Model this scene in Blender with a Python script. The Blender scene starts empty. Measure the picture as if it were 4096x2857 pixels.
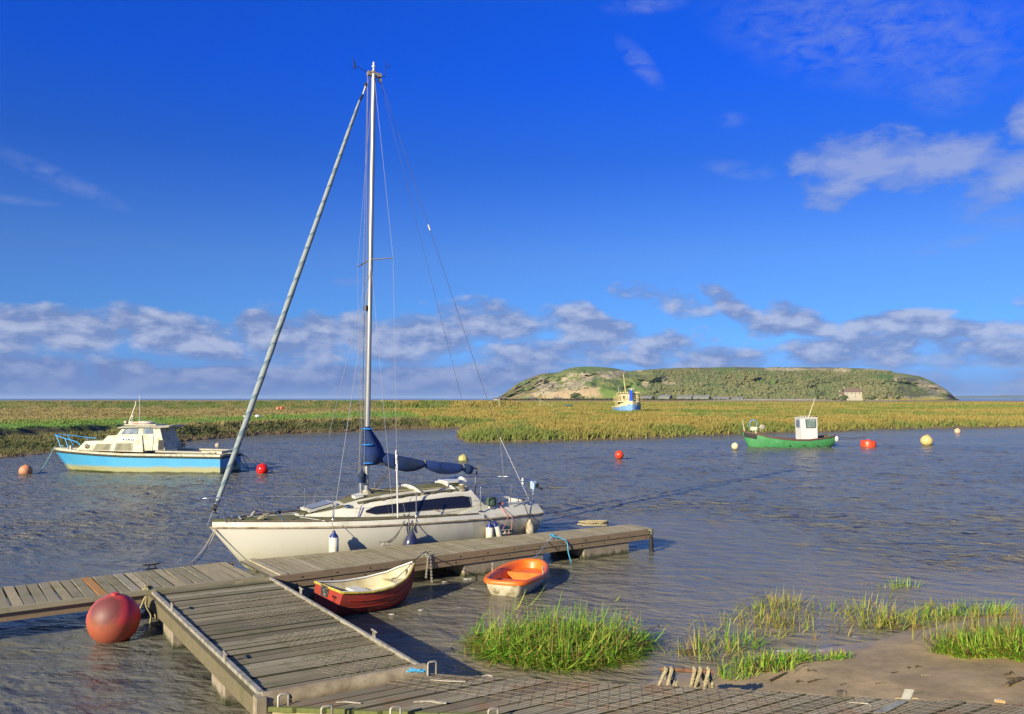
import bpy, math, random
import numpy as np
from mathutils import Vector, Matrix
random.seed(7)
rng = np.random.default_rng(7)
SC = bpy.context.scene
COL = SC.collection
R = math.radians
# ---------------------------------------------------------------- camera
FPX = 3338.0; CX = 2048.0; CY = 1428.5; HOR = 1594.0; CH = 3.6
PITCH = math.atan((HOR - CY) / FPX)
cam_d = bpy.data.cameras.new('camera'); cam = bpy.data.objects.new('camera', cam_d); COL.objects.link(cam)
cam.location = (0, 0, CH); cam.rotation_euler = (R(90) + PITCH, 0, 0)
cam_d.sensor_width = 36; cam_d.lens = 36 * FPX / 4096; cam_d.clip_start = .1; cam_d.clip_end = 60000
SC.camera = cam

def ray(p):
    dx = (p[0] - CX) / FPX; dy = (CY - p[1]) / FPX
    c, s = math.cos(PITCH), math.sin(PITCH)
    return (dx, c - s * dy, s + c * dy)
def W(p, z=0.0):                       # photo point lying on the level z
    d = ray(p); t = (z - CH) / d[2]
    return (d[0] * t, d[1] * t, z)
def WD(p, Y):                          # photo point at a depth of Y metres
    d = ray(p); t = Y / d[1]
    return (d[0] * t, Y, CH + d[2] * t)
def crop(x0, y0, s): return lambda cx, cy: (x0 + cx / s, y0 + cy / s)
c1 = crop(0, 1500, 2.087); c2 = crop(780, 1850, 2.8); c3 = crop(1380, 1850, 2.6698); c4 = crop(1900, 1900, 2.87)
c5 = crop(0, 2150, 2.2644); c6 = crop(600, 2200, 1.9965); c7 = crop(1800, 2250, 2.296); c8 = crop(2700, 2250, 1.6447)
k1 = crop(180, 1550, 2.5511); k2 = crop(2900, 1550, 2.296); k4 = crop(2350, 1460, 5.74); k5 = crop(1350, 200, 7.6533)
k6 = crop(1350, 950, 4.0025); k7 = crop(1350, 1600, 2.7012); k8 = crop(1150, 2200, 2.0873)
m3 = crop(1900, 1530, 3.8267); m4 = crop(1000, 2600, 2.0873); m5 = crop(0, 1600, 1.9133); m6 = crop(3300, 1440, 2.8844)
m7 = crop(2500, 2600, 1.4386)
def DD(x, y): return (x / .5603, y / .5603)

class Frame:
    """a thing's own axes: origin on the ground plan, x along it"""
    def __init__(s, ox, oy, ang):
        s.o = (ox, oy); s.a = ang; s.c = math.cos(ang); s.s = math.sin(ang)
    def loc2(s, x, y): x -= s.o[0]; y -= s.o[1]; return (s.c * x + s.s * y, -s.s * x + s.c * y)
    def on(s, p, y):                   # photo point on the local plane y -> (x, z)
        d = ray(p); o = s.loc2(0, 0); dl = (s.c * d[0] + s.s * d[1], -s.s * d[0] + s.c * d[1])
        t = (y - o[1]) / dl[1]
        return (o[0] + dl[0] * t, CH + d[2] * t)
    def P(s, p, y): x, z = s.on(p, y); return (x, y, z)
    def X(s, p, x0):                   # photo point on the local plane x -> (x, y, z)
        d = ray(p); o = s.loc2(0, 0); dl = (s.c * d[0] + s.s * d[1], -s.s * d[0] + s.c * d[1])
        t = (x0 - o[0]) / dl[0]
        return (x0, o[1] + dl[1] * t, CH + d[2] * t)
    def Z(s, p, z): w = W(p, z); x, y = s.loc2(w[0], w[1]); return (x, y, z)
    def w(s, x, y, z=0): return (s.o[0] + s.c * x - s.s * y, s.o[1] + s.s * x + s.c * y, z)

# ---------------------------------------------------------------- objects
def tag(o, label=None, cat=None, group=None, kind=None):
    if label: o['label'] = label
    if cat: o['category'] = cat
    if group: o['group'] = group
    if kind: o['kind'] = kind
    return o
def thing(name, label, cat, loc=(0, 0, 0), rz=0.0, group=None):
    o = bpy.data.objects.new(name, None); o.empty_display_size = .2; COL.objects.link(o)
    o.location = loc; o.rotation_euler = (0, 0, rz)
    return tag(o, label, cat, group)

class MB:
    def __init__(s): s.v = []; s.f = []; s.m = []
    def add(s, vs, fs, m=0):
        n = len(s.v); s.v += [tuple(v) for v in vs]
        for f in fs: s.f.append([i + n for i in f]); s.m.append(m)
        return s
    def box(s, c, d, rz=0.0, m=0, ry=0.0, rx=0.0):
        M3 = Matrix.Rotation(rz, 3, 'Z') @ Matrix.Rotation(ry, 3, 'Y') @ Matrix.Rotation(rx, 3, 'X')
        vs = []
        for z in (-1, 1):
            for (x, y) in ((-1, -1), (1, -1), (1, 1), (-1, 1)):
                vs.append(Vector(c) + M3 @ Vector((x * d[0] / 2, y * d[1] / 2, z * d[2] / 2)))
        return s.add(vs, [[3, 2, 1, 0], [4, 5, 6, 7], [0, 1, 5, 4], [1, 2, 6, 5], [2, 3, 7, 6], [3, 0, 4, 7]], m)
    def prism(s, top, th, m=0):        # polygon (3D points, ccw from above), extruded down by th
        n = len(top); vs = list(top) + [(p[0], p[1], p[2] - th) for p in top]
        return s.add(vs, [list(range(n)), list(range(2 * n - 1, n - 1, -1))] + [[i, i + n, (i + 1) % n + n, (i + 1) % n] for i in range(n)], m)
    def loft(s, rings, close=True, cap=(True, True), m=0, mf=None):
        n = len(rings[0]); base = len(s.v)
        for r in rings: s.v += [tuple(p) for p in r]
        for i in range(len(rings) - 1):
            for j in range(n if close else n - 1):
                a = base + i * n + j; b = base + i * n + (j + 1) % n
                s.f.append([a, b, b + n, a + n]); s.m.append(mf(i, j) if mf else m)
        if cap[0]: s.f.append([base + j for j in range(n)][::-1]); s.m.append(m)
        if cap[1]: s.f.append([base + (len(rings) - 1) * n + j for j in range(n)]); s.m.append(m)
        return s
    def tube(s, pts, r, seg=8, m=0, cap=True, flat=1.0):
        pts = [Vector(p) for p in pts]; n = len(pts)
        rs = r if isinstance(r, (list, tuple)) else [r] * n
        up = None; rings = []
        for i in range(n):
            t = (pts[min(i + 1, n - 1)] - pts[max(i - 1, 0)])
            if t.length < 1e-9: t = Vector((0, 0, 1))
            t.normalize()
            if up is None:
                up = Vector((0, 0, 1)) if abs(t.z) < .9 else Vector((1, 0, 0))
            u = (up - t * up.dot(t))
            if u.length < 1e-6: u = t.orthogonal()
            u.normalize(); up = u; w = t.cross(u)
            rings.append([pts[i] + (u * math.cos(a) * flat + w * math.sin(a)) * rs[i] for a in [2 * math.pi * k / seg for k in range(seg)]])
        return s.loft(rings, True, (cap, cap), m)
    def lathe(s, c, prof, seg=20, m=0, axis='z'):
        rings = []
        for (r, h) in prof:
            ring = []
            for k in range(seg):
                a = 2 * math.pi * k / seg; x, y = r * math.cos(a), r * math.sin(a)
                if axis == 'z': ring.append((c[0] + x, c[1] + y, c[2] + h))
                elif axis == 'x': ring.append((c[0] + h, c[1] + x, c[2] + y))
                else: ring.append((c[0] + y, c[1] + h, c[2] + x))
            rings.append(ring)
        return s.loft(rings, True, (True, True), m)
    def ball(s, c, r, seg=20, m=0, sz=1.0, sx=1.0):
        n = seg // 2
        return s.lathe_s(c, [(r * math.sin(math.pi * (i + .02) / (n + .04)), -r * sz * math.cos(math.pi * (i + .02) / (n + .04))) for i in range(n + 1)], seg, m)
    def lathe_s(s, c, prof, seg, m): return s.lathe(c, prof, seg, m)
    def sideprism(s, poly, wfun, m=0, y0=0.0):     # polygon in x-z, half width given by z (and x)
        n = len(poly); a = []; b = []
        for (x, z) in poly:
            w_ = wfun(x, z); a.append((x, y0 - w_, z)); b.append((x, y0 + w_, z))
        return s.add(a + b, [list(range(n)), list(range(2 * n - 1, n - 1, -1))] + [[i, i + n, (i + 1) % n + n, (i + 1) % n] for i in range(n)], m)
    def build(s, name, mats, parent=None, smooth=None, loc=None):
        me = bpy.data.meshes.new(name); me.from_pydata(s.v, [], s.f)
        if not isinstance(mats, (list, tuple)): mats = [mats]
        for mt in mats: me.materials.append(mt)
        if len(mats) > 1: me.polygons.foreach_set('material_index', s.m)
        me.validate(); me.update()
        import bmesh
        bm = bmesh.new(); bm.from_mesh(me); bmesh.ops.recalc_face_normals(bm, faces=bm.faces); bm.to_mesh(me); bm.free()
        if smooth is not None:
            me.polygons.foreach_set('use_smooth', [True] * len(me.polygons))
            me.set_sharp_from_angle(angle=R(smooth))
        o = bpy.data.objects.new(name, me); COL.objects.link(o)
        if parent is not None: o.parent = parent
        if loc: o.location = loc
        return o

def nbuild(name, verts, faces_flat, loop_tot, mat, parent=None, smooth=False, colors=None):
    """mesh straight from numpy arrays"""
    me = bpy.data.meshes.new(name)
    me.vertices.add(len(verts)); me.vertices.foreach_set('co', np.asarray(verts, np.float32).ravel())
    me.loops.add(len(faces_flat)); me.loops.foreach_set('vertex_index', np.asarray(faces_flat, np.int32))
    st = np.concatenate(([0], np.cumsum(loop_tot)[:-1])).astype(np.int32)
    me.polygons.add(len(loop_tot)); me.polygons.foreach_set('loop_start', st)
    try: me.polygons.foreach_set('loop_total', np.asarray(loop_tot, np.int32))
    except Exception: pass
    if smooth: me.polygons.foreach_set('use_smooth', np.ones(len(loop_tot), bool))
    me.update(calc_edges=True)
    if colors is not None:
        at = me.color_attributes.new('Col', 'FLOAT_COLOR', 'POINT')
        c = np.ones((len(verts), 4), np.float32); c[:, :3] = colors; at.data.foreach_set('color', c.ravel())
    me.materials.append(mat)
    o = bpy.data.objects.new(name, me); COL.objects.link(o)
    if parent is not None: o.parent = parent
    return o
def sag(p, q, s, n=10):
    p = Vector(p); q = Vector(q)
    return [p.lerp(q, i / n) - Vector((0, 0, s * 4 * (i / n) * (1 - i / n))) for i in range(n + 1)]
def spline(pts, n=6):
    P_ = [Vector(p) for p in pts]; P_ = [P_[0] * 2 - P_[1]] + P_ + [P_[-1] * 2 - P_[-2]]; out = []
    for i in range(1, len(P_) - 2):
        for k in range(n):
            t = k / n; a, b, c, d = P_[i - 1], P_[i], P_[i + 1], P_[i + 2]
            out.append(.5 * ((2 * b) + (c - a) * t + (2 * a - 5 * b + 4 * c - d) * t * t + (-a + 3 * b - 3 * c + d) * t ** 3))
    out.append(P_[-2]); return out
def interp(x, xs, ys): return float(np.interp(x, xs, ys))

# numpy value noise
_tab = rng.random((256, 256)).astype(np.float32)
def vnoise(x, y):
    xi = np.floor(x).astype(int); yi = np.floor(y).astype(int); fx = x - xi; fy = y - yi
    fx = fx * fx * (3 - 2 * fx); fy = fy * fy * (3 - 2 * fy)
    a = _tab[xi & 255, yi & 255]; b = _tab[(xi + 1) & 255, yi & 255]; c = _tab[xi & 255, (yi + 1) & 255]; d = _tab[(xi + 1) & 255, (yi + 1) & 255]
    return (a * (1 - fx) + b * fx) * (1 - fy) + (c * (1 - fx) + d * fx) * fy
def fbm(x, y, o=4):
    s = 0; a = .5; t = 0
    for i in range(o):
        s = s + a * vnoise(x * 2 ** i + 17.3 * i, y * 2 ** i + 9.1 * i); t += a; a *= .5
    return s / t
def sstep(a, b, x): t = np.clip((x - a) / (b - a), 0, 1); return t * t * (3 - 2 * t)

# ---------------------------------------------------------------- materials
class NT:
    def __init__(s, name):
        s.m = bpy.data.materials.new(name); s.m.use_nodes = True; s.t = s.m.node_tree; s.t.nodes.clear()
        s.out = s.n('ShaderNodeOutputMaterial'); s.b = s.n('ShaderNodeBsdfPrincipled'); s.l(s.b.outputs[0], s.out.inputs[0])
    def n(s, ty, **kw):
        nd = s.t.nodes.new(ty)
        for k, v in kw.items(): setattr(nd, k, v)
        return nd
    def l(s, a, b): s.t.links.new(a, b)
    def co(s, kind='Object', scale=(1, 1, 1)):
        tc = s.n('ShaderNodeTexCoord'); mp = s.n('ShaderNodeMapping'); mp.inputs['Scale'].default_value = scale
        s.l(tc.outputs[kind], mp.inputs[0]); return mp.outputs[0]
    def noise(s, co, scale, detail=4, rough=.55, dist=0):
        nz = s.n('ShaderNodeTexNoise'); nz.inputs['Scale'].default_value = scale; nz.inputs['Detail'].default_value = detail
        nz.inputs['Roughness'].default_value = rough; nz.inputs['Distortion'].default_value = dist
        if co is not None: s.l(co, nz.inputs['Vector'])
        return nz.outputs['Fac']
    def ramp(s, fac, stops):
        r = s.n('ShaderNodeValToRGB'); e = r.color_ramp.elements
        while len(e) < len(stops): e.new(.5)
        for i, (p, c) in enumerate(stops):
            e[i].position = p; e[i].color = (c, c, c, 1) if isinstance(c, (int, float)) else (*c, 1)
        s.l(fac, r.inputs[0]); return r.outputs[0]
    def mix(s, fac, a, b, mode='MIX'):
        mx = s.n('ShaderNodeMix', data_type='RGBA', blend_type=mode)
        for inp, v in ((mx.inputs[0], fac), (mx.inputs[6], a), (mx.inputs[7], b)):
            if isinstance(v, (int, float)): inp.default_value = v
            elif isinstance(v, tuple): inp.default_value = (*v, 1)
            else: s.l(v, inp)
        return mx.outputs[2]
    def math(s, op, a, b=None, c=None):
        nd = s.n('ShaderNodeMath', operation=op)
        for i, v in enumerate((a, b, c)):
            if v is None: continue
            if isinstance(v, (int, float)): nd.inputs[i].default_value = v
            else: s.l(v, nd.inputs[i])
        return nd.outputs[0]
    def bump(s, h, strength=.3, dist=.01):
        bp = s.n('ShaderNodeBump'); bp.inputs['Strength'].default_value = strength; bp.inputs['Distance'].default_value = dist
        s.l(h, bp.inputs['Height']); s.l(bp.outputs[0], s.b.inputs['Normal']); return bp
    def col(s, c):
        if isinstance(c, tuple): s.b.inputs['Base Color'].default_value = (*c, 1)
        else: s.l(c, s.b.inputs['Base Color'])
    def set(s, **kw):
        for k, v in kw.items():
            i = s.b.inputs[k.replace('_', ' ')]
            if isinstance(v, (int, float)): i.default_value = v
            else: s.l(v, i)
        return s

def mat(name, c, c2=None, scale=6, lo=.45, hi=.62, rough=.5, metal=0, bump=0, bscale=60, stretch=(1, 1, 1), c3=None, scale3=20, lo3=.6, hi3=.7, sheen=0):
    t = NT(name); co = t.co('Object', stretch); col = c
    if c2: col = t.mix(t.ramp(t.noise(co, scale, 6), [(lo, 0), (hi, 1)]), c, c2)
    if c3: col = t.mix(t.ramp(t.noise(co, scale3, 8, .65), [(lo3, 0), (hi3, 1)]), col, c3)
    if not isinstance(col, tuple):
        col = t.mix(.12, col, t.noise(co, scale * 9, 5), 'OVERLAY')
    t.col(col); t.set(Roughness=rough, Metallic=metal)
    if bump: t.bump(t.noise(t.co('Object', stretch), bscale, 5), bump, .01)
    return t.m

def woodmat(name, cols, along='y', groove=0.0, rough=.8, moss=None, rust=None, edge=None):
    """weathered boards: each loose board gets its own tint, grain runs along it"""
    t = NT(name)
    g = t.n('ShaderNodeNewGeometry'); rnd = g.outputs['Random Per Island']
    sc = {'y': (1, .06, 1), 'x': (.06, 1, 1), 'z': (1, 1, .06)}[along]
    co = t.co('Object', sc)
    base = t.ramp(rnd, [(i / max(1, len(cols) - 1), c) for i, c in enumerate(cols)])
    grain = t.noise(co, 55, 6, .65)
    col = t.mix(t.ramp(grain, [(.3, .0), (.75, .55)]), base, tuple(v * .38 for v in cols[0]))
    blot = t.noise(t.co('Object'), 2.2, 5, .6)
    col = t.mix(t.ramp(blot, [(.42, 0), (.68, .22)]), col, tuple(v * 1.4 for v in cols[-1]))
    if moss: col = t.mix(t.ramp(t.noise(t.co('Object'), 3.1, 7, .7), [(.52, 0), (.66, .75)]), col, moss)
    if rust: col = t.mix(t.ramp(t.noise(t.co('Object', (.5, .5, .5)), 3.3, 6, .6), [(.5, 0), (.62, .7)]), col, rust)
    h = grain
    if groove:
        w = t.n('ShaderNodeTexWave'); w.inputs['Scale'].default_value = groove; w.bands_direction = 'X' if along == 'y' else 'Y'
        tc = t.co('Object'); t.l(tc, w.inputs['Vector'])
        col = t.mix(t.math('MULTIPLY', t.ramp(w.outputs['Fac'], [(.25, 1), (.5, 0)]), .55), col, tuple(v * .3 for v in cols[0]))
        h = t.math('ADD', t.math('MULTIPLY', w.outputs['Fac'], .8), grain)
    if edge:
        gs_ = t.n('ShaderNodeSeparateXYZ'); t.l(g.outputs['True Normal'], gs_.inputs[0]); col = t.mix(t.ramp(t.math('ABSOLUTE', gs_.outputs[2]), [(.3, 1), (.6, 0)]), col, edge)  # shade of the board gaps painted as a dark colour on side faces
    t.col(col); t.set(Roughness=rough); t.bump(h, .5, .006)
    return t.m

M = {}
M['white'] = mat('gelcoat_white', (.56, .55, .48), (.46, .44, .34), 3, .45, .7, .35, c3=(.30, .27, .17), scale3=14, lo3=.62, hi3=.8)
M['pure'] = mat('white_plastic', (.56, .56, .53), rough=.4)
M['steel'] = mat('stainless_steel', (.62, .63, .64), rough=.25, metal=1)
M['alloy'] = mat('anodised_alloy', (.36, .36, .34), (.29, .29, .27), 4, rough=.42, metal=.6, stretch=(1, 1, .1))
M['galv'] = mat('galvanised_steel', (.41, .385, .31), (.27, .245, .18), 9, rough=.55, metal=.35, c3=(.28, .13, .05), scale3=7, lo3=.62, hi3=.75)
M['black'] = mat('black_rubber', (.010, .010, .012), (.022, .022, .018), 8, rough=.75)
M['glass'] = mat('dark_glass', (.012, .014, .022), rough=.08)
M['wire'] = mat('rigging_wire', (.42, .42, .42), rough=.35, metal=.5)
M['cord'] = mat('dark_cord', (.05, .05, .06), (.12, .11, .09), 40, rough=.9)
M['navy'] = mat('navy_cord', (.012, .02, .07), rough=.85)
M['rope'] = mat('old_rope', (.36, .31, .18), (.16, .13, .07), 60, rough=.95, bump=.6, bscale=150)
M['bluerope'] = mat('blue_rope', (.03, .22, .42), (.1, .4, .55), 60, rough=.9)
M['concrete'] = None
# ---------------------------------------------------------------- sky and sun
SUN_EL = R(21); SUN_AZ = R(217)          # azimuth from +Y towards +X: behind the camera, to its left
SDIR = Vector((math.sin(SUN_AZ) * math.cos(SUN_EL), math.cos(SUN_AZ) * math.cos(SUN_EL), math.sin(SUN_EL)))
w = bpy.data.worlds.new('World'); SC.world = w; w.use_nodes = True
class WT(NT):
    def __init__(s, tree): s.t = tree
wt = WT(w.node_tree); w.node_tree.nodes.clear()
wo = wt.n('ShaderNodeOutputWorld'); bg = wt.n('ShaderNodeBackground'); wt.l(bg.outputs[0], wo.inputs[0])
sky = wt.n('ShaderNodeTexSky', sky_type='NISHITA'); sky.sun_disc = False
sky.sun_elevation = SUN_EL; sky.sun_rotation = SUN_AZ; sky.air_density = 1.0; sky.dust_density = .3; sky.ozone_density = 3.0
tc = wt.n('ShaderNodeTexCoord'); sep = wt.n('ShaderNodeSeparateXYZ'); wt.l(tc.outputs['Generated'], sep.inputs[0])
X_, Y_, Z_ = sep.outputs
elv = wt.math('ARCSINE', wt.math('MINIMUM', wt.math('MAXIMUM', Z_, -1), 1)); azi = wt.math('ARCTAN2', X_, Y_)
bg.inputs[1].default_value = .0585
# the photograph's air is a deep polarised blue: grade the physical sky by height above the horizon
TINT = [(0, (.30, .62, 1.75)), (.044, (.29, .64, 1.65)), (.109, (.29, .61, 1.30)), (.207, (.33, .61, 1.25)), (.349, (.14, .47, 1.40)), (.47, (.065, .46, 1.86)), (.56, (.06, .48, 1.95)), (.75, (.75, .95, 1.6)), (1, (1.1, 1.15, 1.3))]  # last stops, above the view, made paler and brighter to add fill light
tint = wt.ramp(wt.math('MULTIPLY', elv, 1.25), [(p, tuple(v / 2 for v in c)) for p, c in TINT])
skyc = wt.mix(1.0, wt.mix(1.0, sky.outputs[0], tint, 'MULTIPLY'), (2, 2, 2), 'MULTIPLY')
SKYC = skyc
# clouds: noise in azimuth / elevation, kept where soft masks put the cloud banks
def azel(p):
    d = Vector(ray(p)).normalized(); return math.atan2(d.x, d.y), math.asin(d.z)
comb = wt.n('ShaderNodeCombineXYZ'); wt.l(azi, comb.inputs[0]); wt.l(wt.math('MULTIPLY', elv, 2.1), comb.inputs[1])
def vadd(co, off):
    v = wt.n('ShaderNodeVectorMath', operation='ADD'); v.inputs[1].default_value = off; wt.l(co, v.inputs[0]); return v.outputs[0]
def cloudnoise(co, sc, det=8, rough=.58, dist=.25): return wt.noise(co, sc, det, rough, dist)
AE = wt.n('ShaderNodeCombineXYZ'); wt.l(azi, AE.inputs[0]); wt.l(elv, AE.inputs[1])
def bank(lst):
    """1 at the heart of each soft ellipse of the list, 0 outside them all"""
    m = None
    for (x, y, rx, ry, tilt) in lst:
        a0, e0 = azel((x, y)); mp = wt.n('ShaderNodeMapping', vector_type='TEXTURE')
        mp.inputs['Location'].default_value = (a0, e0, 0); mp.inputs['Rotation'].default_value = (0, 0, tilt); mp.inputs['Scale'].default_value = (rx / FPX, ry / FPX, 1)
        wt.l(AE.outputs[0], mp.inputs[0]); ln = wt.n('ShaderNodeVectorMath', operation='LENGTH'); wt.l(mp.outputs[0], ln.inputs[0])
        m = ln.outputs['Value'] if m is None else wt.math('MINIMUM', m, ln.outputs['Value'])
    return wt.math('MAXIMUM', wt.math('SUBTRACT', 1.0, wt.math('MULTIPLY', m, m)), 0.0)
puffs = [(-60, 1330, 260, 130, 0), (230, 1310, 260, 100, -.1), (400, 1335, 110, 70, 0), (700, 1330, 330, 110, -.25), (1020, 1300, 90, 70, 0), (1150, 1370, 260, 120, -.1),
         (1290, 1310, 120, 80, -.3), (1420, 1310, 120, 90, 0), (1650, 1360, 300, 120, 0), (1960, 1280, 260, 110, -.2), (2280, 1270, 170, 100, -.2), (2400, 1330, 220, 80, -.1),
         (2640, 1200, 250, 75, -.25), (2960, 1240, 200, 60, -.6), (3060, 1310, 110, 60, 0), (3210, 1280, 200, 75, -.35), (3560, 1285, 260, 48, .12), (3850, 1320, 320, 50, 0),
         (2200, 1420, 420, 75, 0), (2640, 1400, 170, 90, 0), (2860, 1440, 260, 60, 0), (3300, 1410, 260, 70, 0), (3560, 1395, 210, 85, 0), (3900, 1400, 300, 80, 0),
         (120, 1480, 200, 70, 0), (500, 1490, 120, 60, 0), (880, 1500, 260, 40, 0), (1500, 1510, 700, 55, 0), (1950, 1500, 300, 60, 0)]
wisps = [(250, 720, 260, 42, -.35), (60, 800, 160, 20, 0), (2560, 250, 150, 50, -.8), (3500, 130, 700, 230, -.25), (3200, 190, 170, 110, -.5), (3780, 330, 160, 130, -.3),
         (2960, 680, 160, 40, -.2), (2920, 480, 80, 35, 0), (2580, 20, 200, 40, 0), (3950, 860, 160, 60, -.3), (3800, 980, 150, 30, .2), (1390, 1125, 80, 25, 0)]
big = [(3440, 640, 300, 130, .1), (3780, 650, 330, 130, .0), (4060, 690, 250, 110, .0), (4110, 520, 110, 130, .0), (3350, 760, 150, 90, .2), (3280, 650, 170, 60, .1)]
P1 = bank(puffs); P2 = bank(wisps); P3 = bank(big)
n1 = cloudnoise(comb.outputs[0], 15, 7, .58, .05); n1b = cloudnoise(vadd(comb.outputs[0], (-.007, .020, 0)), 15, 3, .58, .05)
n2 = cloudnoise(vadd(comb.outputs[0], (3, 1, 0)), 16, 8, .62, .2)
n3 = cloudnoise(vadd(comb.outputs[0], (7, 2, 0)), 26, 7, .66, .35)
A10 = wt.math('ADD', wt.math('MULTIPLY', azi, .8), .5)
band = wt.ramp(wt.math('MULTIPLY', elv, 8), [(.0, .9), (.28, .52), (.40, .24), (.54, .46), (.68, .42), (.80, .12), (.92, -.0)])
azc = wt.ramp(A10, [(.0, 1), (.15, .98), (.45, .85), (.62, .70), (.8, .66), (1.0, .72)])
low = wt.math('ADD', wt.math('MULTIPLY', wt.math('MULTIPLY', band, azc), .62), wt.math('MULTIPLY', wt.math('SUBTRACT', n1, .5), 1.9))
gate = wt.ramp(wt.math('MULTIPLY', elv, 8), [(.74, 1), (1.0, 0)])
P1g = wt.math('MULTIPLY', P1, wt.ramp(P1, [(0, 0), (.3, 1)]))
cov = wt.math('ADD', low, wt.math('MULTIPLY', P1g, .62))
anyc = wt.math('MAXIMUM', gate, wt.ramp(P1, [(0, 0), (.25, 1)]))
D1 = wt.math('MULTIPLY', wt.math('MULTIPLY', wt.ramp(cov, [(.22, 0), (.40, .55), (.62, 1)]), anyc), .84)
d3 = wt.math('ADD', wt.math('MULTIPLY', P3, .85), wt.math('MULTIPLY', wt.math('SUBTRACT', n2, .5), 2.6))
D3 = wt.math('MULTIPLY', wt.math('MULTIPLY', wt.ramp(d3, [(.18, 0), (.5, .6), (1.0, 1)]), wt.ramp(P3, [(0, 0), (.3, 1)])), .70)
D2 = wt.math('MULTIPLY', wt.math('MULTIPLY', wt.math('POWER', P2, 1.3), wt.ramp(n3, [(.36, 0), (.75, 1)])), .60)
litv = wt.math('ADD', wt.math('MULTIPLY', wt.math('SUBTRACT', n1, n1b), 3.4), wt.math('MULTIPLY', cov, .42))
lit = wt.ramp(litv, [(.02, 0), (.75, 1)])
K = 10.0
c_sh = tuple(v * K for v in (.19, .26, .50)); c_lt = tuple(v * K for v in (.46, .51, .69))
c_low = tuple(v * K for v in (.125, .215, .52)); c_wisp = tuple(v * K for v in (.25, .33, .62)); c_b1 = tuple(v * K for v in (.20, .29, .58)); c_b2 = tuple(v * K for v in (.36, .43, .66))
hz_m = wt.math('MULTIPLY', wt.ramp(wt.math('MULTIPLY', elv, 8), [(0, .95), (.14, .8), (.28, .5), (.42, .15), (.55, 0)]), azc)
sk = wt.mix(D2, SKYC, c_wisp)
sk = wt.mix(D3, sk, wt.mix(wt.ramp(d3, [(.3, 0), (1.1, 1)]), c_b1, c_b2))
sk = wt.mix(D1, sk, wt.mix(lit, c_sh, c_lt))
sk = wt.mix(wt.math('MULTIPLY', hz_m, .85), sk, c_low)
wt.l(sk, bg.inputs[0])
sun_d = bpy.data.lights.new('sun', 'SUN'); sun_d.energy = 5.0; sun_d.angle = R(.53); sun_d.color = (1, .88, .63)
sun = bpy.data.objects.new('sun', sun_d); COL.objects.link(sun); sun.location = (-20, -20, 30)
sun.rotation_euler = (-SDIR).to_track_quat('-Z', 'Y').to_euler()
w.cycles.sampling_method = 'NONE'
SC.view_settings.view_transform = 'Standard'; SC.view_settings.look = 'None'; SC.view_settings.exposure = .8; SC.view_settings.gamma = 1
# ---------------------------------------------------------------- shoreline
def Dw(x, y, z=0): return W(DD(x, y), z)[:2]
leftbank = [(-260, 30), (-90, 41)] + [Dw(*p) for p in ((-60, 1033), (0, 1028), (60, 1022), (100, 1018), (190, 1008), (300, 1000), (376, 994), (430, 988.6), (500, 983), (591, 975), (660, 972), (757, 969.6), (834, 965.5), (881, 962), (964, 961), (1039, 960))]
inlet = [Dw(*p) for p in ((1080, 957), (1150, 955), (1060, 961), (1030, 968), (1018, 980), (1037, 991))]
rightbank = [Dw(*p) for p in ((1110, 992), (1233, 990), (1330, 987), (1460, 983), (1540, 979), (1626, 975), (1772, 970), (1870, 968), (1992, 962), (2186, 959), (2295, 957), (2500, 952))] + [(200, 150), (420, 210)]
RIVER = np.array(leftbank + inlet + rightbank + [(420, -80), (-260, -80)])
def sdist(x, y, poly):
    """signed distance to a closed outline, positive inside"""
    d = np.full(x.shape, 1e9); ins = np.zeros(x.shape, bool); n = len(poly)
    for i in range(n):
        ax, ay = poly[i]; bx, by = poly[(i + 1) % n]
        ex, ey = bx - ax, by - ay; t = np.clip(((x - ax) * ex + (y - ay) * ey) / (ex * ex + ey * ey + 1e-12), 0, 1)
        d = np.minimum(d, (x - ax - t * ex) ** 2 + (y - ay - t * ey) ** 2)
        c = ((ay > y) != (by > y)); xi = ax + (y - ay) * ex / (ey if abs(ey) > 1e-12 else 1e-12); ins ^= (c & (x < xi))
    d = np.sqrt(d); return np.where(ins, d, -d)
mudpts = [W(p)[:2] for p in (m7(-100, 320), m7(230, 260), m7(480, 205), c8(350, 790), c8(500, 735), c8(720, 672), c8(900, 655), c8(1130, 640), c8(1320, 600), c8(1500, 560), c8(1700, 515), c8(1900, 465), c8(2100, 425), c8(2296, 400))]
MUD = np.array(mudpts + [(13, 16.5), (22, 20), (40, 24), (40, -5), (-1.2, -5), (-1.5, 5.0), (-.6, 7.6)])
dyke = [W(DD(x, 917), 1.15)[:2] for x in (-700, -300)] + [(-115, 186), (-45, 194), (-16, 205), (-5, 214), (-2.5, 219)]
dyke = [(-190, 165), (-115, 187)] + dyke[3:]
def ddist(x, y, pts):
    d = np.full(x.shape, 1e9)
    for i in range(len(pts) - 1):
        ax, ay = pts[i]; bx, by = pts[i + 1]; ex, ey = bx - ax, by - ay
        t = np.clip(((x - ax) * ex + (y - ay) * ey) / (ex * ex + ey * ey), 0, 1)
        d = np.minimum(d, np.hypot(x - ax - t * ex, y - ay - t * ey))
    return d
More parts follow.
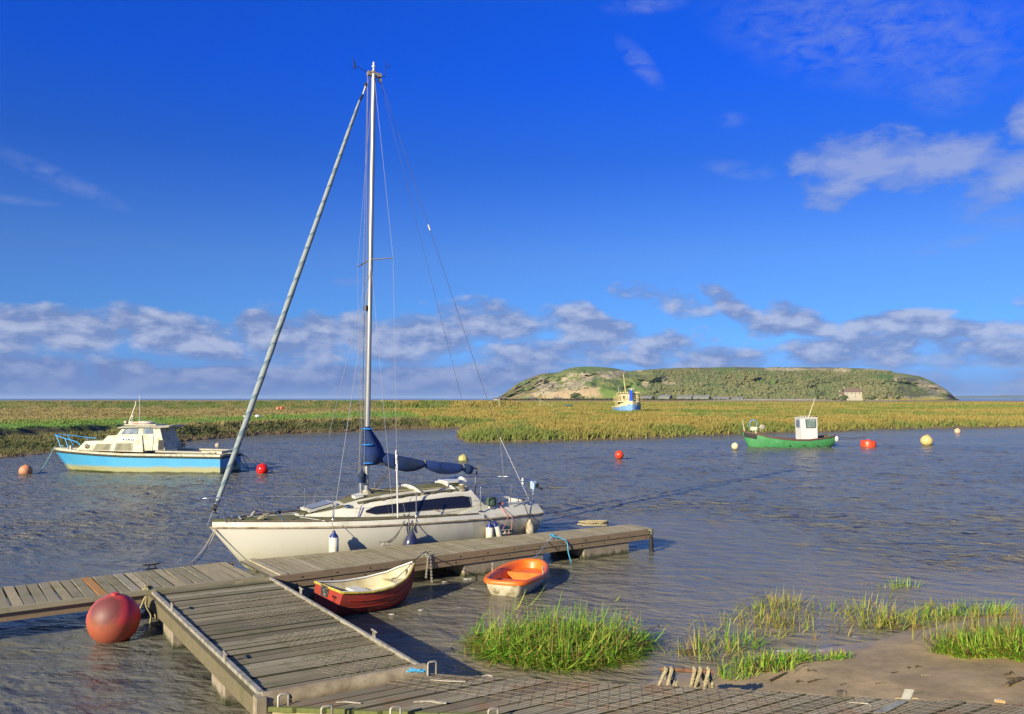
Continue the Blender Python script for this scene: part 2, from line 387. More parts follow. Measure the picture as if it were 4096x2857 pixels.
def land(x, y):
    """height and albedo of the ground"""
    x = np.asarray(x, float); y = np.asarray(y, float)
    r = np.hypot(x, y); px = x / np.maximum(y, 1) * 1870 + 1147.5
    sd = -sdist(x, y, RIVER)                                   # >0 on the marsh
    t = sd + (fbm(x * .33, y * .33, 4) - .5) * 3.0 * sstep(0, 3, sd) + (fbm(x * 1.3, y * 1.3, 3) - .5) * .9
    L = 1 - sstep(930, 1060, px + (y - 80) * 1.2)              # 1 on the left bank
    near = 1 - sstep(160, 420, px)
    zl_a = np.interp(t, [-3, 0, 2.5, 6.3, 7.2, 60, 400], [-1.2, -.02, .35, .92, 1.48, 1.45, 1.25])
    zl_b = np.interp(t, [-3, 0, .8, 2.2, 3.2, 60, 400], [-1.2, -.02, .25, .75, 1.2, 1.25, 1.2])
    zr = np.interp(t, [-3, 0, .8, 3, 10, 60, 400, 1200], [-1.2, -.02, .28, .6, .78, .95, 1.05, 1.05])
    z = (zl_a * near + zl_b * (1 - near)) * L + zr * (1 - L)
    z = z + (fbm(x * .9, y * .9, 4) - .5) * .28 * sstep(.5, 4, sd) + (fbm(x * .1, y * .1, 3) - .5) * .5 * sstep(6, 40, sd)
    dd = ddist(x, y, dyke); cr = np.interp(x, [-200, -110, -16, 5], [1.45, 1.45, 1.85, 1.5])
    dy_ = cr * (1 - sstep(1.6, 9.5, dd + (fbm(x * .3, y * .3, 3) - .5) * 2)); z = z + dy_
    lim = np.where(px > 2150, 880, 1190); z = np.where(y > lim, z - (y - lim) * .05, z)
    z = np.where((sd < 0), np.minimum(z, -.02 + sd * .3), z)
    # near mud bank
    ms = sdist(x, y, MUD); msn = ms + .42 + (fbm(x * .8, y * .8, 3) - .5) * .25
    zm = np.interp(msn, [-3, -.15, .4, 2, 5, 30], [-.6, -.01, .05, .20, .46, .8]) + (fbm(x * .7, y * .7, 4) - .5) * .04 * sstep(.2, 1.5, ms)
    rg = np.exp(-((fbm(x * .5, y * .5 + 7, 3) - .5) / .03) ** 2) * .008 * sstep(.6, 2, ms)
    zm = zm - rg
    nearm = y < 28
    z = np.where(nearm & (ms > -3), np.maximum(z, zm), z)
    z = np.maximum(z, -1.3)
    # colours
    n1_ = fbm(x * .06, y * .06, 4)[..., None]; n2_ = fbm(x * .5 + 40, y * .35, 4)[..., None]; n3_ = fbm(x * .02 + 5, y * .05, 4)[..., None]
    gold = np.array((.26, .20, .05)); olive = np.array((.13, .145, .022)); green = np.array((.095, .19, .03)); brown = np.array((.155, .125, .045)); dark = np.array((.035, .03, .015)); mudc = np.array((.33, .242, .125)); tan = np.array((.225, .185, .07))
    k = lambda a, b, v: sstep(a, b, v)
    c = gold * (1 - k(.42, .62, n2_)) + olive * k(.42, .62, n2_)
    c = c * (1 - k(.55, .68, n1_)) + np.array((.17, .18, .03)) * k(.55, .68, n1_)
    far = k(420, 700, r[..., None]); c = c * (1 - far) + np.array((.27, .19, .06)) * far
    Lc = L[..., None] * (1 - sstep(1010, 1120, px))[..., None]
    T = t[..., None]; DDk = dd[..., None]
    leftc = brown * (1 - k(.4, .65, n2_)) + tan * k(.4, .65, n2_)
    gw = np.where(near[..., None] > .5, 14, 16) + 22 * k(500, 900, px[..., None])
    gst = k(5.8, 7.2, T) * (1 - k(gw, gw + 9, T + (n2_ - .5) * 14)) * near[..., None] + k(3.4, 5, T) * (1 - k(gw, gw + 12, T + (n2_ - .5) * 18)) * (1 - near[..., None])
    leftc = leftc * (1 - gst) + (green * (1 - k(.45, .7, n2_) * .5) + olive * k(.45, .7, n2_) * .5) * gst
    bankc = np.array((.06, .07, .018)) * (1 - k(.4, .62, n2_)) + np.array((.11, .105, .035)) * k(.4, .62, n2_)
    bk = (1 - k(5.6, 6.4, T)) * near[..., None] + (1 - k(2.6, 3.3, T)) * (1 - near[..., None]); leftc = leftc * (1 - bk) + bankc * bk
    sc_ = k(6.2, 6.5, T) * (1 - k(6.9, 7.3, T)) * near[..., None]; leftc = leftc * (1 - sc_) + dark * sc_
    dk = 1 - k(7, 10, DDk + (n2_ - .5) * 5); dkc = np.array((.085, .12, .02)) * (1 - k(.42, .6, n2_)) + np.array((.16, .145, .04)) * k(.42, .6, n2_)
    tp = 1 - k(1.4, 2.4, DDk); dkc = dkc * (1 - tp) + np.array((.07, .17, .02)) * tp
    c = c * (1 - Lc) + leftc * Lc; c = c * (1 - dk) + dkc * dk
    wet = 1 - k(.1, 1.4, T); c = c * (1 - wet) + (mudc * .4) * wet
    mm = (nearm & (ms > -3.5) | (sd < -1.5))[..., None]
    mudn = mudc * (.78 + .4 * fbm(x * 2.5, y * 2.5, 3)[..., None]); c = np.where(mm, mudn, c)
    return z, c, sd, ms, L, near, t

# ---------------------------------------------------------------- ground: one fan-shaped sheet out past the marsh
rad = np.concatenate([np.arange(3, 6, .4), np.arange(6, 20, .13), np.arange(20, 44, 1.2), np.arange(44, 122, .42), np.arange(122, 178, 1.4), np.arange(178, 232, 1.0), np.arange(232, 1240, 11), [1300, 2500, 6000, 14000]])
ang = R(1) * np.linspace(-66, 66, 760)
RR, AA = np.meshgrid(rad, ang, indexing='ij'); GX = RR * np.sin(AA); GY = RR * np.cos(AA)
gz, gc, gsd, gms, gL, gnear, gt = land(GX, GY)
def fan(nr, na):
    i = np.arange(nr - 1)[:, None] * na + np.arange(na - 1)[None, :]
    return np.stack([i, i + na, i + na + 1, i + 1], -1).reshape(-1)[::1]
nr, na = GX.shape
fl = fan(nr, na).reshape(-1, 4)[:, ::-1].reshape(-1)
t = NT('ground_marsh_and_mud'); at = t.n('ShaderNodeAttribute', attribute_name='Col')
co = t.co('Object'); nf = t.noise(co, 1.7, 8, .7); nf2 = t.noise(co, 14, 5, .65)
colr = t.mix(.55, at.outputs['Color'], t.ramp(nf, [(.3, .18), (.7, .85)]), 'OVERLAY')
colr = t.mix(.25, colr, nf2, 'OVERLAY'); t.col(colr)
g = t.n('ShaderNodeNewGeometry'); sp = t.n('ShaderNodeSeparateXYZ'); t.l(g.outputs['Position'], sp.inputs[0])
wetr = t.ramp(t.math('ADD', sp.outputs[2], t.math('MULTIPLY', t.math('SUBTRACT', nf, .5), .12)), [(.0, .25), (.03, .55), (.08, .85)])
t.set(Roughness=wetr); t.bump(t.math('ADD', nf2, t.noise(co, 60, 4)), .35, .012); M['ground'] = t.m
ground = nbuild('ground', np.stack([GX, GY, gz], -1).reshape(-1, 3), fl, np.full((nr - 1) * (na - 1), 4), M['ground'], smooth=True, colors=gc.reshape(-1, 3))
tag(ground, kind='structure')

# ---------------------------------------------------------------- water
wr = np.concatenate([np.arange(4, 8, .5), np.arange(8, 30, .07), np.arange(30, 72, .17), np.geomspace(72.3, 112, 60), np.geomspace(113, 420, 60), np.geomspace(450, 30000, 26)])
wa = R(1) * np.linspace(-60, 60, 900)
RR, AA = np.meshgrid(wr, wa, indexing='ij'); WX = RR * np.sin(AA); WY = RR * np.cos(AA)
WIND = R(76)                                       # crests lie across the reach
u = WX * math.cos(WIND) + WY * math.sin(WIND); v = -WX * math.sin(WIND) + WY * math.cos(WIND)
def ridg(x, y, o=3):
    s = 0; a = 1
    for i in range(o): s = s + a * (1 - np.abs(2 * vnoise(x * 2 ** i + 31 * i, y * 2 ** i + 7 * i) - 1)) ** 2; a *= .45
    return s
warp = (fbm(WX * .25, WY * .25, 3) - .5) * 3
hz = .060 * (ridg(u * 1.25 + warp, v * .62 + warp * .4, 3) - .8) + .030 * (ridg(u * 2.7 + warp * 2, v * 1.1, 2) - .7) + .02 * (fbm(WX * .5, WY * .5, 2) - .5)
shelter = 1 - .68 * (1 - sstep(1.0, 5.5, sdist(WX, WY, np.array([W(p)[:2] for p in ((0, 2330), (900, 2260), (2600, 2120), (2900, 2250), (3000, 2420), (4300, 2420), (4300, 2857), (0, 2857))])) * -1))
fade = np.exp(-RR / 260)
WZ = hz * shelter * fade
nr, na = WX.shape
t = NT('river_water'); co = t.co('Object')
mp = t.n('ShaderNodeMapping'); mp.inputs['Rotation'].default_value = (0, 0, -WIND); t.l(co, mp.inputs[0]); mp1 = t.n('ShaderNodeMapping'); mp1.inputs['Scale'].default_value = (1, .52, 1); t.l(mp.outputs[0], mp1.inputs[0]); mp = mp1
wv = t.noise(mp.outputs[0], 2.6, 3, .55, .4); wv2 = t.noise(mp.outputs[0], 9.5, 4, .6, .6); wv3 = t.noise(co, .09, 4, .6)
cd = t.n('ShaderNodeCameraData')
hgt = t.math('ADD', t.math('MULTIPLY', wv, .34), t.math('MULTIPLY', wv2, .085))
at = t.n('ShaderNodeAttribute', attribute_name='Col'); sc0 = t.n('ShaderNodeSeparateColor'); t.l(at.outputs['Color'], sc0.inputs[0])
bp = t.bump(hgt, 1.0, 1.0); t.l(sc0.outputs[0], bp.inputs['Strength'])
sc3 = t.n('ShaderNodeSeparateColor'); t.l(at.outputs['Color'], sc3.inputs[0])
silt = t.mix(sc3.outputs[1], t.mix(t.ramp(wv3, [(.35, 0), (.65, 1)]), (.105, .106, .086), (.145, .142, .110)), (.20, .17, .105))
t.col(silt); t.set(Roughness=.16, IOR=1.333); M['water'] = t.m
wc = np.clip(.46 + .54 * (shelter - .32) / .68, .12, 1)[..., None] * np.ones(3)
sm_ = sdist(WX, WY, MUD); wc[..., 1] = np.clip((1 - sstep(0, 6.0, -sm_ + (fbm(WX * .4, WY * .4, 3) - .5) * 4)) * .9 + .35 * (1 - (shelter - .32) / .68) * sstep(-5, -1, WX), 0, 1)
water = nbuild('water', np.stack([WX, WY, WZ], -1).reshape(-1, 3), fan(nr, na).reshape(-1, 4)[:, ::-1].reshape(-1), np.full((nr - 1) * (na - 1), 4), M['water'], smooth=True, colors=wc.reshape(-1, 3))
tag(water, kind='structure')
# ================================================================ the sailing yacht
M['deck'] = mat('deck_nonslip_olive', (.125, .12, .06), (.075, .085, .03), 5, .4, .65, .9, bump=.3, bscale=300, c3=(.19, .17, .09), scale3=9, lo3=.6, hi3=.75)
def hullmat(name, top, low, grime=(.27, .22, .12)):
    t = NT(name); co = t.co('Object'); g = t.n('ShaderNodeSeparateXYZ'); t.l(co, g.inputs[0])
    nz = t.noise(t.co('Object', (1, 1, .35)), 2.4, 7, .65); zz = t.math('ADD', g.outputs[2], t.math('MULTIPLY', t.math('SUBTRACT', nz, .5), .7))
    c = t.mix(t.ramp(zz, [(.05, 1), (.62, 0)]), top, low)
    xx = t.math('MULTIPLY', t.ramp(t.math('MULTIPLY', g.outputs[0], .125), [(.35, 0), (.8, 1)]), t.ramp(nz, [(.42, 0), (.62, .75)]))
    c = t.mix(xx, c, grime); c = t.mix(t.ramp(t.noise(t.co('Object', (3, 3, .5)), 7, 5, .7), [(.62, 0), (.8, .4)]), c, grime)
    t.col(c); t.set(Roughness=.38); return t.m
M['yhull'] = hullmat('yacht_hull_gelcoat', (.50, .485, .41), (.40, .385, .25))
M['rub'] = mat('dirty_rubbing_strake', (.36, .30, .20), (.16, .12, .07), 9, .4, .6, .8, stretch=(.4, 1, 1))
M['teak'] = mat('weathered_teak', (.13, .105, .07), (.05, .045, .03), 12, .4, .65, .8, stretch=(.3, 1, 1))
M['bluecanvas'] = mat('blue_canvas', (.005, .030, .14), (.008, .022, .058), 1.8, .40, .6, .85, bump=.5, bscale=28, c3=(.03, .035, .03), scale3=4, lo3=.55, hi3=.8)
th = R(31.9)
YF = Frame(W(DD(472, 1182), .95)[0], W(DD(472, 1182), .95)[1], th)
yacht = thing('sailing_yacht', 'cream sailing yacht with tall mast and blue sail cover, moored along the pontoon', 'sailing boat', (YF.o[0], YF.o[1], 0), th)
LX = 7.7
def yb(x): return interp(x, [0, .2, .5, 1, 1.6, 2.3, 3, 4, 5, 6, 7, 7.7], [.03, .14, .31, .56, .80, 1.02, 1.16, 1.25, 1.23, 1.13, .97, .84])
def yz(x): return interp(x, [0, 1, 2, 3, 4, 5, 6, 7.7], [.95, .935, .91, .885, .865, .84, .815, .785])
def ykz(x): return interp(x, [0, .75, 1.4, 2.2, 3.2, 4.5, 6, 7.2, 7.7], [.93, 0.0, -.2, -.32, -.38, -.38, -.28, -.06, .05])
xs = [0, .1, .25, .45, .7, 1, 1.35, 1.7, 2.1, 2.5, 3, 3.5, 4, 4.5, 5, 5.5, 6, 6.5, 7, 7.4, 7.7]
def yring(x, inset=0):
    pts = []; b, zg, zk = yb(x), yz(x), ykz(x); e = interp(x, [0, 1, 3, 7.7], [1.25, 1.05, .72, .6])
    for i in range(15):
        th_ = math.pi / 2 * i / 14; y = b * math.sin(th_) ** e; z = zk + (zg - zk) * (1 - math.cos(th_)) ** interp(x, [0, 1, 3, 7.7], [1, 1.05, .85, .8])
        y *= 1 + .02 * math.sin(th_ * 2)
        tx = x - .18 * interp(x, [7, 7.7], [0, 1]) * (1 - (z - zk) / (zg - zk))
        pts.append((tx, y, z))
    return [(p[0], -p[1], p[2]) for p in pts[::-1]] + pts[1:]
b_ = MB(); b_.loft([yring(x) for x in xs], close=False, cap=(True, True)); b_.build('hull', M['yhull'], yacht, smooth=45)
for s_ in (-1, 1):
    rb = MB(); rb.tube([(x, s_ * (yb(x) + .012), yz(x) - .005) for x in xs], .022, 8); rb.build('rubbing_strake', M['rub'], yacht, smooth=60)
# deck with its raised edge
dk = MB(); rings = []
xd = [0.02, .1, .25, .45, .7, 1, 1.35, 1.7, 2.1, 2.5, 3, 3.5, 4, 4.5, 5, 5.4, 5.85]
def cockx(x): return interp(x, [4.6, 5.9, 7.7], [0, 1, 1])
for x in xd:
    b, zg = yb(x), yz(x); i1 = min(.05, b * .3)
    half = [(b, zg), (b - i1 * .6, zg + .105), (b - i1 - .01, zg + .11), (b - i1 - .03, zg + .09), ((b - i1) * .6, zg + .115 + .02), ((b - i1) * .3, zg + .115 + .04), (0, zg + .115 + .045)]
    rings.append([(x, -y, z) for (y, z) in half] + [(x, y, z) for (y, z) in half[::-1][1:]])
dk.loft(rings, close=False, cap=(False, True), mf=lambda i, j: 1 if 3 <= j <= 8 else 0); dk.build('deck', [M['white'], M['deck']], yacht, smooth=35)
for pts_ in ([(.75, 0), (2.0, 0)], [(2.1, -.98), (1.75, -.35)], [(.55, -.22), (.62, .22)]):
    l = MB(); q = [(x, y, yz(x) + .172 - .04 * abs(y)) for (x, y) in pts_]; l.tube([q[0], Vector(q[0]).lerp(q[1], .5), q[1]], .022, 6, flat=.3); l.build('deck_seam', M['white'], yacht)
for s_ in (-1, 1):
    tr = MB(); tr.tube([(x, s_ * (yb(x) - .035), yz(x) + .125) for x in [.25, .5, .8, 1.2, 1.7, 2.3, 3, 4, 5, 5.7]], .02, 4); tr.build('toe_rail', M['teak'], yacht)
# cockpit mouldings
ck = MB(); rings = []
for x in [5.2, 5.5, 5.9, 6.2, 6.6, 7, 7.3, 7.5]:
    b, zg = yb(x), yz(x); h = interp(x, [5.2, 5.9, 7.5], [.12, .27, .28]); ins = interp(x, [5.2, 5.9], [.06, .28]); fl_ = .5 if x < 7.3 else .8
    half = [(b - .005, zg + .004), (b - ins * .35, zg + .11), (b - ins, zg + h), (b - ins - .14, zg + h + .005), (b - ins - .18, fl_ + .05 if x < 7.45 else zg + h - .02)]
    rings.append([(x, -y, z) for (y, z) in half] + [(x, y, z) for (y, z) in half[::-1]])
rings.append([(7.69, p[1], interp(p[2], [.8, 1.07], [.785, .98])) if abs(p[1]) > .2 else p for p in rings[-1]])
ck.loft(rings, close=False, cap=(False, True)); ck.build('cockpit', M['white'], yacht, smooth=30)
# coachroof
CR = [(1.75, .22, .99, .20, 1.06, 1.105), (2.15, .42, .985, .36, 1.12, 1.18), (2.6, .58, .975, .49, 1.19, 1.27), (3.1, .72, .97, .60, 1.27, 1.39), (3.6, .80, .96, .67, 1.325, 1.46), (4.2, .86, .955, .72, 1.37, 1.52), (5.0, .88, .95, .74, 1.41, 1.565), (5.75, .88, .94, .74, 1.42, 1.575), (6.12, .88, .93, .80, 1.02, 1.03)]
def cri(x, k): return interp(x, [r[0] for r in CR], [r[k] for r in CR])
def crtop(x, y): zt, zs, yt = cri(x, 5), cri(x, 4), cri(x, 3); return zt - (zt - zs) * min(1, (abs(y) / yt)) ** 2
cr = MB(); rings = []
for (x, ybs, zb, yt, zs, zc) in CR:
    half = [(ybs, zb - .06), (ybs, zb), (yt + .02, zs - .02), (yt, zs)] + [(yt * k, zc - (zc - zs) * k * k) for k in (.86, .6, .3)] + [(0, zc)]
    rings.append([(x, -y, z) for (y, z) in half] + [(x, y, z) for (y, z) in half[::-1][1:]])
cr.loft(rings, close=False, cap=(True, True), m=0); cr.build('coachroof', M['white'], yacht, smooth=28)
def roofpanel(x0, x1, f0, f1, name='nonslip_panel'):
    p = MB(); n = 9; m_ = 6; vs = []
    for i in range(n):
        x = x0 + (x1 - x0) * i / (n - 1); yt = cri(x, 3)
        for j in range(m_): y = yt * (f0 + (f1 - f0) * j / (m_ - 1)); vs.append((x, y, crtop(x, y) + .006))
    p.add(vs, [[i * m_ + j, (i + 1) * m_ + j, (i + 1) * m_ + j + 1, i * m_ + j + 1] for i in range(n - 1) for j in range(m_ - 1)]); p.build(name, M['deck'], yacht, smooth=60)
roofpanel(2.75, 4.35, -.55, .55); roofpanel(2.1, 2.72, -.92, -.66); roofpanel(3.0, 3.55, -.93, -.72); roofpanel(2.95, 4.6, .62, .92); roofpanel(4.5, 5.25, -.62, .62); roofpanel(3.65, 5.7, -.93, -.76); roofpanel(5.32, 5.7, -.6, .6)
roofpanel(1.8, 2.08, -.9, .9)
def side(x, u, s_=-1, off=.008):       # point on the cabin side, u from base to roof edge
    return (x, s_ * (cri(x, 1) * (1 - u) + (cri(x, 3) + .02) * u + off), cri(x, 2) * (1 - u) + (cri(x, 4) - .02) * u)
for s_ in (-1, 1):
    wn = MB(); lo = []; hi = []
    for i in range(13):
        x = 3.12 + (5.66 - 3.12) * i / 12; tt = i / 12; lo.append(side(x, interp(tt, [0, .06, 1], [.50, .30, .28]), s_)); hi.append(side(x, interp(tt, [0, .08, .95, 1], [.62, .82, .86, .78]), s_))
    wn.add(lo + hi, [[i, i + 1, i + 14, i + 13] for i in range(12)]); o = wn.build('cabin_window', M['glass'], yacht)
    tr_ = MB(); tr_.tube([(p[0], p[1] + s_ * .004, p[2]) for p in lo + hi[::-1] + lo[:1]], .006, 4); tr_.build('window_trim', M['teak'], o)
# forehatch
fh = MB(); A_ = Vector((1.95, 0, 1.165)); sl = (crtop(2.55, 0) - crtop(2.0, 0)) / .55; an = -math.atan(sl)
fh.box((2.28, 0, crtop(2.28, 0) + .02), (.62, .62, .05), ry=an); ho = fh.build('fore_hatch', M['white'], yacht, smooth=30)
hg = MB(); hg.box((2.28, 0, crtop(2.28, 0) + .05), (.50, .50, .02), ry=an); hg.build('hatch_glass', M['glass'], ho)
hs = MB()
for k in range(5): hs.box((2.28, -.2 + .1 * k, crtop(2.28, 0) + .066), (.48, .014, .012), ry=an)
hs.build('hatch_slats', mat('bluish_slats', (.28, .34, .48), rough=.4), ho)
vt = MB(); vp = YF.on(c2(1715, 510), -.50); vt.lathe((vp[0], -.50, crtop(vp[0], -.5)), [(.10, 0), (.10, .02), (.075, .04), (.03, .05), (0.001, .05)], 20); vt.build('deck_vent', M['steel'], yacht, smooth=40)
# moulded ridges, hatch and handrails on the roof
for (x0, w_) in ((4.42, .09), (5.28, .08)):
    r_ = MB(); r_.tube([(x0 + .02 * abs(y) * 4, y, crtop(x0, y) + .03) for y in [-.70, -.66, -.5, -.3, -.1, .1, .3, .5, .66]], w_ / 2, 8, flat=.75); r_.build('roof_ridge', M['white'], yacht, smooth=60)
sh = MB(); sh.box((5.6, .05, 1.615), (.52, .62, .05), ry=-.02); sh.tube([(5.84, -.2, 1.64), (5.86, .05, 1.67), (5.84, .33, 1.65)], .04, 8); sh.build('sliding_hatch', M['pure'], yacht, smooth=30)
hb = MB(); hb.box((2.92 + .2, -.18, 1.42), (.2, .22, .07), ry=-.2); hb.build('halyard_box', M['pure'], yacht)
for s_ in (-1, 1):
    hr = MB(); pts = [(x, s_ * (cri(x, 3) * .95), crtop(x, cri(x, 3) * .95) + .05) for x in np.linspace(3.15, 5.35, 12)]
    hr.tube(pts, .018, 6)
    for i in range(0, 12, 2): hr.box((pts[i][0], pts[i][1], pts[i][2] - .025), (.10, .03, .05))
    hr.build('handrail', M['teak'], yacht, smooth=50)
def winch(x, y, z, r=.065, mt='galv'):
    w_ = MB(); w_.lathe((x, y, z), [(r * 1.25, 0), (r * 1.3, .03), (r * .8, .05), (r * .78, .11), (r * 1.1, .13), (r * 1.05, .15), (.01, .155)], 16)
    o = w_.build('winch', M[mt], yacht, smooth=40)
    rp = MB(); 
    for k in range(4): rp.lathe((x, y, z + .05 + k * .016), [(r * .8, 0), (r * 1.05, .008), (r * .8, .016)], 16)
    rp.build('rope_turns', M['rope'], o, smooth=60)
wx = YF.on(c3(1250, 330), -.66)[0]; winch(wx, -.66, crtop(wx, -.66) + .0, .075); wx2 = YF.on(c3(1000, 215), .62)[0]; winch(min(wx2, 5.6), .62, 1.44, .07)
gw = MB(); gx, gz_ = YF.on(c3(1560, 455), -.86); gw.lathe((gx, -.86, 1.04), [(.075, 0), (.08, .03), (.12, .05), (.125, .16), (.09, .24), (.02, .26)], 16); gw.build('winch_cover', mat('green_canvas', (.03, .06, .045), (.06, .08, .07), 12, rough=.9, bump=.5), yacht, smooth=60)
cs = MB(); cs.lathe((gx, -.86, .99), [(.085, 0), (.085, .06), (.07, .065)], 16); cs.build('winch_base', M['steel'], yacht, smooth=40)
# deck gear at the bow
for (px, py, yy) in ((620, 650, .1), (760, 665, -.35), (930, 565, .1), (800, 620, .12)):
    x, z = YF.on(c2(px, py), yy); g_ = MB()
    zz = yz(x) + .16
    if px == 620: g_.box((x, yy, zz), (.12, .10, .03)); g_.tube([(x + .02, yy, zz), (x + .08, yy, zz + .09), (x + .11, yy, zz + .1)], .03, 6); g_.build('deck_cleat', M['galv'], yacht)
    elif px == 930: g_.box((x, yy, zz + .04), (.10, .08, .10)); g_.build('bow_light', M['black'], yacht)
    else:
        g_.tube(spline([(x - .1 + random.uniform(0, .2), yy + random.uniform(-.08, .08), zz + random.uniform(0, .04)) for _ in range(10)], 4), .013, 6); g_.build('coiled_line', M['rope'], yacht)
# pulpit, stanchions, pushpit, lifelines
def rail(name, paths, r=.0125, parent=yacht, mt='steel'):
    b = MB()
    for p in paths: b.tube(p, r, 8)
    return b.build(name, M[mt], parent, smooth=60)
tip = (-.22, 0, 1.555)
def bendp(s_): return spline([tip, (-.12, s_ * .13, 1.56), (.35, s_ * .33, 1.58), (.84, s_ * .52, 1.605), (.97, s_ * .555, 1.53), (1.05, s_ * .575, 1.42), (1.33, s_ * .66, 1.05)], 5)
pp = []
for s_ in (-1, 1): pp += [bendp(s_), [(.12, s_ * .235, 1.575), (.42, s_ * .25, 1.06)], [(.28, s_ * .16, 1.05), (.02, s_ * .17, 1.56)]]
rail('pulpit', pp)
stn = []
for (p, yy) in ((c2(1556, 640), -1.0), (c3(762, 570), -1.19)):
    x, _ = YF.on(p, yy); stn.append((x, -yb(x) + .07))
zst = 1.545
for (x, y) in stn:
    for s_ in (1, -1):
        b = MB(); b.tube([(x, y * s_, yz(x) + .1), (x, y * s_, zst)], .012, 8); b.lathe((x, y * s_, yz(x) + .1), [(.03, 0), (.03, .02), (.018, .07), (.012, .08)], 10); b.build('stanchion', M['steel'], yacht, smooth=50)
x6 = YF.on(c3(1447, 500), -1.05)[0]
for s_ in (1, -1):
    w_ = MB(); y6 = -yb(x6) + .1
    for dz in (0, -.28):
        seq = [(.97 + .12 * (dz != 0), -.555 * s_, zst + dz + .03)] + [(x, y * s_, zst + dz - .02) for (x, y) in stn] + [(x6 + .02, y6 * s_, zst + dz - .02)]
        if dz == 0: w_.tube(seq, .004, 5)
    w_.build('lifeline', M['wire'], yacht)
pz = 1.57; ye = yb(x6) - .1
pu = []
for s_ in (-1, 1):
    pu.append(spline([(x6, s_ * ye, .99), (x6 + .01, s_ * ye, pz - .12), (x6 + .12, s_ * (ye - .02), pz), (6.9, s_ * .86, pz + .01), (7.35, s_ * .74, pz)], 5))
    pu.append([(7.3, s_ * .74, pz), (7.55, s_ * .62, .98)]); pu.append([(6.75, s_ * .88, pz), (6.72, s_ * .86, 1.05)])
pu.append(spline([(7.35, -.74, pz), (7.56, -.5, pz), (7.6, 0, pz), (7.56, .5, pz), (7.35, .74, pz)], 5))
pu.append(spline([(x6, -ye, 1.30), (6.8, -.87, 1.3), (7.45, -.68, 1.3), (7.62, 0, 1.3), (7.45, .68, 1.3), (6.8, .87, 1.3)], 5))
pu.append([(7.6, -.3, pz), (7.62, -.3, .98)]); pu.append([(7.6, .35, pz), (7.62, .35, .98)])
rail('pushpit', pu, .013)
sb = MB(); xx, yy, zz = YF.X(c3(2010, 240), 7.6); sb.box((7.6, yy, zz), (.05, .2, .2)); sb.box((7.63, yy, zz - .02), (.10, .10, .12)); sb.tube([(7.6, yy, zz - .1), (7.6, yy, .99)], .016, 6)
sb.build('outboard_bracket', [mat('pale_blue_box', (.30, .40, .50), rough=.5)], yacht)
sb = MB(); sb.ball((7.66, yy - .06, zz), .06, 12); sb.tube([(7.66, yy, zz - .04), (7.68, yy - .28, zz - .08)], .03, 8); sb.build('outboard_clamp', M['black'], yacht, smooth=50)
sb = MB(); xx, yy, zz = YF.X(c3(1898, 205), 7.5); sb.lathe((7.5, yy, zz - .07), [(.03, 0), (.035, .06), (.025, .12), (.02, .16)], 10); sb.build('stern_light', M['pure'], yacht, smooth=50)
ho_ = MB(); ho_.tube(spline([(7.0, -.80, 1.07), (6.98, -.80, 1.22), (7.1, -.78, 1.27), (7.25, -.74, 1.24), (7.27, -.74, 1.08)], 5), .014, 8); ho_.build('stern_cleat_hoop', M['steel'], yacht, smooth=60)
# mast
mt_x, mt_z = YF.on(k5(1105, 700), 0); mb_x = YF.on(DD(821, 1100), 0)[0]; mb_z = crtop(mb_x, 0)
def mastx(z): return mb_x + (mt_x - mb_x) * (z - mb_z) / (mt_z - mb_z)
m_ = MB(); zs_ = np.linspace(mb_z, mt_z - .05, 12); m_.tube([(mastx(z), 0, z) for z in zs_], [.074] * 12, 18, flat=.8); mast = m_.build('mast', M['alloy'], yacht, smooth=60)
f_ = MB(); f_.lathe((mb_x, 0, mb_z - .01), [(.16, 0), (.15, .03), (.09, .05), (.085, .10)], 16); f_.box((mb_x, 0, mb_z + .06), (.30, .06, .06)); f_.box((mb_x, 0, mb_z + .05), (.06, .34, .05)); f_.build('mast_step', M['galv'], mast, smooth=30)
mh = MB(); mh.box((mt_x + .02, 0, mt_z - .04), (.34, .10, .09)); mh.lathe((mt_x, 0, mt_z), [(.05, 0), (.05, .05), (.03, .06)], 12); mh.box((mt_x + .16, 0, mt_z - .12), (.06, .05, .16)); mh.build('masthead', mat('stained_alloy', (.36, .34, .28), (.16, .10, .05), 20, .4, .6, .5), mast)
lp = MB(); lp.lathe((mt_x, 0, mt_z + .06), [(.022, 0), (.022, .06), (.045, .07), (.045, .10), (.02, .11), (.024, .18), (.01, .2)], 12); lp.build('masthead_lamp', M['pure'], mast, smooth=40)
wd = MB(); p1 = YF.P(k5(905, 680), 0); p2 = YF.P(k5(540, 470), 0); p3 = YF.P(k5(510, 380), 0); p4 = YF.P(k5(450, 190), 0)
wd.tube([p1, p2], .008, 6); wd.tube([(p3[0], 0, p3[2]), (p3[0] + .01, 0, p3[2] - .13)], .018, 8); vs = [p3, (p3[0] + .035, 0, p3[2] - .01), p4]
wd.add([(x, -.004, z) for (x, y, z) in vs] + [(x, .004, z) for (x, y, z) in vs], [[0, 1, 2], [5, 4, 3], [0, 3, 4, 1], [1, 4, 5, 2], [2, 5, 3, 0]])
for (dx, dy) in ((-.05, 0), (.05, .03), (0, -.06)):
    wd.tube([(p3[0] + .01, 0, p3[2] - .13), (p3[0] + dx, dy, p3[2] - .14)], .004, 5); wd.ball((p3[0] + dx, dy, p3[2] - .14), .014, 8)
wd.build('anemometer', M['black'], mast)
wv_ = MB(); q1 = YF.P(k5(1215, 770), 0); q2 = YF.P(k5(1465, 825), 0); q3 = YF.P(k5(1470, 520), 0); q4 = YF.P(k5(1430, 390), 0)
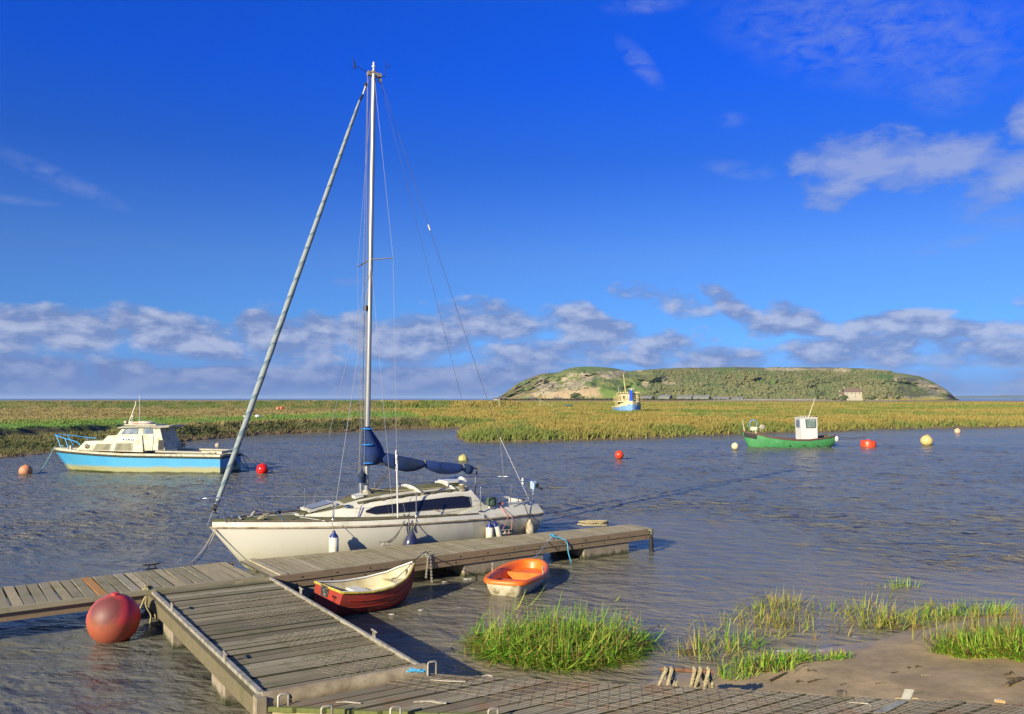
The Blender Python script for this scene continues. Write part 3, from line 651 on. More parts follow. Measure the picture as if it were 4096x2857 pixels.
wv_.tube([q1, q2], .007, 6); wv_.tube([q2, q3, q4, YF.P(k5(1430, 310), 0)], .005, 6); wv_.tube([q3, YF.P(k5(1600, 465), -.05)], .004, 5); wv_.tube([q3, YF.P(k5(1630, 545), .05)], .004, 5)
for p in ((1600, 465, -.05), (1630, 545, .05)): wv_.ball(YF.P(k5(p[0], p[1]), p[2]), .013, 8)
wv_.build('wind_vane', M['black'], mast)
# spreaders
sp_n = YF.P(k6(890, 332), -.95); sp_f = YF.P(k6(322, 472), .95); sr = YF.P(k6(500, 355), 0)
for e_ in (sp_n, sp_f):
    s = MB(); zc = sr[2]; s.tube([(mastx(zc), .05 * (1 if e_[1] > 0 else -1), zc), ((mastx(zc) + e_[0]) / 2, e_[1] / 2, (zc + e_[2]) / 2), e_], [.026, .024, .018], 8, flat=.6); s.build('spreader', M['alloy'], mast, smooth=60)
sl_ = MB(); x, z = YF.on(k6(465, 1130), -.0); sl_.lathe((mastx(z) - .09, 0, z), [(.05, -.06), (.055, 0), (.05, .05), (.02, .06)], 12); sl_.box((mastx(z) - .05, 0, z), (.06, .05, .08)); sl_.build('steaming_light', M['black'], mast, smooth=50)
# standing and running rigging
chp = YF.on(k7(645, 1245), -1.05)[0]; chz = yz(chp) + .12
def wire(name, a, b, r=.0045, mt='wire', parent=yacht): w_ = MB(); w_.tube([a, b], r, 5); return w_.build(name, M[mt], parent)
hd = (mt_x, 0, mt_z - .12)
for s_ in (-1, 1):
    e_ = sp_n if s_ < 0 else sp_f; cpx = (chp, s_ * (yb(chp) - .14), chz)
    w_ = MB(); w_.tube([(hd[0], s_ * .05, hd[2]), e_, cpx], .0045, 5); o = w_.build('cap_shroud', M['wire'], yacht)
    a = Vector(e_); c = Vector(cpx); up_ = 1.45 if s_ < 0 else .75; d = (a - c).normalized(); t_ = MB(); t_.tube([c, c + d * up_], .017 if s_ < 0 else .014, 8); t_.build('shroud_cover', M['pure'], o, smooth=60)
    if s_ < 0:
        t_ = MB(); q_ = [c + d * k for k in (1.02, 1.48)]; t_.tube(q_, .030, 10); t_.build('reflector_tube', mat('checked_tube', (.72, .72, .7), (.10, .11, .12), 30, .48, .52, .4), o, smooth=60)
    lx = YF.on(c2(1560, 640), -1.0)[0]
    wire('lower_shroud', (mastx(sr[2] - .1), s_ * .06, sr[2] - .12), (chp - .10, s_ * (yb(chp) - .16), chz))
    wire('lower_shroud', (mastx(sr[2] - .1), s_ * .06, sr[2] - .12), (lx + (.0 if s_ < 0 else .15), s_ * (yb(lx) - .08), yz(lx) + .12), .007 if s_ < 0 else .0045)
fs = YF.P(k5(870, 1020), 0); ft = YF.P(c2(140, 705), 0)
bs = YF.P(k7(1755, 405), 0)
bk = (mt_x + .17, 0, mt_z - .1)
ins_ = YF.P((962 / .5603, 510 / .5603), 0)
w_ = MB(); w_.tube([bk, ins_, bs], .0055, 5); w_.tube([Vector(bs) + Vector((-.0, 0, .35)), Vector(bs) + Vector((-.05, .06, .12)), bs], .004, 5); bo = w_.build('backstay', M['cord'], yacht)
iv = Vector(ins_); dv = (Vector(bs) - iv).normalized(); t_ = MB(); t_.tube([iv - dv * .07, iv + dv * .07], .02, 8); t_.build('insulator', M['pure'], bo, smooth=60)
w_ = MB(); w_.tube([bs, (7.45, -.62, 1.05)], .008, 6); w_.tube([bs, (7.5, .62, 1.05)], .008, 6); w_.build('backstay_bridle', M['wire'], bo)
be = YF.P(k7(1525, 735), 0)
wire('topping_lift', (mt_x + .15, 0, mt_z - .1), (be[0], 0, be[2] + .06), .004, 'cord')
for i, (dx, dy, mt2) in enumerate(((-.10, .02, 'wire'), (-.125, -.03, 'cord'), (-.15, .05, 'navy'), (-.18, .0, 'rope'), (-.09, -.07, 'wire'))):
    wire('halyard', (mt_x - .12 - .01 * i, dy * .5, mt_z - .1), (mb_x + dx * .9 - .02, dy * 1.5, mb_z + .3 + .05 * i), .0045 if i else .006, mt2)
# rolled jib on the forestay
def striped():
    t = NT('furled_sailcloth'); tcn = t.n('ShaderNodeTexCoord'); s_ = t.n('ShaderNodeSeparateXYZ'); t.l(tcn.outputs['Object'], s_.inputs[0])
    v = t.math('ADD', t.math('MULTIPLY', s_.outputs[2], 2.6), t.math('MULTIPLY', t.math('ARCTAN2', s_.outputs[0], s_.outputs[1]), .159)); fr_ = t.math('FRACT', t.math('ADD', v, t.math('MULTIPLY', t.noise(tcn.outputs['Object'], 2.2, 3), 1.1)))
    c = t.mix(t.ramp(fr_, [(.0, 0), (.12, 1), (.78, 1), (.95, 0)]), (.10, .16, .19), (.24, .28, .28)); c = t.mix(t.ramp(t.noise(tcn.outputs['Object'], 6, 5, .7), [(.55, 0), (.7, .5)]), c, (.10, .15, .20))
    t.col(c); t.set(Roughness=.85); t.bump(fr_, .9, .02); return t.m
v0 = Vector(ft); v1 = Vector(fs); js = Vector(YF.P(c2(225, 520), 0)); jt = Vector(YF.P(k5(700, 1480), 0)); top_ = YF.P(k5(985, 860), 0)
wire('forestay', ft, top_, .007, 'wire')
n = 44; pts = []; rr = []
J = v1 - js
axis_len = (jt - js).length; jd = (jt - js).normalized()
mb_ = MB()
for i in range(n + 1):
    f = i / n; a = f * axis_len; pts.append((0, 0, a))
    rr.append(interp(f, [0, .015, .04, .3, .6, .9, .97, 1], [.03, .05, .060, .068, .062, .046, .032, .02]) * (1 + .05 * math.sin(i * 2.1)))
mb_.tube(pts, rr, 14, flat=.95); jib = mb_.build('furled_jib', striped(), yacht, smooth=70)
jib.location = js; jib.rotation_euler = jd.to_track_quat('Z', 'X').to_euler()
u_ = MB(); u_.tube([jt - jd * .05, Vector(YF.P(k5(775, 1370), 0))], .026, 8); u_.tube([YF.P(k5(775, 1370), 0), YF.P(k5(870, 1080), 0)], .016, 8, m=1); u_.tube([YF.P(k5(862, 1100), 0), fs], .035, 10); u_.build('furler_swivel', [M['black'], M['pure']], yacht, smooth=50)
u_ = MB(); d0 = Vector(YF.P(c2(205, 540), 0)); d1 = Vector(YF.P(c2(238, 470), 0)); dd_ = (d1 - d0)
u_.tube([d0, d0 + dd_ * .25, d0 + dd_ * .3, d0 + dd_ * .7, d0 + dd_ * .75, d1], [.06, .06, .035, .035, .055, .04], 12); u_.tube([d0 + Vector((-.07, -.04, 0)), d0 + Vector((.07, .02, .03))], .008, 5); u_.build('furler_drum', M['black'], yacht, smooth=40)
# boom, sail cover, mast cover
gz0 = YF.on(k7(300, 700), 0)[1]
b = MB(); b.tube([(mastx(gz0) + .06, 0, gz0 + .05), (be[0] - .02, 0, be[2])], .042, 12); b.box((be[0], 0, be[2]), (.06, .09, .11)); b.build('boom', M['alloy'], yacht, smooth=50)
cv = MB(); secs = [(475, 610, 670), (500, 578, 695), (560, 580, 735), (640, 597, 758), (740, 615, 776), (830, 632, 768), (895, 648, 748), (928, 656, 728), (940, 658, 727), (955, 655, 738), (1000, 655, 762), (1100, 668, 797), (1200, 675, 804), (1290, 690, 797), (1340, 698, 765), (1355, 700, 757), (1372, 692, 778), (1400, 690, 802), (1440, 703, 800), (1456, 718, 765)]
rings = []
for i, (x, a, b2) in enumerate(secs):
    A = Vector(YF.P(k7(x, a), 0)); B = Vector(YF.P(k7(x, b2), 0)); C = (A + B) / 2; h = (A - B).length / 2; wv2_ = interp(h, [.04, .2], [.07, .15])
    wob = .012 * math.sin(i * 1.7)
    rings.append([(C.x, math.sin(a_) * (wv2_ * (1 + .12 * math.sin(3 * a_ + i))) + wob, C.z + math.cos(a_) * h * (1 + .04 * math.sin(5 * a_ + i))) for a_ in [2 * math.pi * k / 20 for k in range(20)]])
cv.loft(rings); sc = cv.build('sail_cover', M['bluecanvas'], yacht, smooth=60)
for xk in (933, 1350, 512):
    A = Vector(YF.P(k7(xk, 656 if xk == 933 else (700 if xk > 933 else 590)), 0)); B = Vector(YF.P(k7(xk, 728 if xk == 933 else (762 if xk > 933 else 690)), 0)); C = (A + B) / 2; h = (A - B).length / 2 + .006
    t_ = MB(); t_.tube([(C.x + .01 * math.cos(a_), math.sin(a_) * (.085 + .02 * (xk == 512)), C.z + math.cos(a_) * h) for a_ in [2 * math.pi * k / 14 for k in range(15)]], .009, 5); t_.build('cover_tie', M['rope'] if xk > 600 else M['navy'], sc)
mc = MB(); rings = []
for (y, xl, xr, hw) in ((288, 276, 355, .10), (310, 272, 362, .115), (340, 274, 378, .12), (380, 275, 405, .13), (430, 275, 440, .14), (480, 278, 470, .145), (540, 280, 498, .15), (590, 270, 512, .155), (630, 262, 512, .155), (665, 255, 492, .15), (690, 250, 455, .14), (703, 262, 440, .12)):
    L_ = YF.P(k7(xl, y), 0); R2 = YF.P(k7(xr, y), 0); z = (L_[2] + R2[2]) / 2; xc = (L_[0] + R2[0]) / 2; hl = (R2[0] - L_[0]) / 2
    rings.append([(xc + hl * math.cos(a_), -hw * math.sin(a_) * (1 - .45 * max(0, math.cos(a_))) * (1 + .08 * math.sin(4 * a_ + y * .03)), z) for a_ in [2 * math.pi * k / 24 for k in range(24)]])
mc.loft(rings[::-1]); mcv = mc.build('mast_cover', M['bluecanvas'], yacht, smooth=60)
for y in (312, 482, 680):
    z = YF.on(k7(300, y), 0)[1]; xr = interp(y, [288, 480, 680], [355, 470, 460]); a = YF.P(k7(272, y), 0); b2 = YF.P(k7(min(xr, 340), y), 0)
    t_ = MB(); t_.tube([(a[0] - .01, 0, z), (a[0] + .02, -.13, z), (a[0] + .1, -.17, z), (b2[0] + .02, -.165, z)], .018, 6, flat=1); t_.build('cover_strap', mat('bright_blue_webbing', (.01, .16, .5), rough=.7), mcv)
bg_ = MB(); A = YF.P(k7(262, 800), -.05); bg_.ball((A[0], -.05, A[2] - .04), .085, 12); bg_.tube([(A[0], -.05, A[2] + .1), (A[0] - .02, -.05, A[2] - .2)], [.02, .09], 8); bg_.build('rope_bag', M['bluecanvas'], yacht, smooth=60)
tk = MB()
for k, (x1_, x2_) in enumerate(((350, 560), (360, 575), (372, 590))): tk.tube([YF.P(k7(x1_ + 25, 975), -.02 * k), YF.P(k7(x2_, 735), -.02 * k)], .006, 5)
tk.tube([YF.P(k7(375, 985), -.03), YF.P(k7(425, 930), -.03)], .028, 6); tk.build('kicker_tackle', M['cord'], yacht)
tk = MB(); e0 = YF.P(k7(1505, 770), 0); e1 = YF.P(k7(1462, 1035), 0)
for k in range(3): tk.tube([(e0[0] + .01 * k, .03 * (k - 1), e0[2]), (e1[0] + .02 * k, .05 * (k - 1), .95)], .006, 5)
tk.tube([(e0[0], 0, e0[2] - .02), (e0[0] - .01, 0, e0[2] - .20)], [.03, .025], 8, flat=.5); tk.build('mainsheet', M['cord'], yacht)
tk = MB()
tk.tube(sag(YF.P(k7(330, 1005), -.15), YF.P(k7(1190, 1215), -1.0), .04), .007, 5); tk.tube(sag(YF.P(k7(1200, 1215), -1.0), YF.P(k7(1620, 1105), -.85), .02), .007, 5)
for k in range(4): tk.tube([(mb_x + .08, -.04 * k, mb_z + .12), (mb_x + .5 + .05 * k, -.2 - .07 * k, crtop(4, .3) + .02), (5.4, -.3 - .08 * k, crtop(5.3, .5) + .03)], .007, 5)
tk.build('control_line', M['rope'], yacht)
# pink and blue tails on the side deck
tk = MB(); q = [YF.P(c3(x, y), -1.1) for (x, y) in ((1655, 450), (1668, 520), (1680, 580))]
b = MB(); b.tube(spline([(x6 + .62, -.82, 1.09), (x6 + .7, -.9, 1.09), (x6 + .66, -.84, 1.12), (x6 + .74, -.86, 1.10), (x6 + .6, -.8, 1.1)], 6), .012, 5)
b.build('pink_line_tangle', mat('pink_cord', (.45, .13, .08), rough=.9), yacht)
b = MB()
for (px, py) in ((1445, 525), (1905, 415)):
    x, z = YF.on(c3(px, py), -1.0 if px < 1600 else -.78); yy = -1.0 if px < 1600 else -.78
    b.tube(spline([(x + random.uniform(-.06, .06), yy + random.uniform(-.05, .05), z + random.uniform(-.02, .03)) for _ in range(9)], 4), .013, 5); b.build('line_knot', M['cord'], yacht); b = MB()
x, z = YF.on(c3(662, 580), -1.15); b.tube(spline([(x + random.uniform(-.1, .1), -1.15 + random.uniform(-.05, .03), yz(x) + .15 + random.uniform(-.02, .05)) for _ in range(14)], 4), .013, 5)
b.tube(spline([(x - .02, -1.27, .98), (x + .02, -1.29, .8), (x + .06, -1.29, .72), (x + .07, -1.28, .9)], 5), .011, 5)
b.build('line_knot', M['cord'], yacht)
# ================================================================ wooden pontoons
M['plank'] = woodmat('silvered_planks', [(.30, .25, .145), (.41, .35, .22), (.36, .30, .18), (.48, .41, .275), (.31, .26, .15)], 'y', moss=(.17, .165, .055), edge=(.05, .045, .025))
M['ribbed'] = woodmat('ribbed_planks', [(.27, .23, .14), (.40, .35, .235), (.32, .28, .165), (.47, .43, .33), (.29, .25, .14)], 'y', groove=16, moss=(.12, .13, .04))
M['orangeplank'] = woodmat('new_orange_plank', [(.52, .25, .07), (.55, .28, .09)], 'y', groove=16)
M['fascia'] = woodmat('fascia_timber', [(.20, .14, .08), (.27, .195, .115), (.17, .12, .07)], 'x', moss=(.10, .085, .05))
M['edge'] = woodmat('edge_timber', [(.34, .30, .19), (.28, .25, .16)], 'x', moss=(.14, .15, .06))
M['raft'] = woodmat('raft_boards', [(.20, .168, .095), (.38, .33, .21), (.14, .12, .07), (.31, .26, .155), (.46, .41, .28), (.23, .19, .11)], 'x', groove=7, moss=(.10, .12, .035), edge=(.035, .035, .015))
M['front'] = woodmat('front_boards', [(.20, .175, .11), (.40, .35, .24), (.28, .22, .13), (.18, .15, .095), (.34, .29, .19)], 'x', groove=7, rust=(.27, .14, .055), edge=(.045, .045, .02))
def concmat():
    t = NT('algae_concrete'); co = t.co('Object'); g = t.n('ShaderNodeNewGeometry'); s = t.n('ShaderNodeSeparateXYZ'); t.l(g.outputs['Position'], s.inputs[0])
    nz = t.noise(co, 6, 7, .65); c = t.mix(t.ramp(nz, [(.35, 0), (.65, 1)]), (.20, .165, .115), (.28, .235, .17))
    zz = t.math('ADD', s.outputs[2], t.math('MULTIPLY', t.math('SUBTRACT', nz, .5), .25)); c = t.mix(t.ramp(zz, [(.02, 1), (.10, 0)]), c, (.04, .045, .014))
    t.col(c); t.set(Roughness=.9); t.bump(t.noise(co, 45, 5), .5, .01); return t.m
M['conc'] = concmat()
M['rust'] = mat('rusty_iron', (.22, .10, .045), (.12, .055, .03), 12, .4, .6, .85, bump=.4, c3=(.34, .20, .10), scale3=6, lo3=.6, hi3=.7)
M['netting'] = mat('wire_netting', (.19, .17, .12), (.15, .10, .06), 3, rough=.6, metal=.3)
JZ = .5
j0 = W((c6(960, 212)[0], c6(960, 212)[1]), JZ)
JA = math.atan2(5.37, 7.52)
JF = Frame(j0[0], j0[1], JA)
def jat(p, z=JZ): return JF.Z(p, z)
# --- left walkway
wk = thing('walkway_pontoon', 'narrow walkway of spaced ribbed planks running off to the left with one orange plank', 'pontoon', (j0[0], j0[1], 0), JA)
fl_y = jat(c5(1320, 300))[1]                 # far edge
x_left = -13.0; pitch_ = .166
ox = (jat(c5(745, 370))[0] + jat(c5(900, 520))[0]) / 2 + .09
mb1 = MB(); mbo = MB(); k = 0; x = -.30
near_y = jat(c5(1310, 490))[1]
xs_ = []
while x > x_left: xs_.append(x); x -= pitch_
oi = min(range(len(xs_)), key=lambda i: abs(xs_[i] - ox))
plain = MB()
for i, x in enumerate(xs_):
    w_ = .138 + random.uniform(-.006, .006); a = random.uniform(-.012, .012); dz = random.uniform(-.004, .004)
    tgt = mbo if i == oi else (plain if i % 7 in (0, 3) or i in (1, 2) else mb1)
    if i in (1, 2, 3): w_ = .160
    dx = a
    tgt.prism([(x - w_ / 2 - dx, near_y + .055, JZ + dz), (x + w_ / 2 - dx, near_y + .055 + random.uniform(-.02, .02), JZ + dz), (x + w_ / 2 + dx, fl_y - .03, JZ + dz), (x - w_ / 2 + dx, fl_y - .03 + random.uniform(-.015, .015), JZ + dz)], .03)
mb1.build('ribbed_planking', M['ribbed'], wk); plain.build('smooth_planking', M['plank'], wk); o = mbo.build('orange_plank', M['orangeplank'], wk); o['label'] = 'orange new plank'
b = MB(); b.box(((x_left - .1) / 2 - .05, near_y - .0, JZ - .015), (-x_left - .0, .10, .07)); b.build('edge_rail', M['edge'], wk)
b = MB(); b.box((x_left / 2 - .1, near_y + .04, JZ - .12), (-x_left, .07, .135)); b.build('side_beam', M['fascia'], wk)
b = MB(); b.box((x_left / 2 - .1, fl_y - .05, JZ - .105), (-x_left, .06, .145)); b.build('side_beam', M['fascia'], wk)
for xx in (-9.5, -.95):
    b = MB(); b.box((xx, (near_y + fl_y) / 2 + .15, .02), (1.5, fl_y - near_y - .6, .52)); b.build('float', M['conc'], wk)
# --- right-hand main section
mp_ = thing('mooring_pontoon', 'wide jetty of close-laid grey planks on concrete floats between yacht and dinghies', 'pontoon', (j0[0], j0[1], 0), JA)
nR = jat(c4(2150, 640)); fR = jat(c4(1610, 583)); fL = jat(c2(470, 1108))
XR = nR[0]; yfar0 = fL[1] + .02; yfar1 = fR[1]
def yfar(x): return yfar0 + (yfar1 - yfar0) * (x - fL[0]) / (fR[0] - fL[0])
mb2 = MB(); pale = MB(); x = .02; i = 0
while x < XR - .03:
    w_ = .143; n_far = yfar(x + w_) ; sk_ = 0
    tgt = pale if i == 1 else mb2
    dz = random.uniform(-.001, .001) + (.022 if i == 1 else 0)
    tgt.prism([(x, -.03 + random.uniform(-.005, .005), JZ + dz), (x + w_ - .009, -.03, JZ + dz), (x + w_ - .009, yfar(x), JZ + dz), (x, yfar(x), JZ + dz)], .032); x += w_; i += 1
mb2.build('planking', M['plank'], mp_); pale.build('pale_plank', mat('pale_new_timber', (.36, .31, .21), (.30, .25, .16), 9, rough=.8), mp_)
b = MB(); b.box((XR / 2, -.055, JZ - .055), (XR + .02, .05, .115)); b.build('upper_fascia', M['fascia'], mp_)
b = MB(); b.box((XR / 2 - .02, -.035, JZ - .174), (XR - .06, .05, .115)); b.build('lower_fascia', M['fascia'], mp_)
b = MB(); b.prism([(XR + .012, -.05, JZ - .03), (XR + .05, -.05, JZ - .03), (XR + .05, yfar(XR), JZ - .03), (XR + .012, yfar(XR), JZ - .03)], .22); b.build('end_fascia', M['fascia'], mp_)
b = MB(); b.prism([(.3, yfar(.3) - .05, JZ - .04), (XR, yfar(XR) - .05, JZ - .04), (XR, yfar(XR) - .01, JZ - .04), (.3, yfar(.3) - .01, JZ - .04)], .2); b.build('far_beam', M['fascia'], mp_)
for (xa, row, dz) in ((.55, -.083, -.06), (.45, -.063, -.174)):
    x = xa
    while x < XR:
        bt = MB(); bt.lathe((x, row, JZ + dz), [(.001, .006), (.013, .004), (.013, -.004)], 8, axis='y'); bt.build('bolt', M['black'], mp_); x += .66
f1 = JF.Z(c4(1245, 960), .02)[0]; f2 = JF.Z(c4(1865, 910), .02)[0]; f3 = JF.Z(c3(1225, 1200), .02)[0]; f4 = JF.Z(c4(610, 1030), .02)[0]
for (a, b2) in ((f1, f2), (f3, f3 + 2.0), (.55, .95 + .9)):
    b = MB(); b.box(((a + b2) / 2, .595, -.08), (b2 - a, 1.24, .76)); b.build('float', M['conc'], mp_, smooth=None)
def cleat(px, parent, frame, z=JZ, L=.30, rz=0.0, mt='galv', h=.085, loc=None):
    x, y, _ = frame.Z(px, z) if loc is None else loc
    c = MB(); c.box((x, y, z + .008), (.20, .08, .016), rz=rz)
    u_ = Vector((math.cos(rz), math.sin(rz), 0)); p = Vector((x, y, z))
    for s_ in (-1, 1): c.tube([p + u_ * s_ * .065, p + u_ * s_ * .04 + Vector((0, 0, h))], .012, 8)
    c.tube([p - u_ * L / 2 + Vector((0, 0, h + .005)), p - u_ * L / 4 + Vector((0, 0, h)), p + u_ * L / 4 + Vector((0, 0, h)), p + u_ * L / 2 + Vector((0, 0, h + .005))], [.010, .014, .014, .010], 8)
    c.build('cleat', M[mt], parent, smooth=50); return (x, y, z + h)
cl1 = cleat(c3(430, 890), mp_, JF); cl2 = cleat(c3(860, 1000), mp_, JF); cl3 = cleat(c4(890, 745), mp_, JF); cl4 = cleat(c3(1730, 760), mp_, JF); cl5 = cleat(c4(1450, 575), mp_, JF, L=.34)
cl6 = cleat(c5(1375, 288), wk, JF, mt='black', rz=0)
def wob(c, n, r, rz_=.03): return [(c[0] + random.uniform(-r, r), c[1] + random.uniform(-r, r), c[2] + random.uniform(-rz_, rz_)) for _ in range(n)]
def jw(p): return JF.w(*p)
def ropething(name, label, paths, r, mt, cat='rope', group=None):
    b = MB()
    first = Vector(paths[0][0])
    for p in paths: b.tube([Vector(q) - first for q in p], r, 6)
    o = b.build(name, M[mt] if isinstance(mt, str) else mt, None, smooth=60, loc=first); tag(o, label, cat, group); return o
def yw(x, y, z): return YF.w(x, y, z)
C1 = jw(cl1); C2 = jw(cl2); C3 = jw(cl3); C4 = jw(cl4); C5 = jw(cl5)
mid = YF.w(YF.on(c3(625, 590), -1.25)[0], -1.27, .95)
ropething('mooring_rope', 'pair of dark ropes from yacht side deck to the pontoon cleat amidships', [sag(mid, C1, .16), sag((mid[0] + .03, mid[1], mid[2]), C1, .10)], .009, 'cord')
st = YF.w(7.62, -.25, 1.0)
ropething('mooring_rope', 'dark blue stern rope stretched from yacht transom to the far pontoon cleat', [sag(st, C5, .05), sag((st[0], st[1], st[2] - .02), (C5[0] - .06, C5[1], C5[2]), .08)], .010, 'navy')
bw = YF.w(.08, -.05, .93); b2_ = JF.w(*jat(c5(1640, 270)))
ropething('mooring_rope', 'slack pale rope hanging from the yacht bow to the walkway', [sag(bw, b2_, .16), sag((bw[0] + .03, bw[1], bw[2] - .01), (b2_[0] + .05, b2_[1], b2_[2]), .20)], .010, mat('pinkish_rope', (.42, .36, .28), rough=.9))
pk = YF.w(x6 + .6, -.86, 1.08); pk2 = YF.w(x6 + .72, -1.1, .8)
ropething('mooring_rope', 'thin pink rope from yacht coaming down to the cleat near the two fenders', [[pk, pk2, Vector(C4) + Vector((-.1, 0, 0))], [pk, Vector(pk2) + Vector((.1, 0, 0)), Vector(C4) + Vector((.1, 0, 0))], spline([Vector(C4) + Vector((random.uniform(-.13, .13), random.uniform(-.05, .05), random.uniform(-.09, -.05))) for _ in range(9)], 4)], .006, mat('pink_rope', (.50, .20, .13), rough=.9))
def heap(c, rx, ry, h, n, r): return spline([(c[0] + rx * math.cos(k * 1.9) * random.uniform(.5, 1), c[1] + ry * math.sin(k * 1.9) * random.uniform(.5, 1), c[2] + h * k / n) for k in range(n)], 6)
hc = JF.w(*jat(c4(1390, 590)))
ropething('coiled_rope', 'heap of thick pale rope coiled over the far cleat behind the yacht stern', [heap((hc[0] - .05, hc[1] + .05, hc[2] + .02), .40, .16, .10, 22, .02), heap((C5[0], C5[1], C5[2] - .07), .2, .12, .1, 10, .02)], .021, 'rope')
ropething('blue_rope', 'bright blue rope knotted on the near-edge cleat, its tail hanging into the water', [spline(wob(Vector(C3), 16, .06, .035), 4), spline([Vector(C3), JF.w(cl3[0] + .16, -.02, JZ + .03), JF.w(cl3[0] + .24, -.10, JZ - .05), JF.w(cl3[0] + .27, -.12, .2), JF.w(cl3[0] + .38, -.14, -.1)], 6)], .014, 'bluerope')
ch_ = JF.w(cl2[0], -.09, .36)
chain = MB(); cp = Vector(C2)
links = []
for (a_, b_, n_) in ((Vector(C2) + Vector((-.03, -.03, -.02)), Vector(JF.w(cl2[0] - .10, -.12, .12)), 13), (Vector(C2) + Vector((.03, -.03, -.02)), Vector(JF.w(cl2[0] + .03, -.12, .02)), 15)):
    e_ = Vector(JF.w(JF.loc2(a_.x, a_.y)[0], -.10, JZ + .01)); seq = sag(a_, e_, 0, 4) + sag(e_, b_, 0, n_)
    for i in range(len(seq) - 1): links.append((seq[i], seq[i + 1], i))
for (p, q, i) in links:
    d = (q - p) * .65; m_ = (p + q) / 2; side_ = Vector((.016, 0, 0)) if i % 2 else Vector((0, .016, 0)); chain.tube([m_ - d, m_ - d * .4 + side_, m_ + d * .4 + side_, m_ + d, m_ + d * .4 - side_, m_ - d * .4 - side_, m_ - d], .006, 5)
ch = chain.build('chain', M['galv'], None, smooth=50); tag(ch, 'grey chain bunched on the cleat above the red dinghy bow', 'chain')
ft_ = thing('mooring_post', 'short dark post standing in the water off the far end of the pontoon', 'post', W(c4(2025, 880), 0))
b = MB(); b.lathe((0, 0, 0), [(.05, -.5), (.055, .1), (.04, .28), (.045, .34), (.03, .36)], 10); b.tube([(-.02, 0, .34), (.02, 0, .34)], .06, 8); b.build('post_body', M['black'], ft_, smooth=50)
pw = W(c4(2025, 880), 0)
ropething('pale_rope', 'pale green rope looped over the end corner of the pontoon', [spline([JF.w(*jat(c4(1995, 632))), JF.w(*jat(c4(2020, 640))), (pw[0], pw[1], .42), (pw[0] + .01, pw[1], .3)], 6)], .010, mat('pale_green_rope', (.30, .42, .30), rough=.9))
hp = jat(c5(1335, 480))
ropething('hanging_rope', 'frayed greenish rope hanging off the walkway beside the big red buoy', [spline([JF.w(hp[0], hp[1] + .05, JZ + .06), JF.w(hp[0] - .02, hp[1] - .06, JZ + .02), JF.w(hp[0] - .04, hp[1] - .10, .3), JF.w(hp[0] + .04, hp[1] - .10, .12), JF.w(hp[0] + .02, hp[1] - .1, -.05)], 6), spline([JF.w(hp[0] + .05, hp[1] + .02, JZ + .05), JF.w(hp[0] + .06, hp[1] - .09, .35), JF.w(hp[0] + .12, hp[1] - .1, .05)], 6), spline([JF.w(hp[0], hp[1] - .07, JZ + .04), JF.w(hp[0] - .12, hp[1] - .1, .25)], 5), spline(wob((JF.w(hp[0], hp[1], JZ + .04)), 14, .07, .04), 4)], .017, 'rope')

# --- the raft between walkway and front deck
M['beamm'] = mat('stained_beam', (.33, .28, .19), (.20, .155, .10), 5, .4, .65, .6, c3=(.13, .13, .05), scale3=9, lo3=.6, hi3=.75)
M['slime'] = woodmat('slimy_timber', [(.17, .14, .075), (.13, .11, .06)], 'y', moss=(.09, .09, .03))
BL = W(c6(900, 1165), JZ); BR = W(c6(2205, 930), JZ); TL = W(c6(5, 322), JZ)
RA = math.atan2(BR[1] - BL[1], BR[0] - BL[0]); RF = Frame(BL[0], BL[1], RA)
rw = math.hypot(BR[0] - BL[0], BR[1] - BL[1]); rl = RF.loc2(TL[0], TL[1])[1]; sk = RF.loc2(TL[0], TL[1])[0]
raft = thing('bridging_raft', 'square-framed raft of weathered boards partly under wire netting, joining walkway to front deck', 'pontoon', (BL[0], BL[1], 0), RA)
TR = RF.Z(c6(975, 215), JZ)
def edgeL(y): return sk * y / rl
def edgeR(y): return rw + (TR[0] - rw) * y / TR[1]
mb3 = MB(); y = .10; i = 0
while y < rl - .1:
    w_ = random.choice((.19, .145, .20, .17)); z = JZ - .035 + random.uniform(-.010, .010)
    ytop = lambda f: y + f
    gy = random.uniform(-.008, .008)
    mb3.prism([(edgeL(y) + .07, y, z), (edgeR(y) - .05, y + gy, z), (edgeR(y) - .05, y + gy + w_, z), (edgeL(y) + .07, y + w_, z)], .03); y += w_ + .030; i += 1
mb3.build('boards', M['raft'], raft)
b = MB(); b.prism([(edgeL(0) + .08, .06, JZ - .10), (edgeR(0) - .06, .06, JZ - .10), (edgeR(rl) - .06, rl - .05, JZ - .10), (edgeL(rl) + .08, rl - .05, JZ - .10)], .05); b.build('gap_shade_sheet', mat('gap_shade_dark', (.035, .03, .02), rough=.95), raft)  # solid dark sheet added under the boards, standing in for shade in the gaps
for (nm, fx, wd_, h_, mt_) in (('side_rail', edgeL, .055, .055, 'galv'), ('side_rail', edgeR, .04, .05, 'galv')):
    b = MB(); xo = 0 if fx is edgeL else -.05
    b.prism([(fx(0) + xo, 0, JZ), (fx(0) + xo + wd_, 0, JZ), (fx(rl) + xo + wd_, rl, JZ), (fx(rl) + xo, rl, JZ)], h_); b.build(nm, M[mt_], raft)
b = MB(); b.tube([(-.0, .035, JZ - .07), (rw, .035, JZ - .07)], [.085, .085], 16, flat=1.15); b.build('end_beam', M['beamm'], raft, smooth=60)
b = MB(); b.box((-.03, .0, JZ - .10), (.10, .16, .20)); b.build('beam_socket', M['beamm'], raft)
b = MB(); b.prism([(edgeL(0) - .06, -.02, JZ - .045), (edgeL(0) - .005, -.02, JZ - .045), (edgeL(rl) - .005, rl, JZ - .045), (edgeL(rl) - .06, rl, JZ - .045)], .19); b.build('side_timber', M['slime'], raft)
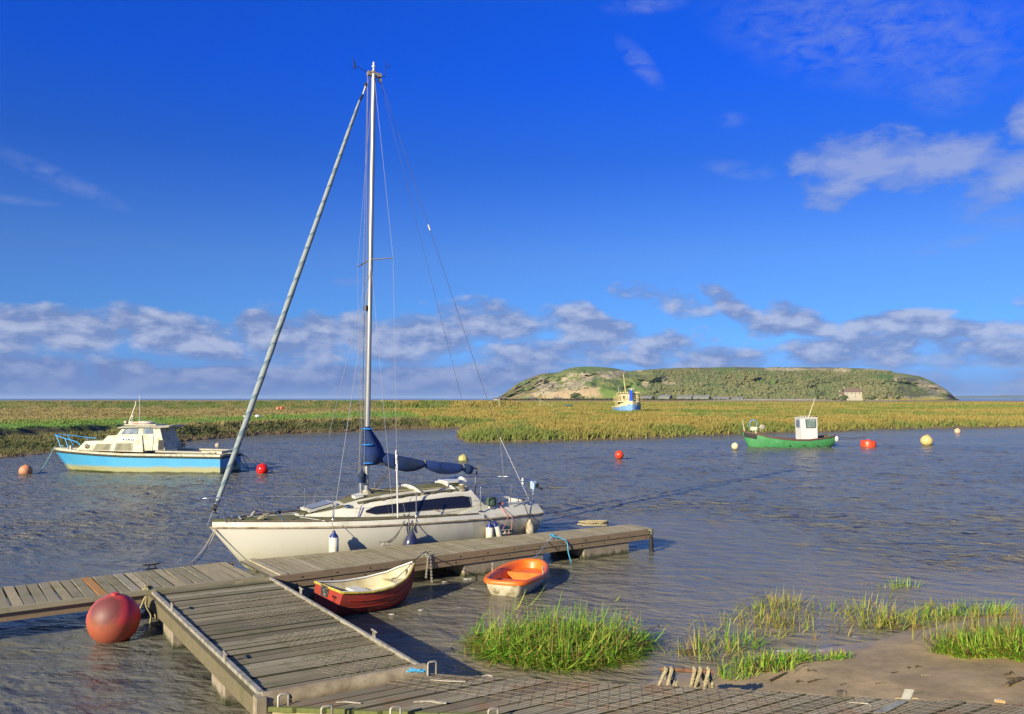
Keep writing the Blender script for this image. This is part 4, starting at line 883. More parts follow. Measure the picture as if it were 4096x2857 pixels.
b = MB(); b.prism([(edgeR(.2) + .005, .2, JZ - .045), (edgeR(.2) + .05, .2, JZ - .045), (edgeR(rl) + .05, rl, JZ - .045), (edgeR(rl) + .005, rl, JZ - .045)], .19); b.build('side_timber', M['fascia'], raft)
b = MB(); b.prism([(edgeL(rl), rl + .01, JZ - .01), (edgeR(rl), TR[1] + .01, JZ - .01), (edgeR(rl), TR[1] + .09, JZ - .01), (edgeL(rl), rl + .09, JZ - .01)], .10); b.build('top_rail', M['edge'], raft)
for (q1_, q2_) in ((c6(135, 640), c6(215, 790)), (c6(535, 1080), c6(720, 1225))):
    y1 = RF.X(q1_, 0); 
    a = RF.Z(q1_, 0); c_ = RF.Z(q2_, 0); ya, yb_ = max(a[1], c_[1]), min(a[1], c_[1]); ya = min(ya, yb_ + 1.0)
    b = MB(); b.box((edgeL(ya) + rw / 2 - .03, (ya + yb_) / 2, -.02), (rw - .12, ya - yb_, .74)); b.build('float', M['conc'], raft)
for (p, L_) in ((c6(175, 478), .13), (c6(597, 880), .13), (c6(1790, 700), .13), (c6(1205, 350), .13)):
    x, y, _ = RF.Z(p, JZ); c = MB(); hh = .085 if L_ else .08
    for s_ in (-.03, .03): c.tube([(x, y + s_, JZ - .01), (x, y + s_, JZ + hh)], .010, 6)
    c.tube([(x, y - .085, JZ + hh), (x, y + .085, JZ + hh)], .012, 8); c.build('cleat', M['galv'], raft, smooth=50)
def net(name, poly, z, spacing, ang, parent, frame_wobble=.004):
    """two families of thin wires clipped to a convex polygon"""
    b = MB(); cx = sum(p[0] for p in poly) / len(poly); cy = sum(p[1] for p in poly) / len(poly); n = len(poly)
    for a in (ang, -ang):
        dx, dy = math.cos(a), math.sin(a); nx, ny = -dy, dx
        pr = [(p[0] - cx) * nx + (p[1] - cy) * ny for p in poly]; k = min(pr)
        while k < max(pr):
            k += spacing; off = k + random.uniform(-.1, .1) * spacing; hits = []
            for i in range(n):
                p, q = poly[i], poly[(i + 1) % n]; fp = (p[0] - cx) * nx + (p[1] - cy) * ny - off; fq = (q[0] - cx) * nx + (q[1] - cy) * ny - off
                if fp * fq < 0: t_ = fp / (fp - fq); hits.append((p[0] + (q[0] - p[0]) * t_, p[1] + (q[1] - p[1]) * t_))
            if len(hits) == 2:
                (x0, y0), (x1, y1) = hits; m_ = max(2, int(math.hypot(x1 - x0, y1 - y0) / .12)); L_ = []
                for j in range(m_ + 1):
                    f = j / m_; w1 = random.uniform(-1, 1) * frame_wobble; L_.append((x0 + (x1 - x0) * f + nx * w1, y0 + (y1 - y0) * f + ny * w1, z + random.uniform(0, .006)))
                b.tube(L_, .0015, 3, cap=False)
    return b.build(name, M['netting'], parent)
def rp(px): q = RF.Z(px, JZ - .03); return (q[0], q[1])
net('wire_netting', [rp(p) for p in (c6(1450, 1040), c6(2160, 925), c6(1600, 590), c6(980, 680))], JZ - .030, .075, R(58), raft)
net('wire_netting', [rp(p) for p in (c6(830, 610), c6(1500, 540), c6(1120, 315), c6(560, 400))], JZ - .030, .075, R(58), raft)

# --- the front deck
FZ = .60
FA = R(31.5)
A0 = W(m4(195, 493), FZ); FF = Frame(A0[0], A0[1], FA)
fdk = thing('front_deck', 'netted deck of grey-brown boards crossing the bottom of the view with a mossy sawtooth edge', 'jetty', (A0[0], A0[1], 0), FA)
farp = [FF.Z(p, FZ) for p in (m4(1470, 190), m4(2296, 240), m7(560, 225), m7(1400, 268), m7(2296, 318))]
nearp = [FF.Z(p, FZ) for p in (m4(195, 480), m4(640, 487), m4(1350, 520))]
fd = (nearp[2][0] - nearp[0][0], nearp[2][1] - nearp[0][1])
fs_ = (farp[-1][0] - farp[1][0], farp[-1][1] - farp[1][1])
def xat(P1, d, y): t_ = (y - P1[1]) / d[1]; return P1[0] + d[0] * t_
mb4 = MB(); y = .07
def xnear(v): return max(xat(nearp[0], fd, v), -.3)
def xfar(v):
    xf = xat(farp[1], fs_, v)
    return min(xf, xat(farp[0], (farp[1][0] - farp[0][0], farp[1][1] - farp[0][1]), v)) if v > farp[1][1] else xf
while y > -6.5:
    w_ = random.choice((.135, .145, .14)); z = FZ + random.uniform(-.006, .006); r1 = random.uniform(-.012, .012); r2 = random.uniform(-.05, .05)
    mb4.prism([(xnear(y - w_) + r1, y - w_, z), (xfar(y - w_) + r2, y - w_, z), (xfar(y) + r2, y, z), (xnear(y) + r1, y, z)], .045); y -= w_ + .026
def mossyfront():
    m_ = M['front'].copy(); t = NT.__new__(NT); t.m = m_; t.t = m_.node_tree; t.b = [n_ for n_ in t.t.nodes if n_.type == 'BSDF_PRINCIPLED'][0]
    src = t.b.inputs['Base Color'].links[0].from_socket; L_ = math.hypot(*fd); nv = (-fd[1] / L_, fd[0] / L_)
    co = t.co('Object'); dt = t.n('ShaderNodeVectorMath', operation='DOT_PRODUCT'); dt.inputs[1].default_value = (nv[0], nv[1], 0); t.l(co, dt.inputs[0])
    dist = t.math('SUBTRACT', dt.outputs['Value'], nearp[0][0] * nv[0] + nearp[0][1] * nv[1])
    fac = t.ramp(t.math('ADD', dist, t.math('MULTIPLY', t.noise(co, 14, 5, .7), .09)), [(.03, 1), (.13, 0)])
    t.col(t.mix(fac, src, (.12, .14, .03))); return m_
mb4.build('boards', mossyfront(), fdk)
mosm = mat('mossy_board_ends', (.085, .10, .022), (.17, .15, .07), 22, .4, .6, .95, bump=.6)
def along(P1, d, off, z, w_, h_, x0, x1, nm, mt_):
    L_ = math.hypot(*d); ux, uy = d[0] / L_, d[1] / L_; nx, ny = -uy, ux; b = MB()
    P_ = lambda s_, n_: (P1[0] + ux * s_ + nx * (off + n_), P1[1] + uy * s_ + ny * (off + n_), z)
    q = [P_(x0, 0), P_(x1, 0), P_(x1, w_), P_(x0, w_)]; b.prism(q, h_); return b.build(nm, mt_, fdk)
b = MB(); b.prism([(nearp[0][0] + .05, nearp[0][1] + .12, FZ - .11), (xat(nearp[0], fd, -6.3) + .2, -6.3, FZ - .11), (xat(farp[1], fs_, -6.3) - .1, -6.3, FZ - .11), (farp[1][0] - .1, farp[1][1] - .05, FZ - .11), (farp[0][0] - .1, farp[0][1] - .1, FZ - .11)], .04); b.build('gap_shade_sheet', mat('deck_gap_shade_dark', (.03, .025, .02), rough=.95), fdk)  # dark sheet added below the deck so its board gaps look shaded
along(nearp[0], fd, .03, FZ - .055, .06, .16, -.02, 9.5, 'near_bearer', mat('pale_mossy_beam', (.33, .29, .15), (.17, .17, .06), 5, .42, .6, .9, bump=.4))
along(farp[1], fs_, -.10, FZ - .055, .06, .16, -1.0, 9.5, 'far_bearer', M['fascia'])
net('wire_netting', [(p[0], p[1]) for p in (FF.Z(m4(1080, 300), FZ), FF.Z(m4(1450, 200), FZ), farp[1], (farp[-1][0] * 1.15, xat(( farp[1][1], farp[1][0]), (fs_[1], fs_[0]), farp[-1][0] * 1.15)), (farp[-1][0] * 1.1 - .75, farp[-1][1] * 1.15 - .4), FF.Z(m4(2250, 470), FZ))], FZ + .006, .11, R(52), fdk)
for (p, hh) in ((m4(278, 470), .115), (m4(1520, 200), .13), (m4(640, 570), .11), (m4(1215, 575), .11), (m4(2030, 590), .11)):
    x, y, _ = FF.Z(p, FZ); c = MB(); c.tube([(x - .05, y, FZ - .01), (x - .05, y, FZ + hh * .9), (x - .038, y, FZ + hh), (x + .038, y, FZ + hh), (x + .05, y, FZ + hh * .9), (x + .05, y, FZ - .01)], .012, 8); c.build('hoop', M['galv'], fdk, smooth=60)
b = MB(); x, y, _ = FF.Z(m4(330, 440), FZ); b.lathe((x, y, FZ - .12), [(.03, 0), (.035, .1), (.02, .14), (.028, .17), (.012, .2)], 8); b.build('hinge_pin', M['rust'], fdk, smooth=50)
# rusty mooring frame with rope turns
q = W(m7(345, 205), FZ - .1); q0 = FF.loc2(q[0], q[1]); RFx = thing('mooring_rack', 'small rusty pipe frame wound with old rope beyond the front deck edge', 'mooring rack', (q[0], q[1], 0), R(-4))
b = MB(); s_ = 1.0
b.tube([(-.26, 0, .665), (.30, 0, .655)], .024, 10); b.build('crossbar', M['rust'], RFx, smooth=60)
for xx in (-.12, .10): 
    b = MB(); b.tube([(xx, 0, .20), (xx, 0, .655)], .022, 8); b.build('leg', M['galv'], RFx, smooth=60)
b = MB()
for (cx_, w_) in ((-.23, .09), (-.16, .06), (.09, .05), (.15, .07), (.24, .05)):
    b.tube(spline([(cx_, -.045, .60), (cx_ + w_ * .2, -.02, .70), (cx_ + w_ * .4, .035, .69), (cx_ + w_ * .9, .03, .58), (cx_ + w_ * 1.1, -.03, .50), (cx_ + w_ * .2, -.06, .46), (cx_ - w_ * .7, -.05, .50), (cx_ - w_ * .3, -.06, .62), (cx_ + w_ * .3, -.03, .70), (cx_ + w_ * .5, .03, .66)], 5), .020, 6)
tag(b.build('rope_turns', M['rope'], None, smooth=60, loc=(q[0], q[1], -.02)), 'thick old rope wound over the small rusty pipe frame', 'rope')
b = MB(); qq = FF.Z(m4(1450, 185), FZ); b.tube(spline([(random.uniform(-.1, .1), random.uniform(-.04, .04), random.uniform(0, .04)) for _ in range(16)], 4), .010, 5)
tag(b.build('rope_scrap', M['bluerope'], None, smooth=60, loc=FF.w(qq[0] - .08, qq[1] - .0, FZ + .01)), 'tangled scrap of faded blue rope at the corner between raft and front deck', 'rope')
# flotsam on the deck
def scrap(name, pts, w_, label, mt_, cat='scrap', z=FZ + .014, th_=.006):
    P_ = [W(p, z) for p in pts]; o0 = Vector(P_[0]); b = MB(); L_ = []; R_ = []
    for i, p in enumerate(P_):
        a = Vector(P_[max(0, i - 1)]); c = Vector(P_[min(len(P_) - 1, i + 1)]); d = (c - a); d.z = 0; d.normalize(); nn = Vector((-d.y, d.x, 0)); ww = w_ * (.5 if 0 < i < len(P_) - 1 else .3) * random.uniform(.7, 1.2)
        L_.append(Vector(p) - o0 + nn * ww); R_.append(Vector(p) - o0 - nn * ww)
    b.prism([tuple(v + Vector((0, 0, th_))) for v in R_ + L_[::-1]], th_)
    return tag(b.build(name, mt_, None, loc=o0), label, cat)
sm = mat('split_white_plastic', (.52, .47, .36), (.36, .30, .19), 30, rough=.7)
scrap('plastic_strip', [m4(1505, 250), m4(1600, 258), m4(1700, 262), m4(1800, 265)], .035, 'long pale yellow strip lying on the netting just right of the raft corner', sm)
scrap('plastic_strip', [m4(715, 440), m4(800, 434), m4(850, 440), m4(925, 446)], .030, 'cream strip on the bare boards nearest the mossy end', sm)
scrap('plastic_strip', [m4(1365, 435), m4(1440, 432), m4(1520, 428), m4(1570, 440), m4(1640, 446)], .045, 'widest cream strip with a bend, in the middle of the front deck', sm)
scrap('plastic_strip', [m4(1940, 220), m4(1985, 212), m4(2030, 222)], .03, 'small curled pale scrap on the far deck edge before the big grass clump', sm)
scrap('plastic_strip', [m7(1290, 303), m7(1400, 310), m7(1415, 325)], .02, 'thin white strip with a hooked end on the netting right of the pipe frame', sm)
scrap('plastic_strip', [m7(1555, 280), m7(1620, 278), m7(1685, 281)], .012, 'narrow yellow strip at the deck edge under the bent metal sheet', mat('yellow_strip', (.55, .42, .15), rough=.7))
scrap('shell', [m7(2130, 300), m7(2160, 300), m7(2190, 308)], .05, 'white and orange scrap on the far deck edge near the right side', mat('shell_white', (.6, .5, .33), (.45, .22, .06), 25, rough=.5), th_=.025)
scrap('driftwood', [m7(1215, 262), m7(1250, 256), m7(1275, 262)], .05, 'small lump of driftwood on the far deck edge', M['teak'], 'driftwood', th_=.04)
def sheet(pts):
    b_ = [Vector(W(m7(*p[:2]), FZ + .012 + p[2])) for p in pts]; return b_
q_ = [Vector(W(m7(1590, 286), FZ + .012)), Vector(W(m7(1645, 288), FZ + .012)), Vector(W(m7(1500, 362), FZ + .012)), Vector(W(m7(1428, 360), FZ + .012))]
o0 = q_[0].copy(); up_a = q_[1] - o0 + Vector((.05, .03, .085)); up_b = Vector((.05, .03, .09)); b = MB(); e3 = Vector((0, 0, .005))
P4 = [q_[0] - o0, q_[1] - o0, q_[2] - o0, q_[3] - o0]
b.add([P4[3], P4[2], P4[1], P4[0], P4[3] + e3, P4[2] + e3, P4[1] + e3, P4[0] + e3], [[3, 2, 1, 0], [4, 5, 6, 7], [0, 1, 5, 4], [1, 2, 6, 5], [2, 3, 7, 6], [3, 0, 4, 7]])
b.add([P4[0] + e3, P4[1] + e3, up_a, up_b, P4[0] + e3 * 2, P4[1] + e3 * 2, up_a + e3, up_b + e3], [[3, 2, 1, 0], [4, 5, 6, 7], [0, 1, 5, 4], [1, 2, 6, 5], [2, 3, 7, 6], [3, 0, 4, 7]])
tag(b.build('metal_sheet', mat('dull_sheet_metal', (.34, .33, .27), (.22, .21, .17), 8, rough=.6, metal=.2), None, loc=o0), 'bent grey metal sheet with its end turned up at the far deck edge', 'metal sheet')
# ================================================================ fenders of the yacht
def fender(name, label, p_top, yl, r, L, tilt, kind, group=None):
    x, z = YF.on(p_top, yl); o = thing(name, label, 'fender', YF.w(x, yl, z), th, group)
    b = MB()
    if kind == 'cyl':
        b.lathe((0, 0, 0), [(.02, -L), (r * .8, -L + .01), (r, -L + .05), (r, -.07), (r * .92, -.06)], 18); b.build('fender_body', M['fend'], o, smooth=50)
        b = MB(); b.lathe((0, 0, 0), [(r * .94, -.075), (r * .85, -.03), (r * .35, .03), (r * .3, .07), (.01, .075)], 18); b.build('fender_cap', M['fcap'], o, smooth=50)
    elif kind == 'drop':
        b.lathe((0, 0, 0), [(.01, -L), (r * .6, -L + .03), (r, -L * .62), (r * .85, -L * .35), (r * .35, -L * .08), (.03, 0), (.02, .04)], 18); b.build('fender_body', M['fnavy'], o, smooth=60)
    o.rotation_euler = (tilt[0], tilt[1], th); return o
M['fend'] = mat('fender_white', (.66, .62, .50), (.50, .46, .33), 6, rough=.4); M['fcap'] = mat('fender_blue', (.015, .03, .17), rough=.35); M['fnavy'] = mat('fender_navy', (.02, .025, .07), (.05, .055, .08), 5, rough=.3)
fender('fender', 'white cylindrical fender with blue top hanging near the yacht bow', c2(1556, 805), -1.30, .10, .60, (0, 0), 'cyl')
fender('fender', 'dark navy teardrop fender hanging amidships on the yacht', c3(715, 730), -1.42, .17, .52, (0, .12), 'drop')
fender('fender', 'dirty white fender with blue top, left of the close pair', c3(1545, 665), -1.22, .09, .5, (0, 0), 'cyl', 'pair of fenders by the yacht cockpit')
fender('fender', 'dirty white fender with blue top, right and tilted one of the close pair', c3(1598, 655), -1.20, .09, .5, (0, -.35), 'cyl', 'pair of fenders by the yacht cockpit')
o = fender('fender', 'grubby cream fender hanging at the yacht stern quarter', c3(1975, 640), -1.02, .10, .45, (0, 0), 'cyl')
for c in o.children:
    c.data.materials[0] = mat('grubby_fender', (.40, .36, .25), (.24, .19, .12), 6, rough=.6)
def lane(p, q, label, mt, r=.007): ropething('fender_line', label, [sag(p, q, .0, 3)], r, mt, 'rope')
x, z = YF.on(c2(1556, 780), -1.30); lane(YF.w(x, -1.15, 1.05), YF.w(x, -1.30, z + .03), 'white line holding the bow fender', 'rope')
x, z = YF.on(c3(720, 735), -1.42); x2, z2 = YF.on(c3(765, 590), -1.2); lane(YF.w(x2, -1.2, z2), YF.w(x, -1.42, z), 'pale line holding the navy teardrop fender', 'rope')
x, z = YF.on(c3(1545, 655), -1.22); x2, z2 = YF.on(c3(1480, 560), -1.1); lane(YF.w(x2, -1.1, z2), YF.w(x, -1.22, z + .02), 'blue line holding the left fender of the close pair', 'navy', .010)
x, z = YF.on(c3(1598, 645), -1.2); lane(YF.w(x2, -1.1, z2), YF.w(x, -1.20, z + .02), 'tan line holding the right fender of the close pair', 'rope')
x, z = YF.on(c3(1975, 610), -1.02); x2, z2 = YF.on(c3(1910, 430), -.85); lane(YF.w(x2, -.85, z2), YF.w(x, -1.02, z), 'dark line holding the stern quarter fender', 'navy', .010)

# ================================================================ generic open or decked hull
def hullrings(xs, B, ZG, ZK, e1, e2, n=11, rake=None, flare=1.0, inset=0.0, zoff=0.0, bottom=None):
    rings = []
    for x in xs:
        b, zg, zk = max(.004, B(x) - inset), ZG(x), ZK(x) + zoff
        pts = []
        for i in range(n):
            t_ = math.pi / 2 * i / (n - 1); y = b * math.sin(t_) ** e1(x); z = zk + (zg - zk) * (1 - math.cos(t_)) ** e2(x)
            xo = rake(x, (z - zk) / max(1e-6, zg - zk)) if rake else 0
            if bottom is not None: z = max(z, bottom(x))
            pts.append((x + xo, y, z))
        rings.append([(p[0], -p[1], p[2]) for p in pts[::-1]] + pts[1:])
    return rings
# ---------------------------------------------------------------- red dinghy
r0 = W(k8(320, 352), .42); RDA = R(55)
t0 = W(k8(505, 376), .42); t1 = (t0[0] + math.cos(RDA + R(90)) * .68, t0[1] + math.sin(RDA + R(90)) * .6)
bow = W(k8(1058, 95), .66); RDA = math.atan2(bow[1] - t1[1], bow[0] - t1[0]); t1 = (t0[0] - math.sin(RDA) * .66, t0[1] + math.cos(RDA) * .66)
RDA = math.atan2(bow[1] - t1[1], bow[0] - t1[0]); RL = math.hypot(bow[1] - t1[1], bow[0] - t1[0])
red = thing('red_dinghy', 'red rowing dinghy with cream inside and yellow rim, stern against the raft', 'dinghy', (t1[0], t1[1], 0), RDA); RDF = Frame(t1[0], t1[1], RDA)
M['redhull'] = mat('worn_red_paint', (.34, .035, .02), (.25, .04, .025), 5, .4, .6, .5, c3=(.50, .36, .26), scale3=16, lo3=.66, hi3=.72)
M['creamin'] = mat('cream_inside', (.58, .52, .34), (.44, .37, .20), 4, .42, .62, .6, c3=(.24, .15, .07), scale3=6, lo3=.62, hi3=.78)
M['yrim'] = mat('yellow_rim', (.52, .40, .05), (.30, .24, .06), 14, .45, .65, .7)
S = RL / 2.2
RB = lambda x: S * interp(x / S, [0, .3, .8, 1.2, 1.6, 1.9, 2.1, 2.2], [.66, .68, .69, .65, .51, .31, .12, .02]); RZ = lambda x: interp(x / S, [0, .6, 1.2, 1.7, 2.2], [.42, .36, .37, .45, .64])
RK = lambda x: interp(x / S, [0, .5, 1.3, 1.9, 2.1, 2.2], [-.04, -.09, -.09, .02, .20, .42])
sx = [S * v for v in (0, .15, .4, .7, 1, 1.25, 1.5, 1.7, 1.88, 2.0, 2.1, 2.17, 2.2)]
b = MB(); b.loft(hullrings(sx, RB, RZ, RK, lambda x: .62, lambda x: .95, rake=lambda x, f: -.10 * (1 - f) * (x < .3)), close=False, cap=(True, False)); b.build('hull', M['redhull'], red, smooth=50)
b = MB(); sxi = [.03] + sx[1:-2]
b.loft(hullrings(sxi, RB, lambda x: RZ(x) - .002, RK, lambda x: .62, lambda x: .95, inset=.03, zoff=.05, bottom=lambda x: .03), close=False, cap=(True, True)); b.build('inner_shell', M['creamin'], red, smooth=50)
for k_, pr in enumerate((.72, .48)):
    for s_ in (-1, 1):
        b = MB(); b.tube([(x, s_ * (RB(x) * (math.sin(math.acos(1 - pr ** 1.05)) ** .62) + .006), RK(x) + (RZ(x) - RK(x)) * pr) for x in sx[1:-1]], .008, 5); b.build('plank_lap', M['redhull'], red)
for s_ in (-1, 1):
    b = MB(); b.tube([(x, s_ * (RB(x) + .008), RZ(x) + .006) for x in sx], .020, 8); b.build('rim', M['yrim'], red, smooth=60)
    b = MB(); b.tube([(x, s_ * (max(0, RB(x) - .018)), RZ(x) + .018) for x in sx[:-1]], .016, 6); b.build('inner_gunwale', M['pure'], red, smooth=60)
b = MB(); b.tube([(-.01, y, .43) for y in np.linspace(-.66 * S, .66 * S, 9)], .022, 8); b.build('transom_rim', M['yrim'], red, smooth=60)
b = MB(); b.box((-.02, .10, .265), (.03, .26, .36), m=0); b.build('transom_pad', mat('black_pad', (.03, .03, .035), (.22, .19, .12), 14, .55, .65, .7), red)
b = MB(); b.box((S * .82, 0, .27), (.22, 2 * RB(.82) - .26, .04)); b.box((S * .82, 0, .21), (.03, .8, .08)); b.build('thwart', M['pure'], red)
b = MB(); b.prism([(S * 1.52, -.32 * S, .37), (S * 1.95, -.16 * S, .37), (S * 1.95, .16 * S, .37), (S * 1.52, .32 * S, .37)], .10); b.build('bow_seat', M['creamin'], red)
b = MB(); b.prism([(.04, -.42 * S, .24), (.32, -.46 * S, .24), (.32, .46 * S, .24), (.04, .42 * S, .24)], .04); b.build('stern_seat', M['creamin'], red)
b = MB(); b.box((S * 2.02, .05, .45), (.05, .05, .16)); b.box((S * 2.05, -.04, .47), (.04, .04, .14)); b.build('bow_cleats', M['creamin'], red)
pa = RDF.w(S * 1.75, 0, .42)
ropething('painter_rope', 'black line from inside the red dinghy to the chained cleat', [spline([RDF.w(S * 1.55, -.05, .30), RDF.w(S * 1.60, -.02, .42), pa, RDF.w(S * 2.12, .02, .60), RDF.w(S * 2.2, 0, .67), tuple(C2)], 5)], .009, 'cord')
# ---------------------------------------------------------------- orange dinghy
a0 = W(k8(1610, 264), .27); a1 = W(k8(1955, 274), .27)
OA = R(72); mid_ = ((a0[0] + a1[0]) / 2 + .03, (a0[1] + a1[1]) / 2); hw_ = .46
orange = thing('orange_dinghy', 'small tub dinghy with bright orange inside and scuffed white hull, tied by blue line', 'dinghy', (mid_[0], mid_[1], 0), OA); OF = Frame(mid_[0], mid_[1], OA)
fz = OF.Z(k8(1960, 68), .33); OL = max(1.6, min(2.3, fz[0]))
OB = lambda x: interp(x / OL, [0, .03, .08, .3, .6, .8, .92, .975, 1], [.34, .39, .42, .49, .52, .46, .34, .24, .12]); OZ = lambda x: interp(x / OL, [0, .5, 1], [.275, .25, .32]); OK_ = lambda x: interp(x / OL, [0, .06, .5, .9, 1], [-.03, -.08, -.09, -.02, .16])
M['orange'] = mat('orange_plastic', (.78, .16, .012), (.62, .11, .01), 3, .4, .65, .42, c3=(.45, .30, .16), scale3=9, lo3=.66, hi3=.78)
M['scuff'] = mat('scuffed_white', (.60, .56, .42), (.44, .38, .24), 4, .45, .6, .6, c3=(.10, .09, .04), scale3=7, lo3=.56, hi3=.68)
ox_ = [OL * v for v in (0, .02, .05, .12, .25, .4, .55, .7, .82, .9, .95, .98, 1)]
b = MB(); b.loft(hullrings(ox_, lambda x: OB(x) - .05, lambda x: OZ(x) - .03, OK_, lambda x: .42, lambda x: .9, rake=lambda x, f: .10 * (1 - f) * (1 - x / OL)), close=False, cap=(True, True)); b.build('hull', M['scuff'], orange, smooth=50)
def outl(f, inset=0.0, zoff=0.0):
    """plan outline of the tub at parameter f of 1: square stern with round corners, blunt bow"""
    pts = []
    for k in range(40):
        a_ = 2 * math.pi * k / 40; cx_, sy_ = math.cos(a_), math.sin(a_)
        e_ = .42 if cx_ < 0 else .78
        x = OL / 2 * (1 + (abs(cx_) ** (e_ if cx_ < 0 else .9)) * (1 if cx_ > 0 else -1) * (1 - inset / (OL / 2))); yv = (abs(sy_) ** (.42 if cx_ < 0 else .72)) * (1 if sy_ > 0 else -1)
        bb = interp(x / OL, [0, .15, .5, .8, 1], [.42, .46, .52, .47, .40]) - inset
        pts.append((x, yv * bb, OZ(x) + zoff))
    return pts
def flatten(p, z): return [(q[0], q[1], z) for q in p]
b = MB(); b.loft([outl(1, -.02, -.055), outl(1, -.028, -.02), outl(1, -.012, .012), outl(1, .035, .022), outl(1, .085, .006), outl(1, .105, -.03), outl(1, .13, -.12), flatten(outl(1, .19, 0), .03)], close=True, cap=(False, True)); b.build('inner_tub', M['orange'], orange, smooth=60)
b = MB(); b.prism([(OL * .30, -.36, .14), (OL * .44, -.38, .14), (OL * .44, .38, .14), (OL * .30, .36, .14)], .10)
b.prism([(OL * .66, -.36, .18), (OL * .90, -.24, .18), (OL * .90, .24, .18), (OL * .66, .36, .18)], .14); b.build('moulded_seats', M['orange'], orange, smooth=30)
b = MB(); b.box((OL * .37, -.0, .036), (OL * .5, .42, .008)); b.build('puddle', mat('brown_puddle', (.10, .05, .02), rough=.15), orange)
for s_ in (-1, 1):
    b = MB(); xr_ = OL * .45; b.tube([(xr_, s_ * (OB(xr_) + .005), .22), (xr_, s_ * (OB(xr_) + .005), .34)], .014, 6); b.tube([(xr_, s_ * OB(xr_), .34), (xr_ + .03, s_ * OB(xr_), .38), (xr_ + .02, s_ * OB(xr_), .42)], .010, 6); b.tube([(xr_, s_ * OB(xr_), .34), (xr_ - .03, s_ * OB(xr_), .38), (xr_ - .02, s_ * OB(xr_), .42)], .010, 6); b.build('rowlock', M['galv'], orange, smooth=50)
ropething('painter_rope', 'thin blue line from the orange dinghy bow up to the blue-roped cleat', [sag(OF.w(OL * .98, 0, .32), tuple(C3), .01)], .007, mat('thin_blue_line', (.12, .22, .40), rough=.9))
# ================================================================ blue motor cruiser
M['cwhite'] = mat('weathered_white', (.47, .45, .35), (.38, .35, .235), 2.5, .45, .6, .6, c3=(.13, .12, .06), scale3=5, lo3=.57, hi3=.68)
def bluehull():
    t = NT('faded_blue_hull'); co = t.co('Object'); g = t.n('ShaderNodeSeparateXYZ'); t.l(co, g.inputs[0])
    nz = t.noise(t.co('Object', (1, 1, .5)), .9, 6, .6); zz = t.math('ADD', g.outputs[2], t.math('MULTIPLY', t.math('SUBTRACT', nz, .5), .22))
    c = t.mix(t.ramp(nz, [(.4, 0), (.7, 1)]), (.05, .30, .56), (.075, .34, .54)); c = t.mix(t.ramp(zz, [(.24, 1), (.38, 0)]), c, (.30, .30, .15)); c = t.mix(t.ramp(zz, [(.05, 1), (.10, 0)]), c, (.045, .055, .012))
    c = t.mix(t.ramp(t.noise(t.co('Object', (2, 2, .3)), 3, 5, .7), [(.6, 0), (.8, .35)]), c, (.30, .45, .5)); t.col(c); t.set(Roughness=.45); return t.m
M['bhull'] = bluehull(); M['brail'] = mat('blue_paint', (.06, .30, .62), rough=.4); M['frost'] = mat('milky_window', (.21, .205, .13), (.14, .14, .10), 3, rough=.2)
BA = R(-6); wst = W(k1(1785, 885), 0)
BF0 = Frame(wst[0], wst[1], BA); ob = BF0.w(0, 1.15); BF = Frame(ob[0], ob[1], BA)     # origin: stern centre, +x astern
cr_ = thing('motor_cruiser', 'sky-blue motor cruiser with stained white cabin and blue bow rail, moored on the left', 'motor boat', (BF.o[0], BF.o[1], 0), BA)
xb = BF.on(k1(100, 600), 0)[0]; BLn = -xb
zb_ = lambda u: interp(u, [0, .15, .45, 1], [BF.on(k1(110, 640), 0)[1], BF.on(k1(350, 665), -.9)[1], BF.on(k1(900, 700), -1.2)[1], BF.on(k1(1790, 715), -1.15)[1]])
def bB(u): return interp(u, [0, .03, .1, .2, .35, .55, 1], [.03, .22, .55, .90, 1.15, 1.24, 1.17])
us = [0, .015, .05, .1, .16, .24, .34, .46, .6, .75, .9, 1]
xbot = BF.on(k1(245, 880), 0)[0]
def bring(u):
    x = xb * (1 - u); b, zg = bB(u), zb_(u); pts = []
    wl = b * interp(u, [0, .1, .25, .5, 1], [.02, .45, .78, .93, .97]); xo = (xbot - xb) * (1 - u) ** 3 * 1.0
    for (f, y, z) in ((1, 0, -.3), (1, wl * .6, -.25), (1, wl, 0.0), (.72, wl + (b - wl) * .25, zg * .30), (.35, wl + (b - wl) * .68, zg * .68), (0, b, zg)):
        pts.append((x + xo * f, y, z))
    return [(p[0], -p[1], p[2]) for p in pts[::-1]] + pts[1:]
b = MB(); b.loft([bring(u) for u in us], close=False, cap=(True, True)); b.build('hull', M['bhull'], cr_, smooth=25)
b = MB(); rings = []
for u in us:
    x = xb * (1 - u); B_, zg = bB(u), zb_(u); i_ = min(.08, B_ * .4)
    rings.append([(x, -B_ + .0, zg), (x, -B_ + .01, zg + .11), (x, -B_ + i_, zg + .13), (x, -B_ + i_ * 1.3, zg + .05), (x, 0, zg + .09), (x, B_ - i_ * 1.3, zg + .05), (x, B_ - i_, zg + .13), (x, B_ - .01, zg + .11), (x, B_, zg)])
b.loft(rings, close=False, cap=(True, True)); b.build('deck', M['cwhite'], cr_, smooth=30)
b = MB()
pth = [(xb * (1 - u), -bB(u) - .02, zb_(u) - .02) for u in us[::-1]] + [(xb * (1 - u), bB(u) + .02, zb_(u) - .02) for u in us]
b.tube(pth, .048, 8); b.tube([(0.03, -1.17, zb_(1) - .02), (.03, 1.17, zb_(1) - .02)], .048, 8); b.build('rubbing_strake', mat('black_strake', (.03, .03, .025), (.05, .06, .02), 10, rough=.8), cr_, smooth=50)
def KP(cx, cy, y): return BF.on(k1(cx, cy), y)
zd = zb_(.4) + .05
